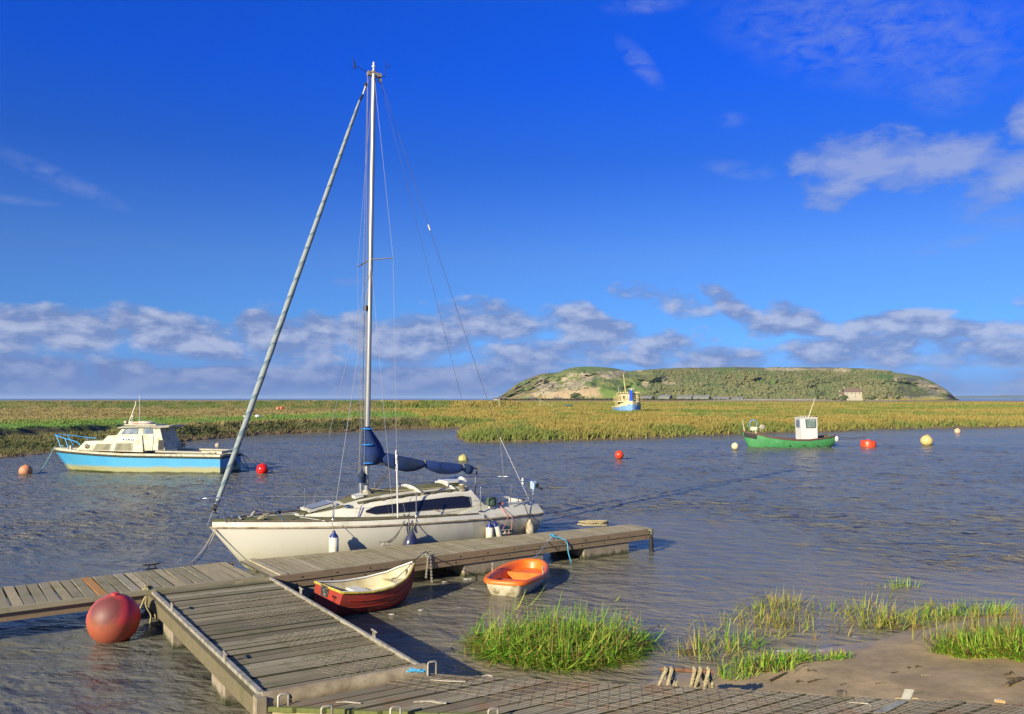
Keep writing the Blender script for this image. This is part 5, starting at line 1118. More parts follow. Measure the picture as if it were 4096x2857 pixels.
def trunk(poly, w0, w1, zlo, zhi, name, m_, par=cr_):
    b = MB(); b.sideprism(poly, lambda x, z: w0 + (w1 - w0) * (z - zlo) / (zhi - zlo), m=0); return b.build(name, m_, par, smooth=15)
P_ = [KP(325, 640, -.9), KP(410, 548, -.85), KP(590, 545, -.85), KP(640, 492, -.8), KP(735, 488, -.8), KP(985, 488, -.8), KP(1008, 660, -.9)]
zl, zh = P_[0][1], P_[4][1]
trunk([(p[0], p[1]) for p in P_[::-1]], .95, .78, zl, zh, 'cabin_trunk', M['cwhite'])
Q_ = [KP(725, 492, -.78), KP(785, 412, -.72), KP(960, 410, -.72), KP(1165, 410, -.72), KP(1222, 640, -.86), KP(1000, 645, -.86), KP(985, 492, -.78)]
trunk([(p[0], p[1]) for p in Q_[::-1]], .86, .66, KP(1000, 645, -.86)[1], KP(960, 410, -.72)[1], 'wheelhouse', M['cwhite'])
def panel(parent, pts, y, name, m_, th_=.012, fr_=BF, kk=k1, wz=None, both=True):
    """flat pane on the boat's side, pts from the photo"""
    L = [fr_.on(kk(*p), y) for p in pts]; yy = (lambda z: wz(z)) if wz else (lambda z: -y)
    o = None
    for s_ in ((-1, 1) if both else (-1,)):
        b = MB(); b.add([(x, s_ * (yy(z)), z) for x, z in L] + [(x, s_ * (yy(z) + th_), z) for x, z in L], [list(range(len(L))), list(range(2 * len(L) - 1, len(L) - 1, -1))] + [[i, (i + 1) % len(L), (i + 1) % len(L) + len(L), i + len(L)] for i in range(len(L))])
        o = b.build(name, m_, parent)
        n = len(L); c = (sum(p[0] for p in L) / n, sum(p[1] for p in L) / n)
    return o
wt1 = lambda z: .95 + (.78 - .95) * (z - zl) / (zh - zl) + .002
zq0, zq1 = KP(1000, 645, -.86)[1], KP(960, 410, -.72)[1]
wt2 = lambda z: .86 + (.66 - .86) * (z - zq0) / (zq1 - zq0) + .002
for pts in ([(490, 643), (522, 573), (680, 571), (672, 645)], [(708, 648), (722, 566), (888, 564), (905, 650)]):
    fr = panel(cr_, pts, -.88, 'window_frame', mat('pale_frame', (.36, .32, .22), rough=.6), .014, wz=wt1)
    cx_ = sum(p[0] for p in pts) / 4; cy_ = sum(p[1] for p in pts) / 4; panel(cr_, [(cx_ + (p[0] - cx_) * .9, cy_ + (p[1] - cy_) * .84) for p in pts], -.88, 'window_pane', M['frost'], .02, wz=wt1)
M['bglass'] = mat('blue_grey_glass', (.10, .14, .20), (.22, .26, .30), 2.5, rough=.12)
for pts in ([(776, 477), (815, 420), (948, 418), (950, 478)], [(1000, 474), (1000, 416), (1092, 415), (1107, 472)]):
    panel(cr_, pts, -.72, 'window_pane', M['bglass'], .016, wz=wt2)
b = MB(); a = KP(735, 480, -.6); c_ = KP(778, 418, -.55); b.add([(a[0] - .02, -.55, a[1]), (c_[0] - .02, -.5, c_[1]), (c_[0] - .02, .5, c_[1]), (a[0] - .02, .55, a[1])], [[0, 1, 2, 3]]); b.build('windscreen', M['bglass'], cr_)
panel(cr_, [(1158, 538), (1216, 538), (1216, 636), (1158, 636)], -.80, 'cabin_door_panel', mat('dark_door', (.03, .03, .035), rough=.85), .014, wz=wt2, both=False)
panel(cr_, [(1100, 475), (1104, 475), (1104, 640), (1098, 640)], -.78, 'drain_pipe', M['galv'], .03, wz=wt2, both=False)
b = MB(); a = KP(755, 398, -.7); c_ = KP(1275, 388, -.7); n = 12
vs = []
for i in range(n):
    f = i / (n - 1); x = a[0] + (c_[0] - a[0]) * f; z0 = KP(900, 408, -.7)[1] + .05 * math.sin(f * 3.14) + (.07 if f > .8 else 0) * (f - .8) * 5
    vs.append([(x, -.80, z0), (x, -.4, z0 + .05), (x, .4, z0 + .05), (x, .80, z0), (x, .78, z0 - .05), (x, -.78, z0 - .05)])
b.loft(vs); b.build('roof', M['cwhite'], cr_, smooth=30)
b = MB(); a = KP(810, 385, -.5); c_ = KP(1130, 378, -.5); b.box(((a[0] + c_[0]) / 2, 0, a[1] + .015), (c_[0] - a[0], 1.0, .05)); b.build('roof_hatch', M['cwhite'], cr_)
b = MB(); a = KP(860, 360, 0); c_ = KP(1100, 360, 0); L = (c_[0] - a[0]) / 2; cx0 = (a[0] + c_[0]) / 2
b.tube([(cx0 + L * math.cos(t_), .38 * math.sin(t_), a[1]) for t_ in np.linspace(0, 2 * math.pi, 25)], .07, 8); ro = b.build('lifebelt', mat('white_belt', (.60, .56, .48), (.40, .28, .2), 4, .5, .6, .7), cr_, smooth=60)
def tube_on(name, pts, y, r, m_, par=cr_, fr_=BF, kk=k1):
    b = MB(); b.tube([fr_.P(kk(p[0], p[1]), p[2] if len(p) > 2 else y) for p in pts], r, 8); return b.build(name, m_, par, smooth=60)
M['mastcream'] = mat('cream_paint', (.62, .58, .42), rough=.6)
tube_on('mast', [(852, 372), (930, 165)], 0, .028, M['mastcream']); tube_on('mast_stay', [(890, 355), (888, 290)], 0, .018, M['mastcream']); tube_on('masthead_lamp', [(929, 160), (930, 142)], 0, .05, M['galv']); tube_on('mast_lamp', [(893, 292), (905, 300)], 0, .07, M['galv'])
tube_on('aerial', [(963, 350), (965, 80)], .1, .012, M['pure']); tube_on('searchlight', [(812, 355), (836, 357)], -.3, .09, M['galv'])
zt_ = lambda u: 0
L = []
for s_ in (-1, 1):
    w_ = abs
    if s_ < 0: pts = [(100, 484, 0), (135, 498, -.18), (200, 520, -.35), (290, 545, -.55), (335, 565, -.7), (365, 598, -.8), (388, 635, -.88)]
    else: pts = [(100, 484, 0), (160, 482, .2), (240, 487, .4), (340, 498, .6), (430, 510, .8), (525, 520, .9)]
    L.append(spline([BF.P(k1(p[0], p[1]), p[2]) for p in pts], 4))
L += [[BF.P(k1(118, 492), -.05), BF.P(k1(163, 612), -.2)], [BF.P(k1(205, 520), -.35), BF.P(k1(240, 625), -.45)], [BF.P(k1(235, 488), .4), BF.P(k1(295, 605), .5)], [BF.P(k1(430, 510), .8), BF.P(k1(432, 535), .8)]]
b = MB(); [b.tube(p, .022, 8) for p in L]; b.build('bow_rail', M['brail'], cr_, smooth=60)
b = MB(); c0 = KP(430, 600, -.93); b.tube([(c0[0] + .085 * math.cos(t_), -.97, c0[1] + .085 * math.sin(t_)) for t_ in np.linspace(0, 2 * math.pi, 17)], .02, 6); b.build('porthole_ring', M['black'], cr_)
# name board with its letters
for k_ in ('frost', 'bglass'): M[k_].node_tree.nodes['Principled BSDF'].inputs['Specular IOR Level'].default_value = .12; M[k_].node_tree.nodes['Principled BSDF'].inputs['Roughness'].default_value = .55
nb = panel(cr_, [(765, 547), (768, 516), (924, 513), (925, 545)], -.84, 'name_board', mat('name_white', (.72, .72, .68), rough=.5), .016, wz=wt1, both=False)
fc = bpy.data.curves.new('KIRU', 'FONT'); fc.body = 'KIRU'; fc.extrude = .002; fc.size = .20; fc.space_character = 1.22; fc.offset = .004
fo = bpy.data.objects.new('tmp', fc); COL.objects.link(fo); dg = bpy.context.evaluated_depsgraph_get(); fm = bpy.data.meshes.new_from_object(fo.evaluated_get(dg)); bpy.data.objects.remove(fo)
fm.materials.clear(); fm.materials.append(mat('letter_navy', (.012, .015, .04), rough=.95)); lt = bpy.data.objects.new('lettering', fm); COL.objects.link(lt); lt.parent = nb
xs1 = [v.co.x for v in fm.vertices]; A = KP(788, 543, -.86); Bq = KP(905, 520, -.84); sc_ = (Bq[0] - A[0]) / (max(xs1) - min(xs1)); hz_ = (Bq[1] - A[1]) / (max(v.co.y for v in fm.vertices) - min(v.co.y for v in fm.vertices))
lt.location = (A[0], -(wt1(A[1]) + .030), A[1]); lt.rotation_euler = (R(90) - math.atan(.17 / (zh - zl)) * 1.0, 0, 0); lt.scale = (sc_, hz_, 1)
b = MB(); a = KP(1745, 650, -1.0); b.box((-.18, 0, zb_(1) + .22), (.36, 2.0, .12)); b.build('stern_locker', M['cwhite'], cr_)
for s_ in (-1, 1): b = MB(); b.tube([(-3.3, 1.06 * s_, zb_(.7) + .22), (-.3, 1.06 * s_, zb_(1) + .20)], .05, 4); b.build('coaming', M['cwhite'], cr_)
b = MB(); p = BF.P(k1(1762, 592), .3); b.ball(p, .13, 14); b.build('stern_ball', mat('dull_ball', (.36, .31, .22), rough=.8), cr_, smooth=60)
b = MB(); p = BF.P(k1(1408, 613), .6); b.lathe(p, [(.12, 0), (.09, .05), (.09, .10), (.12, .2), (.05, .22)], 12); b.tube([(p[0] + .17, p[1], p[2]), (p[0] + .17, p[1], p[2] + .2)], .014, 6); b.build('stern_winch', mat('drab_winch', (.22, .22, .14), rough=.8), cr_, smooth=50)
b = MB(); p = BF.P(k1(265, 605), 0); b.box((p[0], 0, p[2] - .05), (.07, .12, .22)); b.build('bow_post', M['cwhite'], cr_)
b = MB(); b.tube([BF.P(k1(380, 575), -.7), BF.P(k1(450, 612), -.95)], .012, 5); b.tube(spline([BF.P(k1(150, 592), -.1), BF.P(k1(190, 600), -.2), BF.P(k1(230, 603), 0), BF.P(k1(290, 607), .1)], 4), .03, 6); b.build('foredeck_rope', mat('teal_rope', (.12, .27, .25), rough=.9), cr_)
b = MB(); b.box((.045, .35, .42), (.03, .5, .32)); b.build('transom_patch', mat('dark_patch', (.04, .05, .03), (.2, .2, .16), 9, rough=.8), cr_)
bw_ = BF.w(*BF.P(k1(100, 600), 0)); dn = W(c1(318, 826), 0)
ropething('mooring_rope', 'teal rope running from the blue cruiser bow down into the water', [sag(bw_, (dn[0], dn[1], -.05), .08)], .022, mat('teal_line', (.14, .30, .30), rough=.9))
stn_ = BF.w(.05, 1.1, zb_(1)); stn2 = BF.w(.05, .6, zb_(1) - .05)
bu = W(c1(2190, 825), 0)
ropething('mooring_rope', 'two dark lines from the blue cruiser stern to beyond the red buoy', [sag(stn_, (bu[0] + 2.6, bu[1] - .6, -.02), .12), sag(stn_, (bu[0] + .9, bu[1] - .2, -.02), .1)], .014, 'cord')
ropething('mooring_rope', 'dark rope slanting from the middle of the blue cruiser transom into the water', [sag(stn2, BF.w(.9, .2, -.05), .03)], .018, 'cord')
ropething('mooring_rope', 'short dark rope hanging from the far stern corner of the blue cruiser', [sag(BF.w(.05, 1.15, zb_(1)), BF.w(.45, 1.2, -.05), .02)], .018, 'cord')

# ================================================================ green fishing boat
M['ghull'] = mat('green_hull', (.045, .21, .068), (.06, .25, .09), 3, .4, .65, .5, c3=(.14, .36, .2), scale3=4, lo3=.58, hi3=.75)
M['ruststrake'] = mat('brown_strake', (.10, .05, .035), (.06, .035, .03), 8, rough=.7)
gw0 = W(k2(200, 556), 0); gw1 = W(k2(1000, 553), 0); GA = R(2); gmid = Frame(gw1[0], gw1[1], GA); og = gmid.w(0, .95); GF = Frame(og[0], og[1], GA)
gb = thing('fishing_boat', 'green open fishing boat with small white wheelhouse, moored on the right', 'fishing boat', (GF.o[0], GF.o[1], 0), GA)
def GP(cx, cy, y): return GF.on(k2(cx, cy), y)
gx0 = GP(152, 400, 0)[0]; gx1 = GP(1010, 450, -.6)[0]; GL = gx1 - gx0
gzz = lambda u: interp(u, [0, .15, .3, .5, .7, .85, 1], [GP(155, 400, 0)[1], GP(270, 430, -.6)[1], GP(400, 460, -.85)[1], GP(580, 482, -1)[1], GP(760, 482, -1)[1], GP(900, 468, -1)[1], GP(1010, 448, -.6)[1]])
gB = lambda u: interp(u, [0, .04, .12, .25, .45, .7, .9, 1], [.05, .28, .58, .85, 1.02, 1.02, .88, .62])
gk = lambda u: interp(u, [0, .04, .08, .3, .9, 1], [.5, .1, -.25, -.35, -.3, .1])
gu = [0, .02, .05, .1, .17, .27, .4, .55, .7, .82, .92, .97, 1]
b = MB(); b.loft(hullrings([v * GL for v in gu], lambda x: gB(x / GL), lambda x: gzz(x / GL), lambda x: gk(x / GL), lambda x: .55, lambda x: .9, rake=lambda x, f: (1 - f) * .25 * max(0, 1 - x / GL * 6)), close=False, cap=(True, True))
gh = b.build('hull', M['ghull'], gb, smooth=50); gh.location.x = gx0
for s_ in (-1, 1):
    b = MB(); rings = []
    for v in gu:
        x, y, z = gx0 + v * GL, gB(v), gzz(v); rings.append([(x, s_ * (y + .03), z - .07), (x, s_ * (y + .035), z + .05), (x, s_ * max(.0, y - .06), z + .05), (x, s_ * max(.0, y - .03), z - .07)])
    b.loft(rings); b.build('gunwale', M['ruststrake'], gb, smooth=30)
b = MB(); b.add([(gx0 + v * GL, s_ * gB(v) * .95, gzz(v) - .12) for v in gu for s_ in (-1, 1)], [[2 * i, 2 * i + 2, 2 * i + 3, 2 * i + 1] for i in range(len(gu) - 1)]); b.build('deck', M['cwhite'], gb)
b = MB(); n = 6; vs = []
for i in range(n):
    u = .015 + i * .105 / (n - 1) * 1.15; z1 = gzz(u) - .08; z0 = z1 - .32
    for z in (z0, z1):
        f = (1 - math.acos(min(1, max(0, 1 - ((z - gk(u)) / (gzz(u) - gk(u))) ** (1 / .9)))) / (math.pi / 2)); th_2 = math.acos(min(1, max(-1, 1 - ((z - gk(u)) / (gzz(u) - gk(u))) ** (1 / .9))))
        vs.append((gx0 + u * GL + .02, -(gB(u) * math.sin(th_2) ** .55 + .02), z))
b.add(vs, [[2 * i, 2 * i + 2, 2 * i + 3, 2 * i + 1] for i in range(n - 1)]); b.build('bow_patch', M['black'], gb)
wa_, wb_ = GP(708, 468, -.6), GP(852, 466, -.6); wt_ = GP(690, 282, -.55); wt2_ = GP(846, 282, -.55)
b = MB(); hw = .58; x0t, x1t = wt_[0] + .02, wt2_[0]; x0b, x1b = wa_[0] - .02, wb_[0]; zb0 = wa_[1] - .1; zt0 = wt_[1]
b.add([(x0b, -hw, zb0), (x1b, -hw, zb0), (x1b, hw, zb0), (x0b, hw, zb0), (x0t, -hw * .95, zt0), (x1t, -hw * .95, zt0), (x1t, hw * .95, zt0), (x0t, hw * .95, zt0)], [[3, 2, 1, 0], [4, 5, 6, 7], [0, 1, 5, 4], [1, 2, 6, 5], [2, 3, 7, 6], [3, 0, 4, 7]]); wh = b.build('wheelhouse', M['pure'], gb)
b = MB(); b.box(((x0t + x1t) / 2, 0, zt0 + .02), (x1t - x0t + .1, hw * 2 + .06, .05)); b.build('roof', M['pure'], wh)
def gpanel(pts, name, m_, th_, par): return panel(par, pts, -.57, name, m_, th_, GF, k2, wz=lambda z: hw * (1 - .05 * (z - zb0) / (zt0 - zb0)) + .002)
gpanel([(737, 294), (838, 292), (838, 372), (745, 374)], 'window_frame', M['black'], .012, wh); gpanel([(744, 299), (832, 297), (832, 367), (750, 368)], 'window_pane', mat('green_glass', (.12, .17, .15), (.30, .36, .33), 2, rough=.15), .018, wh)
gpanel([(744, 380), (838, 379), (838, 383), (745, 384)], 'door_seam', mat('grey_seam', (.3, .3, .3), rough=.7), .008, wh)
b = MB(); b.add([(x0t + .0, -.38, zt0 - .12), (x0t - .008, .38, zt0 - .12), (x0t + (x0b - x0t) * .45 - .012, .38, zt0 + (zb0 - zt0) * .45), (x0t + (x0b - x0t) * .45 - .012, -.38, zt0 + (zb0 - zt0) * .45)], [[0, 1, 2, 3]]); b.build('windscreen', M['bglass'], wh)
b = MB(); b.tube([GF.P(k2(768, 272), 0), GF.P(k2(829, 92), 0)], [.028, .012], 8); b.build('aerial', M['mastcream'], gb)
for i, cx in enumerate((692, 705, 720, 740, 765, 797, 838)):
    b = MB(); p = GF.P(k2(cx, 272), -.4 + .13 * i); b.lathe((p[0], p[1], zt0 + .04), [(.03, 0), (.05, .03), (.055, .1), (.03, .13)], 10); b.build('deck_lamp', M['galv'] if i < 6 else M['black'], gb, smooth=50)
hp_ = GF.P(k2(265, 378), 0); b = MB(); b.box((hp_[0] - .02, 0, hp_[2]), (.42, .35, .26)); b.tube([(hp_[0] + .15, 0, hp_[2] - .1), (hp_[0] + .15, 0, gzz(.18))], .05, 8); b.build('hauler_box', M['mastcream'], gb)
b = MB(); b.tube(spline([GF.P(k2(230, 365), 0), GF.P(k2(229, 320), 0), GF.P(k2(257, 298), 0), GF.P(k2(286, 318), 0), GF.P(k2(290, 352), 0)], 5), .028, 8); b.build('hauler_hoop', M['brail'], gb, smooth=60)
b = MB(); p = GF.P(k2(340, 362), 0); b.lathe((p[0], -.05, p[2]), [(.05, -.1), (.17, -.08), (.10, -.02), (.10, .02), (.17, .08), (.05, .1)], 18, axis='y'); b.tube([(p[0], 0, p[2]), (hp_[0], 0, hp_[2])], .05, 6); b.tube([(p[0] - .1, 0, p[2]), (p[0] - .12, 0, p[2] - .35)], .035, 6); b.build('hauler_wheel', M['galv'], gb, smooth=40)
b = MB(); b.tube([GF.P(k2(180, 405), -.1), GF.P(k2(160, 300), -.1)], [.03, .015], 6); b.build('bow_staff', M['mastcream'], gb)
for cx in (933, 1013):
    b = MB(); p = GF.P(k2(cx, 450), -.3); b.box((p[0], p[1], p[2] + .02), (.08, .08, .32)); b.build('stern_post', M['ruststrake'], gb)
b = MB(); p = GF.P(k2(1020, 470), -.62); b.lathe((p[0] + .05, p[1], p[2] - .18), [(.08, 0), (.12, .05), (.12, .28), (.05, .36)], 12); b.build('hung_fender', M['pure'], gb, smooth=50)
for cx in (595, 727, 850):
    b = MB(); p = GF.P(k2(cx, 533), -1.03); b.box((p[0], -gB(.6) - .0, p[2]), (.16, .06, .03)); b.build('scupper', M['black'], gb)
def gs(cx, cy, y=-.4): return GF.w(*GF.P(k2(cx, cy), y))
od = W(k2(1315, 545), 0)
ropething('mooring_rope', 'pair of dark lines from the green boat stern to the orange drum buoy', [sag(gs(1030, 450), (od[0], od[1] + .3, .75), .12), sag(gs(1030, 475), (od[0], od[1] + .3, .7), .05), sag((od[0] + .6, od[1] + .3, .6), (od[0] + 2.1, od[1], -.05), .02)], .018, 'cord')
ropething('mooring_rope', 'thin line from the green boat bow to the pale buoy', [sag(gs(170, 405, 0), (W(k2(130, 540), 0)[0], W(k2(130, 540), 0)[1] + .3, .1), .1)], .010, 'rope')

# ================================================================ buoys
def buoy(label, pc, pr, pwl, mt_, kind='ball', group=None, tilt=0, name='mooring_buoy'):
    """pc: centre in the photo, pr: radius in photo px, pwl: photo y of its foot"""
    foot = W(pwl, 0); d = math.hypot(foot[0], foot[1]); r = pr * foot[1] / FPX; Yb = foot[1] + r * .6 * foot[1] / d
    c_ = WD(pc, Yb); r = pr / FPX * (Yb * math.cos(PITCH) + (c_[2] - CH) * math.sin(PITCH)); cz = c_[2]; b = MB()
    if kind == 'ball': b.ball((0, 0, 0), r, 24); b.tube([(0, 0, r * .98), (0, 0, r * 1.06)], r * .14, 8)
    elif kind == 'drum': h = r * .42; b.lathe((0, 0, 0), [(r * .9, -h * 1.1), (r, -h), (r, h * .8), (r * .94, h), (r * .3, h * 1.05), (r * .25, h * 1.3), (.01, h * 1.32)], 28)
    elif kind == 'pear': b.lathe((0, 0, 0), [(r * .5, -r * .9), (r * .95, -r * .4), (r, 0), (r * .85, r * .45), (r * .5, r * .75), (r * .18, r * .98), (.02, r * 1.05)], 24)
    o = b.build(name, mt_, None, smooth=60, loc=c_); o.rotation_euler = (R(4), tilt, .7)
    return tag(o, label, 'buoy', group)
def bigbuoy():
    t = NT('sunfaded_red_buoy'); tcn = t.co('Object'); n_ = t.noise(tcn, 2.3, 6, .65, .4); n2 = t.noise(tcn, 9, 6, .7); s = t.n('ShaderNodeSeparateXYZ'); t.l(tcn, s.inputs[0])
    c = t.mix(t.ramp(t.math('ADD', s.outputs[0], t.math('MULTIPLY', n2, .25)), [(.0, 1), (.30, 0)]), (.60, .012, .03), (.44, .09, .075))
    pt = t.n('ShaderNodeVectorMath', operation='DISTANCE'); pt.inputs[1].default_value = (-.19, -.19, .22); t.l(tcn, pt.inputs[0])
    c = t.mix(t.math('MULTIPLY', t.ramp(t.math('ADD', pt.outputs['Value'], t.math('MULTIPLY', n2, .25)), [(.31, 1), (.42, 0)]), .8), c, (.075, .028, .025))
    lowm = t.ramp(t.math('ADD', s.outputs[2], t.math('MULTIPLY', t.math('SUBTRACT', n_, .5), .7)), [(.30, 1), (.42, 0)])
    c = t.mix(t.math('MULTIPLY', t.ramp(t.math('ADD', s.outputs[2], t.math('MULTIPLY', t.math('SUBTRACT', n_, .5), .5)), [(.0, 1), (.12, 0)]), .6), c, (.22, .07, .015))
    c = t.mix(t.ramp(t.math('ADD', s.outputs[2], t.math('MULTIPLY', t.math('SUBTRACT', n2, .5), .3)), [(.0, 1), (.02, 0)]), c, c)
    t.col(c); t.set(Roughness=.55); t.bump(n2, .25, .01); return t.m
buoy('very large faded red ball buoy floating beside the walkway and raft', c5(1030, 740), 100, c5(1030, 952), bigbuoy())
pinko = mat('faded_orange', (.55, .22, .11), (.34, .17, .09), 3, .4, .6, .6); redm = mat('bright_red', (.60, .015, .01), rough=.22)
def yel(n_='yellow_buoy', c=(.60, .46, .17), c2=(.42, .33, .12)): return mat(n_, c, c2, 4, .4, .65, .5)
buoy('faded orange buoy at the far left ahead of the blue cruiser bow', c1(215, 803), 25, c1(215, 831), pinko, group='small mooring buoys')
buoy('glossy bright red buoy just astern of the blue cruiser', c1(2190, 790), 24, c1(2190, 827), redm, group='small mooring buoys')
buoy('olive-yellow buoy behind the yacht boom end', k7(1358, 643), 20, k7(1358, 660), yel('olive_buoy', (.42, .38, .13), (.25, .23, .08)), group='small mooring buoys')
buoy('plain red ball buoy alone in mid-river', (2477, 1820), 17.5, (2477, 1838), mat('red_orange', (.62, .05, .015), rough=.35), group='small mooring buoys')
buoy('pale cream buoy close to the green boat bow', k2(92, 541), 14.5, k2(92, 575), yel('cream_buoy', (.62, .55, .33), (.45, .38, .2)), group='small mooring buoys')
buoy('flat-topped orange drum buoy behind the green boat stern', k2(1316, 516), 29, k2(1316, 548), mat('orange_drum', (.66, .06, .012), (.5, .05, .01), 4, rough=.4), 'drum', group='small mooring buoys')
buoy('large pear-shaped yellow buoy right of the orange drum', k2(1852, 488), 23.5, k2(1852, 532), yel(), 'pear', tilt=.25, group='small mooring buoys')
buoy('small peach buoy farthest to the right near the marsh', k2(2135, 402), 11.5, k2(2135, 418), mat('peach_buoy', (.62, .36, .2), (.5, .42, .3), 3, rough=.5), group='small mooring buoys')
for (p, lab, mt_) in ((m5(2127, 71), 'pale orange float lying on the far marsh, left of the pair', pinko), (m5(2154, 67), 'brighter orange float lying on the far marsh, right of the pair', mat('marsh_orange', (.62, .13, .05), rough=.5))):
    w_ = W((p[0], p[1] + 5), 1.3); b = MB(); b.ball((0, 0, .32), .38, 14); tag(b.build('washed_up_float', mt_, None, smooth=60, loc=(w_[0], w_[1], w_[2])), lab, 'float', 'floats on the far marsh')
bd = W(m3(1432, 378), 1.0); b = MB(); bdt = thing('small_dinghy', 'tiny blue dinghy with pale end lying on the marsh left of the stranded trawler', 'dinghy', (bd[0], bd[1], 1.0), R(8))
b = MB(); b.loft(hullrings([-1.25, -1.15, -.7, 0, .7, 1.1, 1.25], lambda x: .6 - abs(x) * .3, lambda x: .62 + .05 * abs(x), lambda x: .1 + .04 * abs(x), lambda x: .6, lambda x: .9), close=False); b.build('hull', mat('dinghy_blue', (.03, .07, .16), rough=.5), bdt, smooth=50)
b = MB(); b.add([(-1.25, -.2, .69), (-.7, -.4, .665), (0, -.58, .63), (.7, -.4, .665), (1.25, -.2, .69), (1.25, .2, .69), (.7, .4, .665), (0, .58, .63), (-.7, .4, .665), (-1.25, .2, .69)], [list(range(10))]); b.build('inside', mat('pale_teal', (.25, .45, .5), rough=.6), bdt)

# ================================================================ stranded trawler on the marsh
TY = 150; tb0 = W(k4(1030, 1112), .9); tc = Frame(tb0[0], tb0[1], R(0)); s_px = tb0[1] / FPX
TA = R(91)      # axis from bow going away
tr = thing('stranded_trawler', 'old blue and cream trawler with tall wheelhouse aground on the marsh', 'trawler', (tb0[0], tb0[1], .55), TA); TF = Frame(tb0[0], tb0[1], TA)
M['tblue'] = mat('trawler_blue', (.10, .24, .52), (.22, .36, .55), 3, .45, .65, .6, c3=(.4, .4, .34), scale3=5, lo3=.66, hi3=.75); M['tcream'] = mat('trawler_cream', (.56, .49, .29), (.46, .38, .21), 2, .5, .7, .7); M['twarm'] = mat('rail_yellow', (.62, .48, .20), rough=.7)
U = s_px / 1.0; px_ = lambda v: v / 5.74 * s_px                # k4 pixels -> metres
hz0 = px_(1112 - 935) - .0
b = MB(); b.loft(hullrings([0, .25, .7, 1.4, 2.4, 4, 6, 8, 9.5], lambda x: interp(x, [0, .25, .7, 1.4, 2.4, 4, 12], [.06, .5, 1.0, 1.5, 1.95, 2.25, 2.1]), lambda x: interp(x, [0, 3, 8, 12], [2.05, 1.55, 1.25, 1.4]), lambda x: -.8, lambda x: .6, lambda x: .9), close=False); b.build('hull', M['tblue'], tr, smooth=40)
b = MB(); b.loft([[(x, s_ * (B_ + .03), z0), (x, s_ * (B_ + .05), z0 + h_), (x, s_ * (B_ - .05), z0 + h_), (x, s_ * (B_ - .06), z0)] for s_ in (1,) for (x, B_, z0, h_) in ((0, .06, 1.85, .75), (.7, 1.0, 1.75, .7), (1.4, 1.5, 1.65, .6), (2.4, 1.95, 1.5, .45), (4, 2.25, 1.4, .25), (12, 2.1, 1.3, .25))]); b.build('bulwark', M['tcream'], tr)
b = MB(); b.loft([[(x, s_ * (B_ + .03), z0), (x, s_ * (B_ + .05), z0 + h_), (x, s_ * (B_ - .05), z0 + h_), (x, s_ * (B_ - .06), z0)] for s_ in (-1,) for (x, B_, z0, h_) in ((0, .06, 1.85, .75), (.7, 1.0, 1.75, .7), (1.4, 1.5, 1.65, .6), (2.4, 1.95, 1.5, .45), (4, 2.25, 1.4, .25), (12, 2.1, 1.3, .25))]); b.build('bulwark', M['tcream'], tr)
b = MB(); b.add([(0, 0, 1.9), (2.4, -1.9, 1.5), (4, -2.2, 1.35), (12, -2.05, 1.3), (12, 2.05, 1.3), (4, 2.2, 1.35), (2.4, 1.9, 1.5)], [[0, 1, 2, 3, 4, 5, 6]]); b.build('deck', M['tcream'], tr)
zA = px_(1112 - 855) - .0; zB = px_(1112 - 650)
b = MB(); b.box((5.2, 0, (1.2 + zA + .35) / 2), (4.2, 3.1, zA - .85)); h1 = b.build('lower_house', M['tcream'], tr)
b = MB(); b.prism([(2.6, -1.6, zA + .5), (3.4, -2.25, zA + .5), (8.2, -2.25, zA + .5), (8.2, 2.25, zA + .5), (3.4, 2.25, zA + .5), (2.6, 1.6, zA + .5)], .14); b.build('bridge_deck', M['tcream'], tr)
b = MB(); b.box((5.4, 0, (zA + .5 + zB + .35) / 2), (3.6, 3.0, zB - zA - .15)); h2 = b.build('wheelhouse', M['tcream'], tr)
b = MB(); b.box((5.4, 0, zB + .37), (4.2, 3.5, .08)); b.build('roof', M['tcream'], h2)
for (y, z_, w_, h_) in ((-1.0, zA + 1.25, .34, .55), (.25, zA + 1.3, .3, .35), (.95, zA + 1.3, .34, .42)):
    b = MB(); b.box((3.585, -y, z_), (.04, w_, h_)); b.build('window', M['glass'], h2)
for (x, w_) in ((4.4, .45), (5.9, .5)):
    for s_ in (-1, 1):
        b = MB(); b.box((x, s_ * 1.51, zA + 1.25), (w_, .04, .5)); b.build('window', M['glass'], h2)
b = MB(); b.box((4.5, 1.51, zA + 1.0), (.5, .05, 1.1)); b.build('door', mat('brown_door', (.16, .06, .03), rough=.7), h2)
b = MB(); b.box((3.085, .2, zA - .3), (.05, .7, .7)); b.build('door', mat('brown_hatch', (.14, .05, .03), rough=.7), h1)
rl_ = MB()
for s_ in (-1, 1):
    pts = [(2.7, s_ * 1.55), (3.4, s_ * 2.2), (5, s_ * 2.2), (6.6, s_ * 2.2), (8.1, s_ * 2.2)]
    for h_ in (.35, .7, 1.0): rl_.tube([(x, y, zA + .5 + h_) for x, y in pts], .03, 5)
    for (x, y) in pts: rl_.tube([(x, y, zA + .5), (x, y, zA + 1.5)], .03, 5)
    rl_.tube(spline([(4.2, s_ * 2.2, zA + 1.4), (4.2, s_ * 2.15, zB + .3), (4.4, s_ * 1.7, zB + .6)], 4), .04, 5)
for h_ in (.35, .7, 1.0): rl_.tube([(2.7, -1.55, zA + .5 + h_), (2.7, 1.55, zA + .5 + h_)], .03, 5)
rl_.build('railings', M['twarm'], tr)
b = MB(); 
for s_ in (-1, 1):
    for x in (4.2, 5.2, 6.2, 7.2): b.tube([(x, s_ * 2.1, 1.4), (x, s_ * 2.1, 2.3)], .03, 5)
    b.tube([(4.2, s_ * 2.1, 2.3), (7.2, s_ * 2.1, 2.3)], .03, 5)
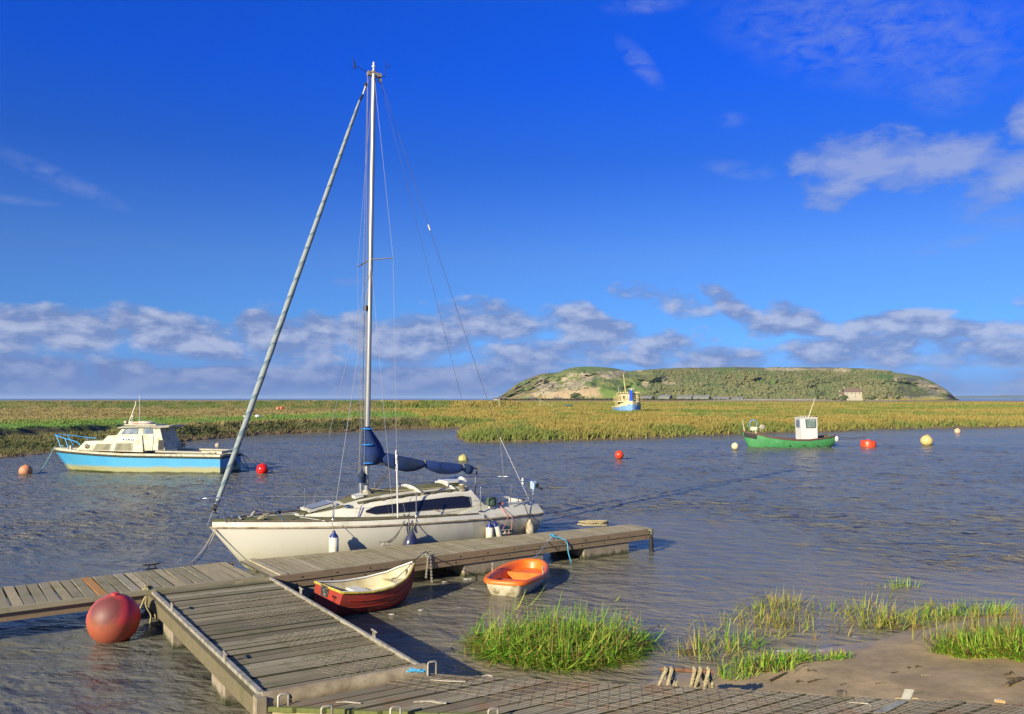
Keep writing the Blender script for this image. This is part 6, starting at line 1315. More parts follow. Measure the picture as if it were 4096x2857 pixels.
b.build('side_rail', M['twarm'], tr)
zF = px_(1112 - 580) + .35
b = MB(); b.box((2.55, -.15, (2.0 + zF) / 2), (.35, .48, zF - 2.0), ry=.0); b.build('blue_funnel', mat('cobalt_paint', (.01, .08, .62), rough=.55), tr)
b = MB(); b.box((3.9, -.5, zF + .25), (.16, 1.15, .10)); b.tube([(3.9, -.5, zB + .3), (3.9, -.5, zF + .25)], .14, 8); b.build('radar_bar', M['pure'], tr)
zM = px_(1112 - 150); b = MB(); b.tube([(4.2, .55, zB + .3), (4.2, .95, zM)], [.085, .05], 8); b.build('mast', M['twarm'], tr)
b = MB(); b.tube([(5.2, 1.7, zB + .3), (5.2, 1.75, zB + 1.7)], .025, 5); b.build('aerial', M['mastcream'], tr)
for (x, y) in ((4.2, 1.5), (4, 1.0), (4.5, .2), (4.3, -1.3), (4.4, -1.5)):
    b = MB(); b.box((x, y, zB + .5), (.2, .2, .25)); b.build('roof_box', M['twarm'], tr)

# ================================================================ birds on the left bank
M['birdw'] = mat('white_feathers', (.72, .70, .66), rough=.8); M['birdd'] = mat('dark_feathers', (.03, .035, .03), rough=.7)
bl = ['nearest to the blue cruiser roof', 'second from the cruiser, half hidden and brownish', 'third from the cruiser', 'fourth from the cruiser', 'at the edge of the mud scarp, brightest white', 'close to the rolled jib, lower of the crowd', 'standing highest on the grass by the jib', 'just below the highest bird beside the jib', 'right of the rolled jib', 'alone far right on the bank behind the mast stays', 'next to the lone bird by the stays']
bp_ = [c1(1660, 402), c1(1762, 403), c1(1838, 404), c1(1800, 406), c1(1920, 415), c1(2000, 403), c1(2046, 370), c1(2056, 390), c1(2150, 368), m5(2285, 165), m5(2270, 170)]
def birdmesh():
    b = MB(); b.tube([(-.30, 0, .20), (-.22, 0, .21), (-.05, 0, .22), (.12, 0, .25), (.2, 0, .29)], [.02, .07, .12, .11, .05], 10); body = b
    h = MB(); h.tube([(.17, 0, .27), (.22, 0, .36), (.25, 0, .42), (.30, 0, .43), (.37, 0, .415)], [.05, .035, .05, .045, .01], 8)
    l = MB(); l.tube([(0, .04, .2), (0, .04, 0)], .010, 5); l.tube([(0, -.04, .2), (0, -.04, 0)], .010, 5); l.tube([(-.28, 0, .22), (-.10, .0, .31), (.05, 0, .30)], [.02, .05, .02], 6)
    return body, h, l
b0, b1, b2m = birdmesh(); proto = None
for i, p in enumerate(bp_):
    best = W(p, 1.5)
    zz = float(land([best[0]], [best[1]])[0][0]); w_ = W(p, zz)
    if proto is None:
        o = thing('shelduck', 'x', 'bird', (0, 0, 0), 0, 'shelducks resting on the far bank'); b0.build('body', M['birdw'], o, smooth=60); b1.build('head', M['birdd'], o, smooth=60); b2m.build('legs_and_back', M['birdd'], o, smooth=60); proto = o
    else:
        o = proto.copy(); COL.objects.link(o)
        for c in proto.children: d = c.copy(); COL.objects.link(d); d.parent = o
    o['label'] = 'white and dark shelduck ' + bl[i]; o.location = (w_[0], w_[1], zz); o.rotation_euler = (0, 0, random.uniform(0, 6.28)); o.scale = (1.5,) * 3
# ================================================================ headland
HD = 1400.0
prof = [(1985, 1594), (2005, 1583), (2040, 1557), (2070, 1534), (2100, 1520), (2160, 1497), (2190, 1493), (2222, 1492), (2240, 1487), (2262, 1478), (2295, 1470), (2330, 1467), (2375, 1467), (2440, 1471), (2470, 1476), (2500, 1484), (2516, 1486), (2545, 1482), (2600, 1478), (2660, 1475), (2740, 1472), (2840, 1471), (2960, 1469), (3060, 1471), (3100, 1469), (3200, 1470), (3320, 1470), (3400, 1473), (3490, 1475), (3550, 1481), (3575, 1490), (3620, 1496), (3680, 1506), (3730, 1527), (3780, 1556), (3805, 1577), (3818, 1592), (3826, 1597)]
hx = [(p[0] - CX) / FPX * HD for p in prof]; hzv = [CH + (HOR - p[1]) / FPX * HD for p in prof]
nX, nY = 560, 110
gx_ = np.linspace(hx[0] - 2, hx[-1] + 3, nX); fy = np.linspace(0, 1, nY)
XX, FY = np.meshgrid(gx_, fy, indexing='ij')
ridge = np.interp(XX, hx, hzv)
front = np.interp(XX, [hx[0], hx[6], hx[12], hx[20], 200, 620, hx[-3], hx[-1]], [1345, 1290, 1225, 1180, 1160, 1185, 1330, 1385])
YY = front + (HD - front) * FY
# cross-section: cliffs on the west, wooded slope in the middle, low ledge and saddle in the east
A_ = np.clip((XX - 250) / 150, 0, 1); east = sstep(560, 640, XX); west = 1 - sstep(150, 230, XX)
pf_mid = np.interp(FY, [0, .06, .3, .62, .86, .95, 1], [0, .05, .26, .60, .85, .985, 1])
pf_w = np.interp(FY, [0, .04, .10, .30, .5, .62, .7, 1], [0, .02, .30, .42, .60, .74, .80, 1])
pf_e = np.interp(FY, [0, .03, .06, .30, .6, .7, .85, 1], [0, .10, .14, .40, .62, .80, .93, 1])
pf = pf_mid * (1 - west) * (1 - east) + pf_w * west + pf_e * east
crag = (fbm(XX * .045, YY * .02 + FY * 5, 5) - .5)
ZZ = .7 + (ridge - .7) * pf
ZZ = ZZ + crag * 13 * np.sin(np.pi * FY) ** .7 * np.minimum(1, ridge / 30) + (fbm(XX * .2, FY * 22, 3) - .5) * 2.2 * np.sin(np.pi * FY)
YY = YY + (fbm(XX * .03 + 9, FY * 6, 4) - .5) * 60 * np.sin(np.pi * FY)
sp_ = sstep(.5, .62, fbm(XX * .022 + 3, FY * 3 + 1, 3)); YY = YY - sp_ * 7 * np.sin(np.pi * FY)
XX = XX * (YY / HD); SXp = XX / YY * FPX + CX; SYp = HOR - (ZZ - CH) / YY * FPX
nn = fbm(XX * .05, FY * 9, 4); n2 = fbm(XX * .25, FY * 40, 3); n3 = fbm(XX * .012, FY * 2.2, 3)
def cc(*v): return np.array(v)
grass = cc(.09, .135, .035); grass2 = cc(.13, .15, .045); scrubc = cc(.10, .105, .045); brownc = cc(.14, .11, .06); rock = cc(.29, .25, .165); rock2 = cc(.22, .20, .14); orange_r = cc(.30, .225, .135); yel_l = cc(.42, .36, .08)
c = grass + (grass2 - grass) * sstep(.4, .6, nn)[..., None]
c = c + (scrubc - c) * (sstep(150, 300, XX) * (1 - sstep(600, 640, XX)) * sstep(.32, .45, nn))[..., None]
c = c + (brownc - c) * ((1 - sstep(20, 90, XX - 0)) * .8 * sstep(.3, .5, nn))[..., None]
def blob(cx, cy, rx, ry, hard=.5):
    d = ((SXp - cx) / rx) ** 2 + ((SYp - cy) / ry) ** 2; return sstep(1.25, .6, d + (n2 - .5) * 2.4 + (nn - .5) * 1.6)
def put(cx, cy, rx, ry, col, k=1.0):
    global c; c = c + (col - c) * (blob(cx, cy, rx, ry) * k)[..., None]
for (cx, cy, rx, ry, col) in ((2250, 1583, 110, 26, orange_r), (2360, 1570, 90, 24, orange_r), (2180, 1560, 40, 26, rock), (2165, 1530, 14, 20, rock), (2205, 1540, 30, 20, rock2), (2290, 1540, 40, 22, rock), (2340, 1510, 30, 16, rock), (2290, 1500, 22, 9, rock), (2430, 1500, 60, 16, rock2), (2470, 1492, 30, 9, rock), (2260, 1520, 20, 10, rock),
    (2580, 1536, 12, 16, rock), (2672, 1522, 26, 16, rock), (2700, 1535, 20, 10, rock2), (2560, 1485, 14, 6, rock), (3130, 1478, 70, 8, rock), (3210, 1480, 50, 8, rock), (3370, 1485, 40, 12, rock), (3437, 1492, 11, 18, rock), (3500, 1480, 60, 9, rock), (3590, 1508, 30, 16, rock), (3270, 1478, 50, 6, rock2),
    (3640, 1520, 34, 8, cc(.10, .09, .08)), (3690, 1533, 34, 12, rock2), (3750, 1560, 50, 18, rock2), (3720, 1545, 40, 8, rock), (3600, 1594, 120, 8, rock), (3530, 1590, 60, 9, orange_r), (3720, 1592, 60, 9, rock), (3800, 1585, 14, 18, cc(.09, .08, .07))): put(cx, cy, rx, ry, col)
put(3600, 1598, 150, 5, yel_l); put(3730, 1594, 50, 5, yel_l)
put(3420, 1497, 26, 16, cc(.055, .12, .025)); put(3520, 1505, 60, 16, cc(.06, .13, .03)); put(3220, 1488, 40, 9, cc(.07, .13, .03)); put(2350, 1468, 70, 7, cc(.085, .15, .03)); put(2450, 1570, 60, 26, cc(.10, .155, .03)); put(2520, 1560, 50, 30, cc(.11, .16, .035))
nr, na = XX.shape
i = np.arange(nr - 1)[:, None] * na + np.arange(na - 1)[None, :]
t = NT('headland_turf_and_rock'); at = t.n('ShaderNodeAttribute', attribute_name='Col'); nz = t.noise(t.co('Object'), .16, 8, .7)
t.col(t.mix(.4, at.outputs['Color'], t.ramp(nz, [(.32, .25), (.68, .75)]), 'OVERLAY')); t.set(Roughness=.95); t.bump(nz, .6, 3.0); M['hill'] = t.m
backX = XX[:, -1:]; BV = np.stack([XX, YY, ZZ], -1)
back = np.stack([XX[:, -1], np.full(nX, 1700.0), np.full(nX, -2.0)], -1)[:, None, :]
V = np.concatenate([BV, back], 1); C_ = np.concatenate([c, c[:, -1:]], 1); na2 = na + 1
i = np.arange(nr - 1)[:, None] * na2 + np.arange(na2 - 1)[None, :]
f = np.stack([i, i + na2, i + na2 + 1, i + 1], -1).reshape(-1)
hill = nbuild('hill', V.reshape(-1, 3), f, np.full((nr - 1) * (na2 - 1), 4), M['hill'], smooth=True, colors=C_.reshape(-1, 3)); tag(hill, kind='structure')
# low far coast across the estuary
fx = np.linspace(1700, 9000, 260); fh = 14 + 60 * fbm(fx * .0016, fx * 0, 3) * sstep(1900, 4800, fx) + 14 * fbm(fx * .01, fx * 0 + 3, 3)
FYd = 9500.0; vs = []; fcx = []
for x, h_ in zip(fx * 1.35, fh): vs += [(x + 1900, FYd, -1), (x + 1900, FYd + 250, h_ * .25), (x + 1900, FYd + 900, h_ * .7), (x + 1900, FYd + 2200, h_ * 1.1)]; fcx += [(.12, .14, .09), (.30, .30, .28) if random.random() < .35 else (.12, .15, .10), (.11, .15, .09), (.10, .14, .09)]
i = (np.arange(len(fx) - 1)[:, None] * 4 + np.arange(3)[None, :]); f = np.stack([i, i + 4, i + 5, i + 1], -1).reshape(-1)
t = NT('far_coast_land'); at = t.n('ShaderNodeAttribute', attribute_name='Col'); t.col(at.outputs['Color']); t.set(Roughness=.9)
tag(nbuild('far_hills', np.array(vs), f, np.full((len(fx) - 1) * 3, 4), t.m, smooth=True, colors=np.array(fcx)), kind='structure')

def blobs(name, centers, radii, cols_mat, label, cat, seg=5, squash=.8):
    """many irregular leafy lumps in one mesh (a far-off wood nobody could count)"""
    import bmesh
    bm = bmesh.new(); bmesh.ops.create_icosphere(bm, subdivisions=2, radius=1); bv = np.array([v.co[:] for v in bm.verts]); bf = np.array([[v.index for v in f_.verts] for f_ in bm.faces]); bm.free()
    n = len(centers); V = []; 
    for k in range(n):
        r = radii[k]; nz = 1 + .35 * (rng.random(len(bv)) - .5); v = bv * nz[:, None] * r; v[:, 2] *= squash; V.append(v + centers[k])
    V = np.concatenate(V); F = (bf[None] + (np.arange(n) * len(bv))[:, None, None]).reshape(-1)
    o = nbuild(name, V, F, np.full(n * len(bf), 3), cols_mat); tag(o, label, cat, kind='stuff'); return o
def leafmat(name, cols, sc=3):
    t = NT(name); g = t.n('ShaderNodeNewGeometry'); c = t.ramp(g.outputs['Random Per Island'], [(i / (len(cols) - 1), cc_) for i, cc_ in enumerate(cols)])
    nz = t.noise(t.co('Object'), sc, 4, .7); c = t.mix(.45, c, t.ramp(nz, [(.35, .2), (.65, .8)]), 'OVERLAY'); c = t.mix(t.ramp(t.noise(t.co('Object'), .014 if sc < 1 else .3, 4, .6), [(.40, 0), (.60, .6)]), c, tuple(v * 1.15 + .03 * (i_ == 0) for i_, v in enumerate(cols[3 % len(cols)]))); t.col(c); t.set(Roughness=.95); return t.m
M['scrub'] = leafmat('hillside_scrub', [(.088, .12, .04), (.115, .132, .05), (.08, .115, .036), (.12, .13, .052), (.10, .125, .045), (.13, .132, .058), (.072, .105, .035)], .8)
cs_, rs_ = [], []
flatX, flatY, flatZ, flatF = XX.ravel(), YY.ravel(), ZZ.ravel(), FY.ravel(); SXf, SYf = SXp.ravel(), SYp.ravel(); n3f = n3.ravel(); nnf = nn.ravel()
dens_ = sstep(2560, 2800, SXf) * (1 - sstep(3500, 3620, SXf)) * (flatF < .93) * (flatF > .02) * sstep(.25, .45, nnf) * (SYf > 1484 + 0 * SXf)
dens_ = dens_ + .03 * (SXf > 2060) * (SXf < 2560) * (flatF < .9) + .04 * (flatF > .97) * (SXf > 2600) * (SXf < 3500)
pick = rng.choice(len(flatX), 9500, p=dens_ / dens_.sum(), replace=False)
for k in pick:
    r = rng.uniform(.7, 1.7) * (1 + .9 * (rng.random() < .12)) * (.55 if SXf[k] < 2560 or flatF[k] > .9 else 1) * (1.1 if flatF[k] < .5 else .8); cs_.append((flatX[k] + rng.uniform(-1, 1), flatY[k] - 1, flatZ[k] + r * .35)); rs_.append(r)
blobs('hillside_scrub', np.array(cs_), rs_, M['scrub'], 'dense scrub and small trees covering the middle slope of the headland', 'scrub')
M['hedge'] = leafmat('hedge_leaves', [(.03, .035, .015), (.05, .05, .025), (.035, .045, .015)], 1.5)
cs_, rs_ = [], []
for k in range(900):
    sx = rng.uniform(2000, 2960); d = 1130 + rng.uniform(-6, 6); hh = 1.6 + 1.8 * float(fbm(np.array([sx * .02]), np.array([1.]), 3)[0]) * (1.0 if sx < 2540 else .5)
    if rng.random() < sstep(2600, 3000, sx) * .8: continue
    cs_.append(((sx - CX) / FPX * d, d, 1.0 + rng.uniform(.2, .7) * hh)); rs_.append(rng.uniform(.9, 1.7))
blobs('field_hedge', np.array(cs_), rs_, M['hedge'], 'dark low hedge running along the foot of the headland', 'hedge')
def bigtree(label, sx, d, h_, r, cm):
    x = (sx - CX) / FPX * d; o = thing('tree', label, 'tree', (x, d, 1.0), 0, 'trees near the foot of the headland')
    b = MB(); b.tube([(0, 0, -.5), (.2, 0, h_ * .5)], [.5, .3], 7); b.build('trunk', M['teak'], o)
    cs = np.array([(rng.normal(0, r * .38), rng.normal(0, r * .3), h_ * .58 + rng.normal(0, h_ * .16)) for _ in range(46)]); rs = [rng.uniform(.2, .4) * r for _ in range(46)]
    c_ = blobs('crown', cs, rs, cm, None, None); del c_['kind']; c_.parent = o
for i, (lab, sx, d, h_, r) in enumerate((('rounded dark green tree left of the stranded trawler at the cliff foot', 2302, 1140, 10, 6), ('brownish bush beside the rounded dark tree', 2325, 1136, 6, 4.5), ('dark tree standing on the slope left of the farmhouse', 3276, 1110, 13, 6), ('olive tree just right of the farmhouse gable', 3475, 1040, 7, 5), ('grey-green bush in front of the farmhouse left wing', 3372, 1005, 6, 4.5), ('low bush left of the farmhouse garden wall', 3340, 1010, 5, 5), ('brown shrub at the right of the farmhouse wall', 3490, 1030, 6, 4), ('wide bush farther left along the shore road', 3290, 1040, 5, 6))):
    bigtree(lab, sx, d, h_, r, M['scrub'] if i % 2 else leafmat('dark_leaves', [(.03, .06, .02), (.05, .085, .025), (.07, .09, .03)], 1.2))
# ---------------------------------------------------------------- farmhouse, sheds, village
M['stonewall'] = mat('pale_render', (.38, .35, .26), (.30, .27, .2), 1.2, rough=.9); M['tile'] = mat('brown_tiles', (.12, .085, .068), (.145, .10, .08), 1.5, rough=.9); M['greyroof'] = mat('grey_sheet_roof', (.27, .26, .24), (.20, .19, .17), .3, rough=.8); M['shedwall'] = mat('shed_wall', (.17, .22, .17), (.14, .15, .12), .4, rough=.9); M['wht'] = mat('white_house', (.62, .60, .55), rough=.8); M['slate'] = mat('slate_roof', (.10, .09, .10), (.15, .13, .12), 1.5, rough=.8)
def house(name, label, cat, sx0, sx1, d, sybase, syeave, syridge, depth, ang, wall, roof, wins=(), chim=(), group=None, z0=None, hip=0.0):
    m = d / FPX; x0 = (sx0 - CX) * m; x1 = (sx1 - CX) * m; w_ = (x1 - x0) / max(.3, math.cos(ang)); zb = CH - (sybase - HOR) * m; he = (sybase - syeave) * m; hr = (sybase - syridge) * m
    o = thing(name, label, cat, (x0, d, zb), ang, group)
    b = MB(); b.box((w_ / 2, depth / 2, he / 2 - 1), (w_, depth, he + 2))
    b.add([(0, 0, he), (0, depth, he), (0, depth / 2, hr - .15)], [[0, 1, 2]]); b.add([(w_, 0, he), (w_, depth, he), (w_, depth / 2, hr - .15)], [[0, 1, 2]]); wl = b.build('wall', wall, o)
    b = MB(); e = .3; ov = .35
    b.add([(-e, -ov, he - .12), (w_ + e, -ov, he - .12), (w_ + e - hip, depth / 2, hr), (-e + hip, depth / 2, hr), (-e, depth + ov, he - .12), (w_ + e, depth + ov, he - .12), (-e, -ov, he - .35), (w_ + e, -ov, he - .35)], [[0, 1, 2, 3], [3, 2, 5, 4], [0, 6, 7, 1]]); rf = b.build('roof', roof, o)
    for cx_ in chim:
        b = MB(); b.box((cx_ * w_, depth / 2, hr + .5), (.9, .9, 2.2)); b.build('chimney', wall, rf)
    for (fx_, fz_, ww, wh_) in wins:
        b = MB(); b.box((fx_ * w_, -.03, fz_ * he), (ww, .12, wh_)); b.build('window', M['glass'], o)
        b = MB(); b.tube([(fx_ * w_ + a * ww / 2, -.08, fz_ * he + c_ * wh_ / 2) for a, c_ in ((-1, -1), (1, -1), (1, 1), (-1, 1), (-1, -1))], .12, 4); b.build('window_frame', M['wht'], o.children[-1])
    return o
house('farmhouse', 'stone farmhouse with brown roof and end chimneys at the foot of the headland', 'house', 3378, 3440, 1010, 1592, 1568.5, 1552.5, 8, R(-14), M['stonewall'], M['tile'], [(f_, h_, 1.2, 1.5) for f_ in (.16, .4, .62, .85) for h_ in (.72,)] + [(.16, .25, 1.2, 1.4), (.62, .22, 1.2, 1.4)], (.02, .98))
house('farmhouse_wing', 'lower brown-roofed wing left of the stone farmhouse', 'house', 3357, 3380, 1016, 1592, 1579, 1567, 7, R(-14), M['stonewall'], M['tile'], (), (.1,))
b = MB(); g0 = WD((3386, 1590), 1000); g1 = WD((3452, 1590), 1000); b.box(((g0[0] + g1[0]) / 2, 1000, 2.2), (g1[0] - g0[0], .6, 2.6)); tag(b.build('garden_wall', M['stonewall'], None), 'pale garden wall in front of the farmhouse', 'wall')
for i, (a, b_, c_, lab) in enumerate(((2556, 2602, 1584, 'grey-roofed shed with green front just right of the stranded trawler'), (2632, 2674, 1580, 'second long shed, with the highest grey roof'), (2706, 2760, 1582, 'broad low shed in the middle of the row'), (2770, 2830, 1581, 'long pale-roofed shed right of the middle of the row'), (2850, 2910, 1587, 'lowest shed near the right end of the row'), (2925, 2966, 1588, 'last small shed at the right end of the row'))):
    dp = 34; house('farm_shed', lab, 'shed', a, b_, 1150, 1599 if i < 4 else 1598, c_ + 8 if i < 4 else c_ + 6, c_, dp, R(-18), M['shedwall'], M['greyroof'], (), (), 'sheds along the headland foot')
vh = [(1975, 1990, 1601, 1596, 1592, 'M', 'small grey house at the extreme left foot of the headland'), (1992, 2022, 1602, 1598, 1590, 'W', 'long white house with brown roof at the left foot'), (2024, 2048, 1602, 1598, 1595, 'W', 'low white house beside the long one'), (2116, 2144, 1603, 1598, 1588, 'S', 'cream gabled house under the left end of the cliff'), (2184, 2208, 1601, 1599, 1597, 'W', 'low bluish-roofed building below the cliff'), (2210, 2224, 1602, 1597, 1590, 'S', 'tall narrow cream house below the cliff'), (2226, 2246, 1601, 1598, 1590, 'S', 'dark-roofed house right of the tall narrow one'), (2258, 2274, 1601, 1598, 1597, 'W', 'tiny white hut below the orange cliff')]
for (a, b_, yb_, ye_, yr_, k, lab) in vh:
    house('village_house', lab, 'house', a, b_, 1165, yb_, ye_, yr_, 7, R(-10), M['wht'] if k == 'W' else M['stonewall'], M['slate'], [(.25, .6, 1.2, 1.0), (.7, .6, 1.2, 1.0)] if b_ - a > 18 else (), (.1,) if k == 'S' else (), 'village houses under the cliff')
# shingle bank
xs2 = np.linspace(0, 1, 90); vs = []
for f_ in xs2:
    sx = 2800 + f_ * 780; d = 1060 - 40 * f_; x = (sx - CX) / FPX * d; h_ = 1.0 + 2.2 * float(np.interp(sx, [2800, 2900, 3050, 3220, 3300, 3580], [.1, .5, 1, .85, .4, .3])) * (.7 + .6 * float(fbm(np.array([sx * .01]), np.array([0.]), 3)[0]))
    vs += [(x, d - 16, .85), (x, d - 8, .85 + (h_ - .85) * .5), (x, d, h_), (x, d + 12, .9)]
i = (np.arange(89)[:, None] * 4 + np.arange(3)[None, :]); f = np.stack([i, i + 4, i + 5, i + 1], -1).reshape(-1)
tag(nbuild('shingle_bank', np.array(vs), f, np.full(89 * 3, 4), mat('pale_shingle', (.40, .36, .29), (.30, .26, .19), .2, rough=.95), smooth=True), kind='structure')
# posts on the far marsh
def post(label, p, h_, arm=None, rr=.05, z=1.0, d=None):
    w_ = W(p, z); b = MB(); b.tube([(0, 0, -.3), (.03, 0, h_)], [rr, rr * .8], 6)
    if arm: b.tube([(0, 0, h_ * .7), (arm, 0, h_ * .15)], rr * .6, 5)
    tag(b.build('marsh_post', M['mastcream'], None, loc=w_), label, 'post', 'posts on the marsh')
post('upright post with white base left of the small dinghy on the marsh', m3(368, 408), 2.0); post('post with slanting stay between the lone post and small dinghy', m3(995, 385), 2.9, 3.5, .05)
# ================================================================ grasses
def grassmat(name, stops, rough=.6, tr=.25):
    t = NT(name); g = t.n('ShaderNodeNewGeometry'); c = t.ramp(g.outputs['Random Per Island'], stops)
    t.col(c); t.set(Roughness=rough); t.b.inputs['Specular IOR Level'].default_value = .3
    ts = t.n('ShaderNodeBsdfTranslucent'); t.l(c, ts.inputs[0]); ad = t.n('ShaderNodeMixShader'); ad.inputs[0].default_value = tr
    t.l(t.b.outputs[0], ad.inputs[1]); t.l(ts.outputs[0], ad.inputs[2]); t.l(ad.outputs[0], t.out.inputs[0]); return t.m
def blades(name, base, h, lean, wid, az, mt, bend=.5, parent=None, colors=None):
    """curved tapering blades: base (n,3), height, lean direction and amount, width"""
    n = len(base); dirv = np.stack([np.cos(az), np.sin(az)], -1); side = np.stack([-np.sin(az + .6), np.cos(az + .6)], -1)
    V = np.zeros((n, 7, 3))
    for j, (f, wf) in enumerate(((0, 1), (.38, .95), (.72, .6))):
        off = (lean * (f + bend * f * f) / (1 + bend))[:, None] * dirv; zz = h * (f - .32 * bend * (lean / np.maximum(h, .01)) * f * f)
        for s_, k in ((-1, 0), (1, 1)):
            V[:, 2 * j + k, :2] = base[:, :2] + off + side * (s_ * wid * wf / 2)[:, None]; V[:, 2 * j + k, 2] = base[:, 2] + zz
    V[:, 6, :2] = base[:, :2] + lean[:, None] * dirv; V[:, 6, 2] = base[:, 2] + h * (1 - .32 * bend * lean / np.maximum(h, .01))
    q = np.array([0, 1, 3, 2, 2, 3, 5, 4, 4, 5, 6]); F = (q[None] + (np.arange(n) * 7)[:, None]).reshape(-1); T = np.tile([4, 4, 3], n)
    cl = None if colors is None else np.repeat(colors, 7, 0)
    return nbuild(name, V.reshape(-1, 3), F, T, mt, parent=parent, colors=cl)
M['lush'] = grassmat('lush_green_blades', [(0, (.06, .17, .012)), (.25, (.14, .33, .02)), (.5, (.24, .42, .035)), (.68, (.36, .42, .06)), (.8, (.36, .33, .07)), (.9, (.34, .22, .07)), (1, (.16, .09, .04))])
M['dry'] = grassmat('mixed_reed_blades', [(0, (.13, .24, .03)), (.3, (.26, .31, .05)), (.55, (.36, .33, .07)), (.75, (.40, .30, .08)), (.9, (.26, .14, .05)), (1, (.12, .07, .03))])
M['litter'] = mat('plant_litter', (.07, .05, .025), (.13, .10, .05), 12, rough=.9, bump=.8, bscale=40)
def tuft(label, pc, rx, ry, n, hh, mt, leanr=.5, wid=.014, name='grass_clump', dens_edge=.8, zr=0.0):
    c = W(pc, zr); r = np.sqrt(rng.random(n)) ** dens_edge; a = rng.random(n) * 6.283
    # irregular outline
    wob_ = 1 + .22 * np.sin(3 * a + c[0] * 9) + .13 * np.sin(7 * a + 2)
    bx = r * rx * np.cos(a) * wob_; by = r * ry * np.sin(a) * wob_
    gz_ = land(bx + c[0], by + c[1])[0]; gz_ = np.maximum(gz_, -.05)
    h = hh * rng.uniform(.45, 1.15, n) * (1 - .35 * r ** 2); az = np.where(rng.random(n) < .6, a + rng.normal(0, .7, n), rng.random(n) * 6.28); lean = h * np.abs(rng.normal(.15, leanr, n)) * (.35 + r)
    lean = np.minimum(lean, h * 1.5)
    m = int(n * .5); k_ = rng.integers(0, n, m); fh = rng.uniform(.15, .6, m)
    bx2 = bx[k_] + lean[k_] * fh * .8 * np.cos(az[k_]); by2 = by[k_] + lean[k_] * fh * .8 * np.sin(az[k_])
    base = np.concatenate([np.stack([bx, by, gz_ - .01], -1), np.stack([bx2, by2, gz_[k_] + h[k_] * fh], -1)])
    H_ = np.concatenate([h, h[k_] * rng.uniform(-.05, .35, m)]); L_ = np.concatenate([lean, h[k_] * rng.uniform(.3, .8, m)]); A_2 = np.concatenate([az, rng.random(m) * 6.28]); W_ = wid * rng.uniform(.6, 1.4, n + m)
    o = blades(name, base, H_, L_, W_, A_2, mt); o.location = (c[0], c[1], 0)
    return tag(o, label, 'grass', kind='stuff')
# the big green clump
big_c = W(c7(1010, 830), 0)
n = 9500; a = rng.random(n) * 6.283; r = rng.random(n) ** .55
bx = 1.20 * r * np.cos(a) * (1 + .12 * np.sin(5 * a)); by = .80 * r * np.sin(a) * (1 + .1 * np.sin(4 * a + 1))
h = (.28 + .15 * fbm(bx * 2 + 5, by * 2, 3)) * rng.uniform(.45, 1.1, n) * (1 - .35 * r ** 3); lay = rng.random(n) < .80
az = np.where(rng.random(n) < .35, a + rng.normal(0, .7, n), rng.random(n) * 6.283); lean = h * np.where(lay, rng.uniform(.5, 2.3, n), np.abs(rng.normal(.1, .25, n)))
h = np.where(lay, h * rng.uniform(.35, .95, n), h); tall = rng.random(n) < .035; h = np.where(tall, rng.uniform(.5, .68, n), h); lean = np.where(tall, .06, lean)
m = 5200; k_ = rng.integers(0, n, m); fh = rng.uniform(.2, .9, m)
base = np.concatenate([np.stack([bx, by, np.full(n, -.03)], -1), np.stack([bx[k_] + lean[k_] * fh * .6 * np.cos(az[k_]), by[k_] + lean[k_] * fh * .6 * np.sin(az[k_]), h[k_] * fh], -1)])
o = blades('grass_clump', base, np.concatenate([h, rng.uniform(-.06, .12, m)]), np.concatenate([lean, rng.uniform(.12, .38, m)]), np.concatenate([np.where(tall, .008, rng.uniform(.010, .024, n)), rng.uniform(.012, .028, m)]), np.concatenate([az, rng.random(m) * 6.28]), M['lush'], bend=.7)
o.location = (big_c[0], big_c[1] + .15, 0); tag(o, 'large lush green clump of cordgrass standing in shallow water before the front deck', 'grass', kind='stuff')
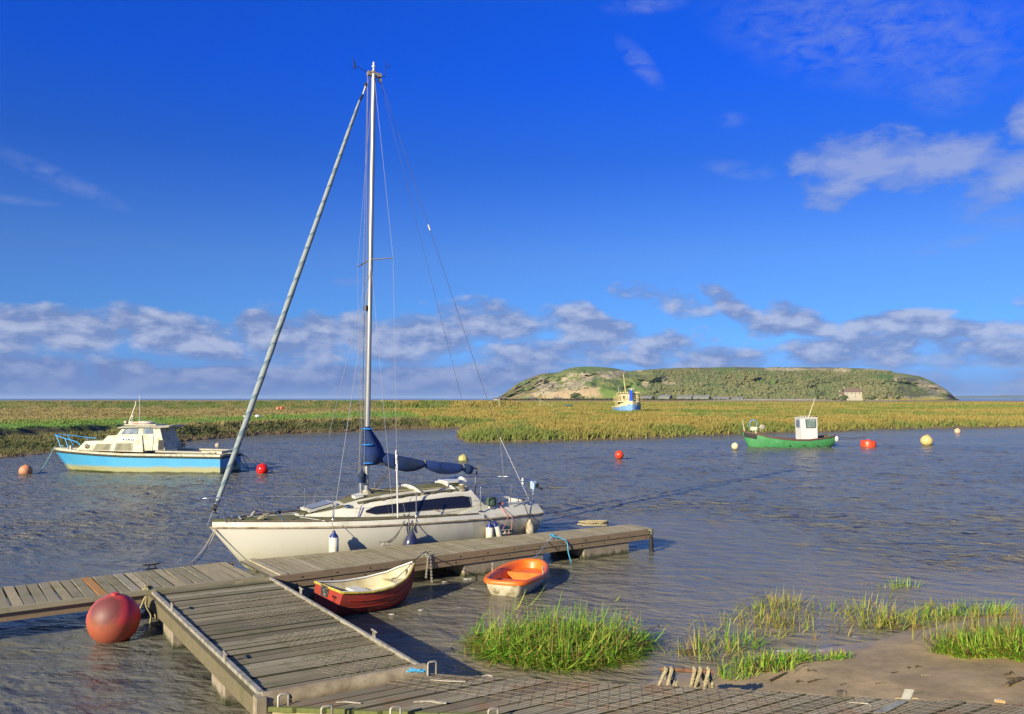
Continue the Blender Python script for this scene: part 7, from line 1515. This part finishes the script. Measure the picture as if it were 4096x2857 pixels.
for (lab, p, rx, ry, n, hh, mt) in (
    ('thin reeds at the left fringe of the big green clump', c7(250, 830), .28, .28, 60, .45, 'dry'),
    ('loose tall reeds right of the big green clump', c8(190, 600), .55, .45, 420, .55, 'dry'), ('reeds with drooping green leaves left of the lagoon', c8(370, 540), .45, .40, 380, .50, 'lush'),
    ('sparse golden reeds above the lagoon left corner', c8(520, 380), .50, .35, 260, .45, 'dry'), ('bright standing tuft at the top left of the lagoon', c8(690, 300), .50, .30, 520, .52, 'dry'), ('small upright tuft in the lagoon near the standing tuft', c8(750, 425), .24, .15, 160, .42, 'dry'),
    ('scattered single reeds across the middle of the lagoon', c8(960, 380), 1.5, 1.0, 620, .44, 'dry'), ('scattered thin reeds right of the lagoon towards the spit', c8(1330, 330), 1.2, .8, 380, .42, 'dry'), ('few thin reeds in the water above the loose reeds', c8(420, 460), 1.0, .7, 260, .42, 'dry'), ('tall golden reeds at the right of the lagoon', c8(1260, 380), .42, .5, 430, .58, 'dry'), ('reeds bending right beside the mud spit', c8(1460, 410), .45, .30, 520, .40, 'dry'),
    ('low reeds along the mud spit', c8(1660, 365), .55, .25, 520, .34, 'lush'), ('green tuft halfway along the spit', c8(1760, 320), .5, .3, 330, .42, 'dry'), ('bushy yellow-green tuft at the middle of the spit', c8(1960, 335), .62, .28, 700, .42, 'lush'),
    ('low tuft at the far right of the spit', c8(2180, 350), .55, .22, 360, .30, 'dry'), ('small green tuft standing alone out in the river', c8(1450, 165), .34, .18, 260, .40, 'lush'), ('faint reeds left of the lone river tuft', c8(1310, 160), .5, .3, 24, .35, 'dry'),
    ('low green tuft at the water edge by the pipe frame', c8(400, 785), .24, .16, 260, .24, 'lush'), ('bright green tufts on the mud edge, left part', c8(560, 730), .50, .26, 900, .34, 'lush'), ('bright green tufts on the mud edge, middle part', c8(700, 680), .42, .20, 620, .30, 'lush'),
    ('short green tufts on the mud edge, right part', c8(930, 665), .42, .12, 460, .20, 'lush'), ('last short tuft on the mud edge, pointing to the spit', c8(1080, 650), .18, .10, 170, .18, 'lush'), ('tiny green sprig beside the pipe frame', c8(225, 795), .07, .05, 22, .18, 'lush')):
    tuft(lab, p, rx, ry, int(n * .26), hh * .85, M[mt], leanr=.75, wid=.013)
tuft('thick green clump at the right edge of the mud', c8(2300, 685), .95, .50, 3000, .42, M['lush'], leanr=1.1, wid=.016); tuft('brown seeding stalks behind the thick right clump', c8(2120, 560), 1.0, .35, 260, .62, M['dry'], leanr=.3, wid=.009)
# litter and mud clods under the tufts
def mound(label, p, rx, ry, h_, mt='litter', name='debris'):
    w_ = W(p, 0); b = MB(); rings = []
    for k in range(5):
        f = k / 4; rings.append([(rx * math.cos(a_) * (1 - f * .9) * (1 + .25 * math.sin(3 * a_ + k)), ry * math.sin(a_) * (1 - f * .9) * (1 + .2 * math.cos(5 * a_)), -.04 + (h_ + .04) * math.sin(f * 1.5)) for a_ in [2 * math.pi * j / 18 for j in range(18)]])
    b.loft(rings); zz = float(land([w_[0]], [w_[1]])[0][0]); tag(b.build(name, M[mt], None, smooth=60, loc=(w_[0], w_[1], max(0, zz))), label, 'debris')
mound('dark litter mat at the foot of the spit reeds', c8(1550, 425), .50, .14, .05); mound('brown litter mat along the middle of the spit', c8(1800, 372), .60, .12, .05); mound('litter patch at the far right of the spit', c8(2140, 358), .6, .09, .04)
mound('dark litter under the loose reeds near the big clump', c8(120, 590), .35, .22, .03); mound('muddy clod under the bright tufts', c8(620, 745), .45, .12, .04)
def twig(label, pts, r=.012, mt='litter', cat='twig'):
    P_ = []
    for p in pts:
        w_ = W(p, .2); zz = float(land([w_[0]], [w_[1]])[0][0]); w_ = W(p, max(zz, 0)); zz = float(land([w_[0]], [w_[1]])[0][0]); P_.append(Vector((w_[0], w_[1], max(zz, 0) + r)))
    o0 = P_[0].copy(); b = MB(); b.tube([p - o0 for p in P_], [r] * (len(P_) - 1) + [r * .4], 6); tag(b.build('driftwood_twig', M[mt], None, smooth=60, loc=o0), label, cat)
twig('long bent stick at the edge of the bright tufts', [c8(620, 778), c8(680, 752), c8(735, 722)], .016); twig('short pale stick on the mud near the tufts', [c8(870, 710), c8(895, 706), c8(925, 716)], .018, 'teak'); twig('dark leafy scrap low on the mud, left', [c8(795, 788), c8(815, 780), c8(840, 785)], .014)
twig('thin green stalk lying on the mud', [c8(870, 790), c8(930, 772), c8(960, 768)], .010); twig('thin straw on the open mud', [c8(1085, 805), c8(1130, 795)], .008, 'teak'); twig('small forked twig high on the open mud', [c8(1580, 688), c8(1600, 680), c8(1625, 684)], .012); twig('dark crumb of weed left of the forked twig', [c8(1528, 692), c8(1548, 688)], .012)
twig('pale straw in the middle of the mud', [c8(1620, 745), c8(1680, 742)], .008, 'rope'); twig('branched dark twig below the thick right clump', [c8(2160, 745), c8(2200, 742), c8(2215, 728), c8(2240, 750)], .012); twig('dark seaweed strand at the right edge', [c8(2185, 822), c8(2220, 800), c8(2260, 788), c8(2296, 780)], .024); twig('thin root lying right of the branched twig', [c8(2180, 775), c8(2230, 768), c8(2290, 760)], .008)
twig('thin twig crossing the middle right mud', [c8(1420, 725), c8(1470, 717)], .008); twig('faint straw low on the mud, centre', [c8(1320, 800), c8(1390, 792)], .008, 'teak'); twig('short brown straw near the front deck edge', [c8(1560, 868), c8(1640, 858)], .008, 'teak')
# foam flecks on the sheltered water
fm_ = mat('foam', (.34, .33, .30), rough=.7)
for i, (p, s_, lab) in enumerate(((c8(740, 583), .14, 'largest white foam fleck in the lagoon'), (c8(860, 578), .05, 'small foam fleck right of the largest in the lagoon'), (c8(962, 578), .06, 'third foam fleck in the lagoon'), (c8(1205, 488), .10, 'elongated foam fleck at the right of the lagoon'), (c8(1250, 482), .05, 'small foam fleck at the right end of the lagoon'), (k8(875, 535), .07, 'foam fleck in front of the red dinghy'), (k8(1115, 502), .07, 'foam fleck between the two dinghies, left'), (k8(1310, 265), .07, 'foam fleck under the pontoon between the dinghies'), (k8(1500, 240), .09, 'foam streak at the float beside the orange dinghy'), (k8(1545, 323), .05, 'foam fleck just left of the orange dinghy'), (k8(1440, 480), .06, 'foam fleck below the orange dinghy'))):
    s_ *= .6; w_ = W(p, .0); b = MB(); zc_ = .006; ring = [(s_ * (1.5 if i in (0, 3, 8) else 1.1) * math.cos(a_) * (1 + .25 * math.sin(3 * a_ + i)), s_ * .7 * math.sin(a_) * (1 + .2 * math.cos(4 * a_)), 0) for a_ in [2 * math.pi * j / 14 for j in range(14)]]
    b.prism([(x, y, zc_) for x, y, z in ring], .03); tag(b.build('foam_fleck', fm_, None, loc=(w_[0], w_[1], 0)), lab, 'foam')

# ---------------------------------------------------------------- marsh grass, thinning with distance
def marshmat():
    t = NT('marsh_grass_blades'); at = t.n('ShaderNodeAttribute', attribute_name='Col'); g = t.n('ShaderNodeNewGeometry')
    c = t.mix(.6, at.outputs['Color'], t.ramp(g.outputs['Random Per Island'], [(0, .36), (1, .66)]), 'OVERLAY'); t.col(c); t.set(Roughness=.8)
    ts = t.n('ShaderNodeBsdfTranslucent'); t.l(c, ts.inputs[0]); ad = t.n('ShaderNodeMixShader'); ad.inputs[0].default_value = .25
    t.l(t.b.outputs[0], ad.inputs[1]); t.l(ts.outputs[0], ad.inputs[2]); t.l(ad.outputs[0], t.out.inputs[0]); return t.m
M['marsh'] = marshmat()
N = 1300000
aa = R(1) * rng.uniform(-40, 40, N); rr_ = 44 * (560 / 44) ** (rng.random(N) ** 1.15)
X = rr_ * np.sin(aa); Y = rr_ * np.cos(aa)
z, c, sd, ms, L, near, tt = land(X, Y)
Lc = L * (1 - sstep(1010, 1120, X / np.maximum(Y, 1) * 1870 + 1147.5))
lum = c @ np.array([.3, .5, .2])
isgreen = (c[:, 1] > c[:, 0] * 1.6)
hgt = np.where(Lc > .5, np.where(isgreen, .07, .20), .44) * (.35 + 1.5 * fbm(X * .22, Y * .22, 4) ** 1.3)
keep = (sd > .15) & (z > -.02) & (rng.random(N) < np.where(Lc > .5, .55, 1.0)) & ~((Lc > .5) & (tt > 6.0) & (tt < 7.1) & (near > .5))
bare = (Lc < .5) & (tt < .5) & (rng.random(N) < .75); keep &= ~bare
gap_ = fbm(X * .5 + 9, Y * .5, 3); keep &= ~((gap_ < .34) & (tt < 14) & (rng.random(N) < .75))
X, Y, z, c, hgt, rr_, tt, Lc = (v[keep] for v in (X, Y, z, c, hgt, rr_, tt, Lc)); n = len(X)
ndeep = (.45 * fbm(X * .25 + 3, Y * .12, 4) + .55 * fbm(X * .035 + 8, Y * .085, 4))[:, None]
cg = np.where((Lc < .5)[:, None], np.array((.29, .225, .052)) * (1 - sstep(.46, .60, ndeep)) + np.array((.145, .19, .035)) * sstep(.46, .60, ndeep), c * 1.15)
edge = (1 - sstep(.5, 5, tt))[:, None] * (Lc < .5)[:, None]; cg = cg * (1 - edge * .55) + np.array((.15, .18, .035)) * edge * .55
cg = np.clip(cg * rng.uniform(.85, 1.15, n)[:, None], 0, 1)
h = hgt * rng.uniform(.6, 1.2, n) * (1 + .25 * sstep(150, 400, rr_)); az = rng.normal(.3, 1.2, n)
wid = (.014 + .0007 * rr_) * rng.uniform(.6, 1.5, n); lean = h * rng.uniform(.1, .7, n)
V = np.zeros((n, 3, 3)); sd_ = rng.uniform(-.9, .9, n)
V[:, 0, 0] = X - wid * np.cos(sd_); V[:, 0, 1] = Y - wid * np.sin(sd_); V[:, 1, 0] = X + wid * np.cos(sd_); V[:, 1, 1] = Y + wid * np.sin(sd_); V[:, :2, 2] = (z - .03)[:, None]
V[:, 2, 0] = X + lean * np.cos(az); V[:, 2, 1] = Y + lean * np.sin(az); V[:, 2, 2] = z + h
marsh = nbuild('marsh_grass', V.reshape(-1, 3), np.arange(3 * n), np.full(n, 3), M['marsh'], colors=np.repeat(cg, 3, 0))
tag(marsh, 'golden and olive marsh grass covering the far bank', 'grass', kind='stuff')
# thin sea air: only things kilometres away fade in it
t = NT('air'); t.t.nodes.remove(t.b); vp = t.n('ShaderNodeVolumePrincipled'); vp.inputs['Color'].default_value = (.48, .68, 1, 1); vp.inputs['Density'].default_value = 3.2e-5
t.l(vp.outputs[0], t.out.inputs['Volume'])
b = MB(); b.box((0, 0, 45), (76000, 76000, 94)); hz = b.build('haze', t.m); tag(hz, kind='stuff')
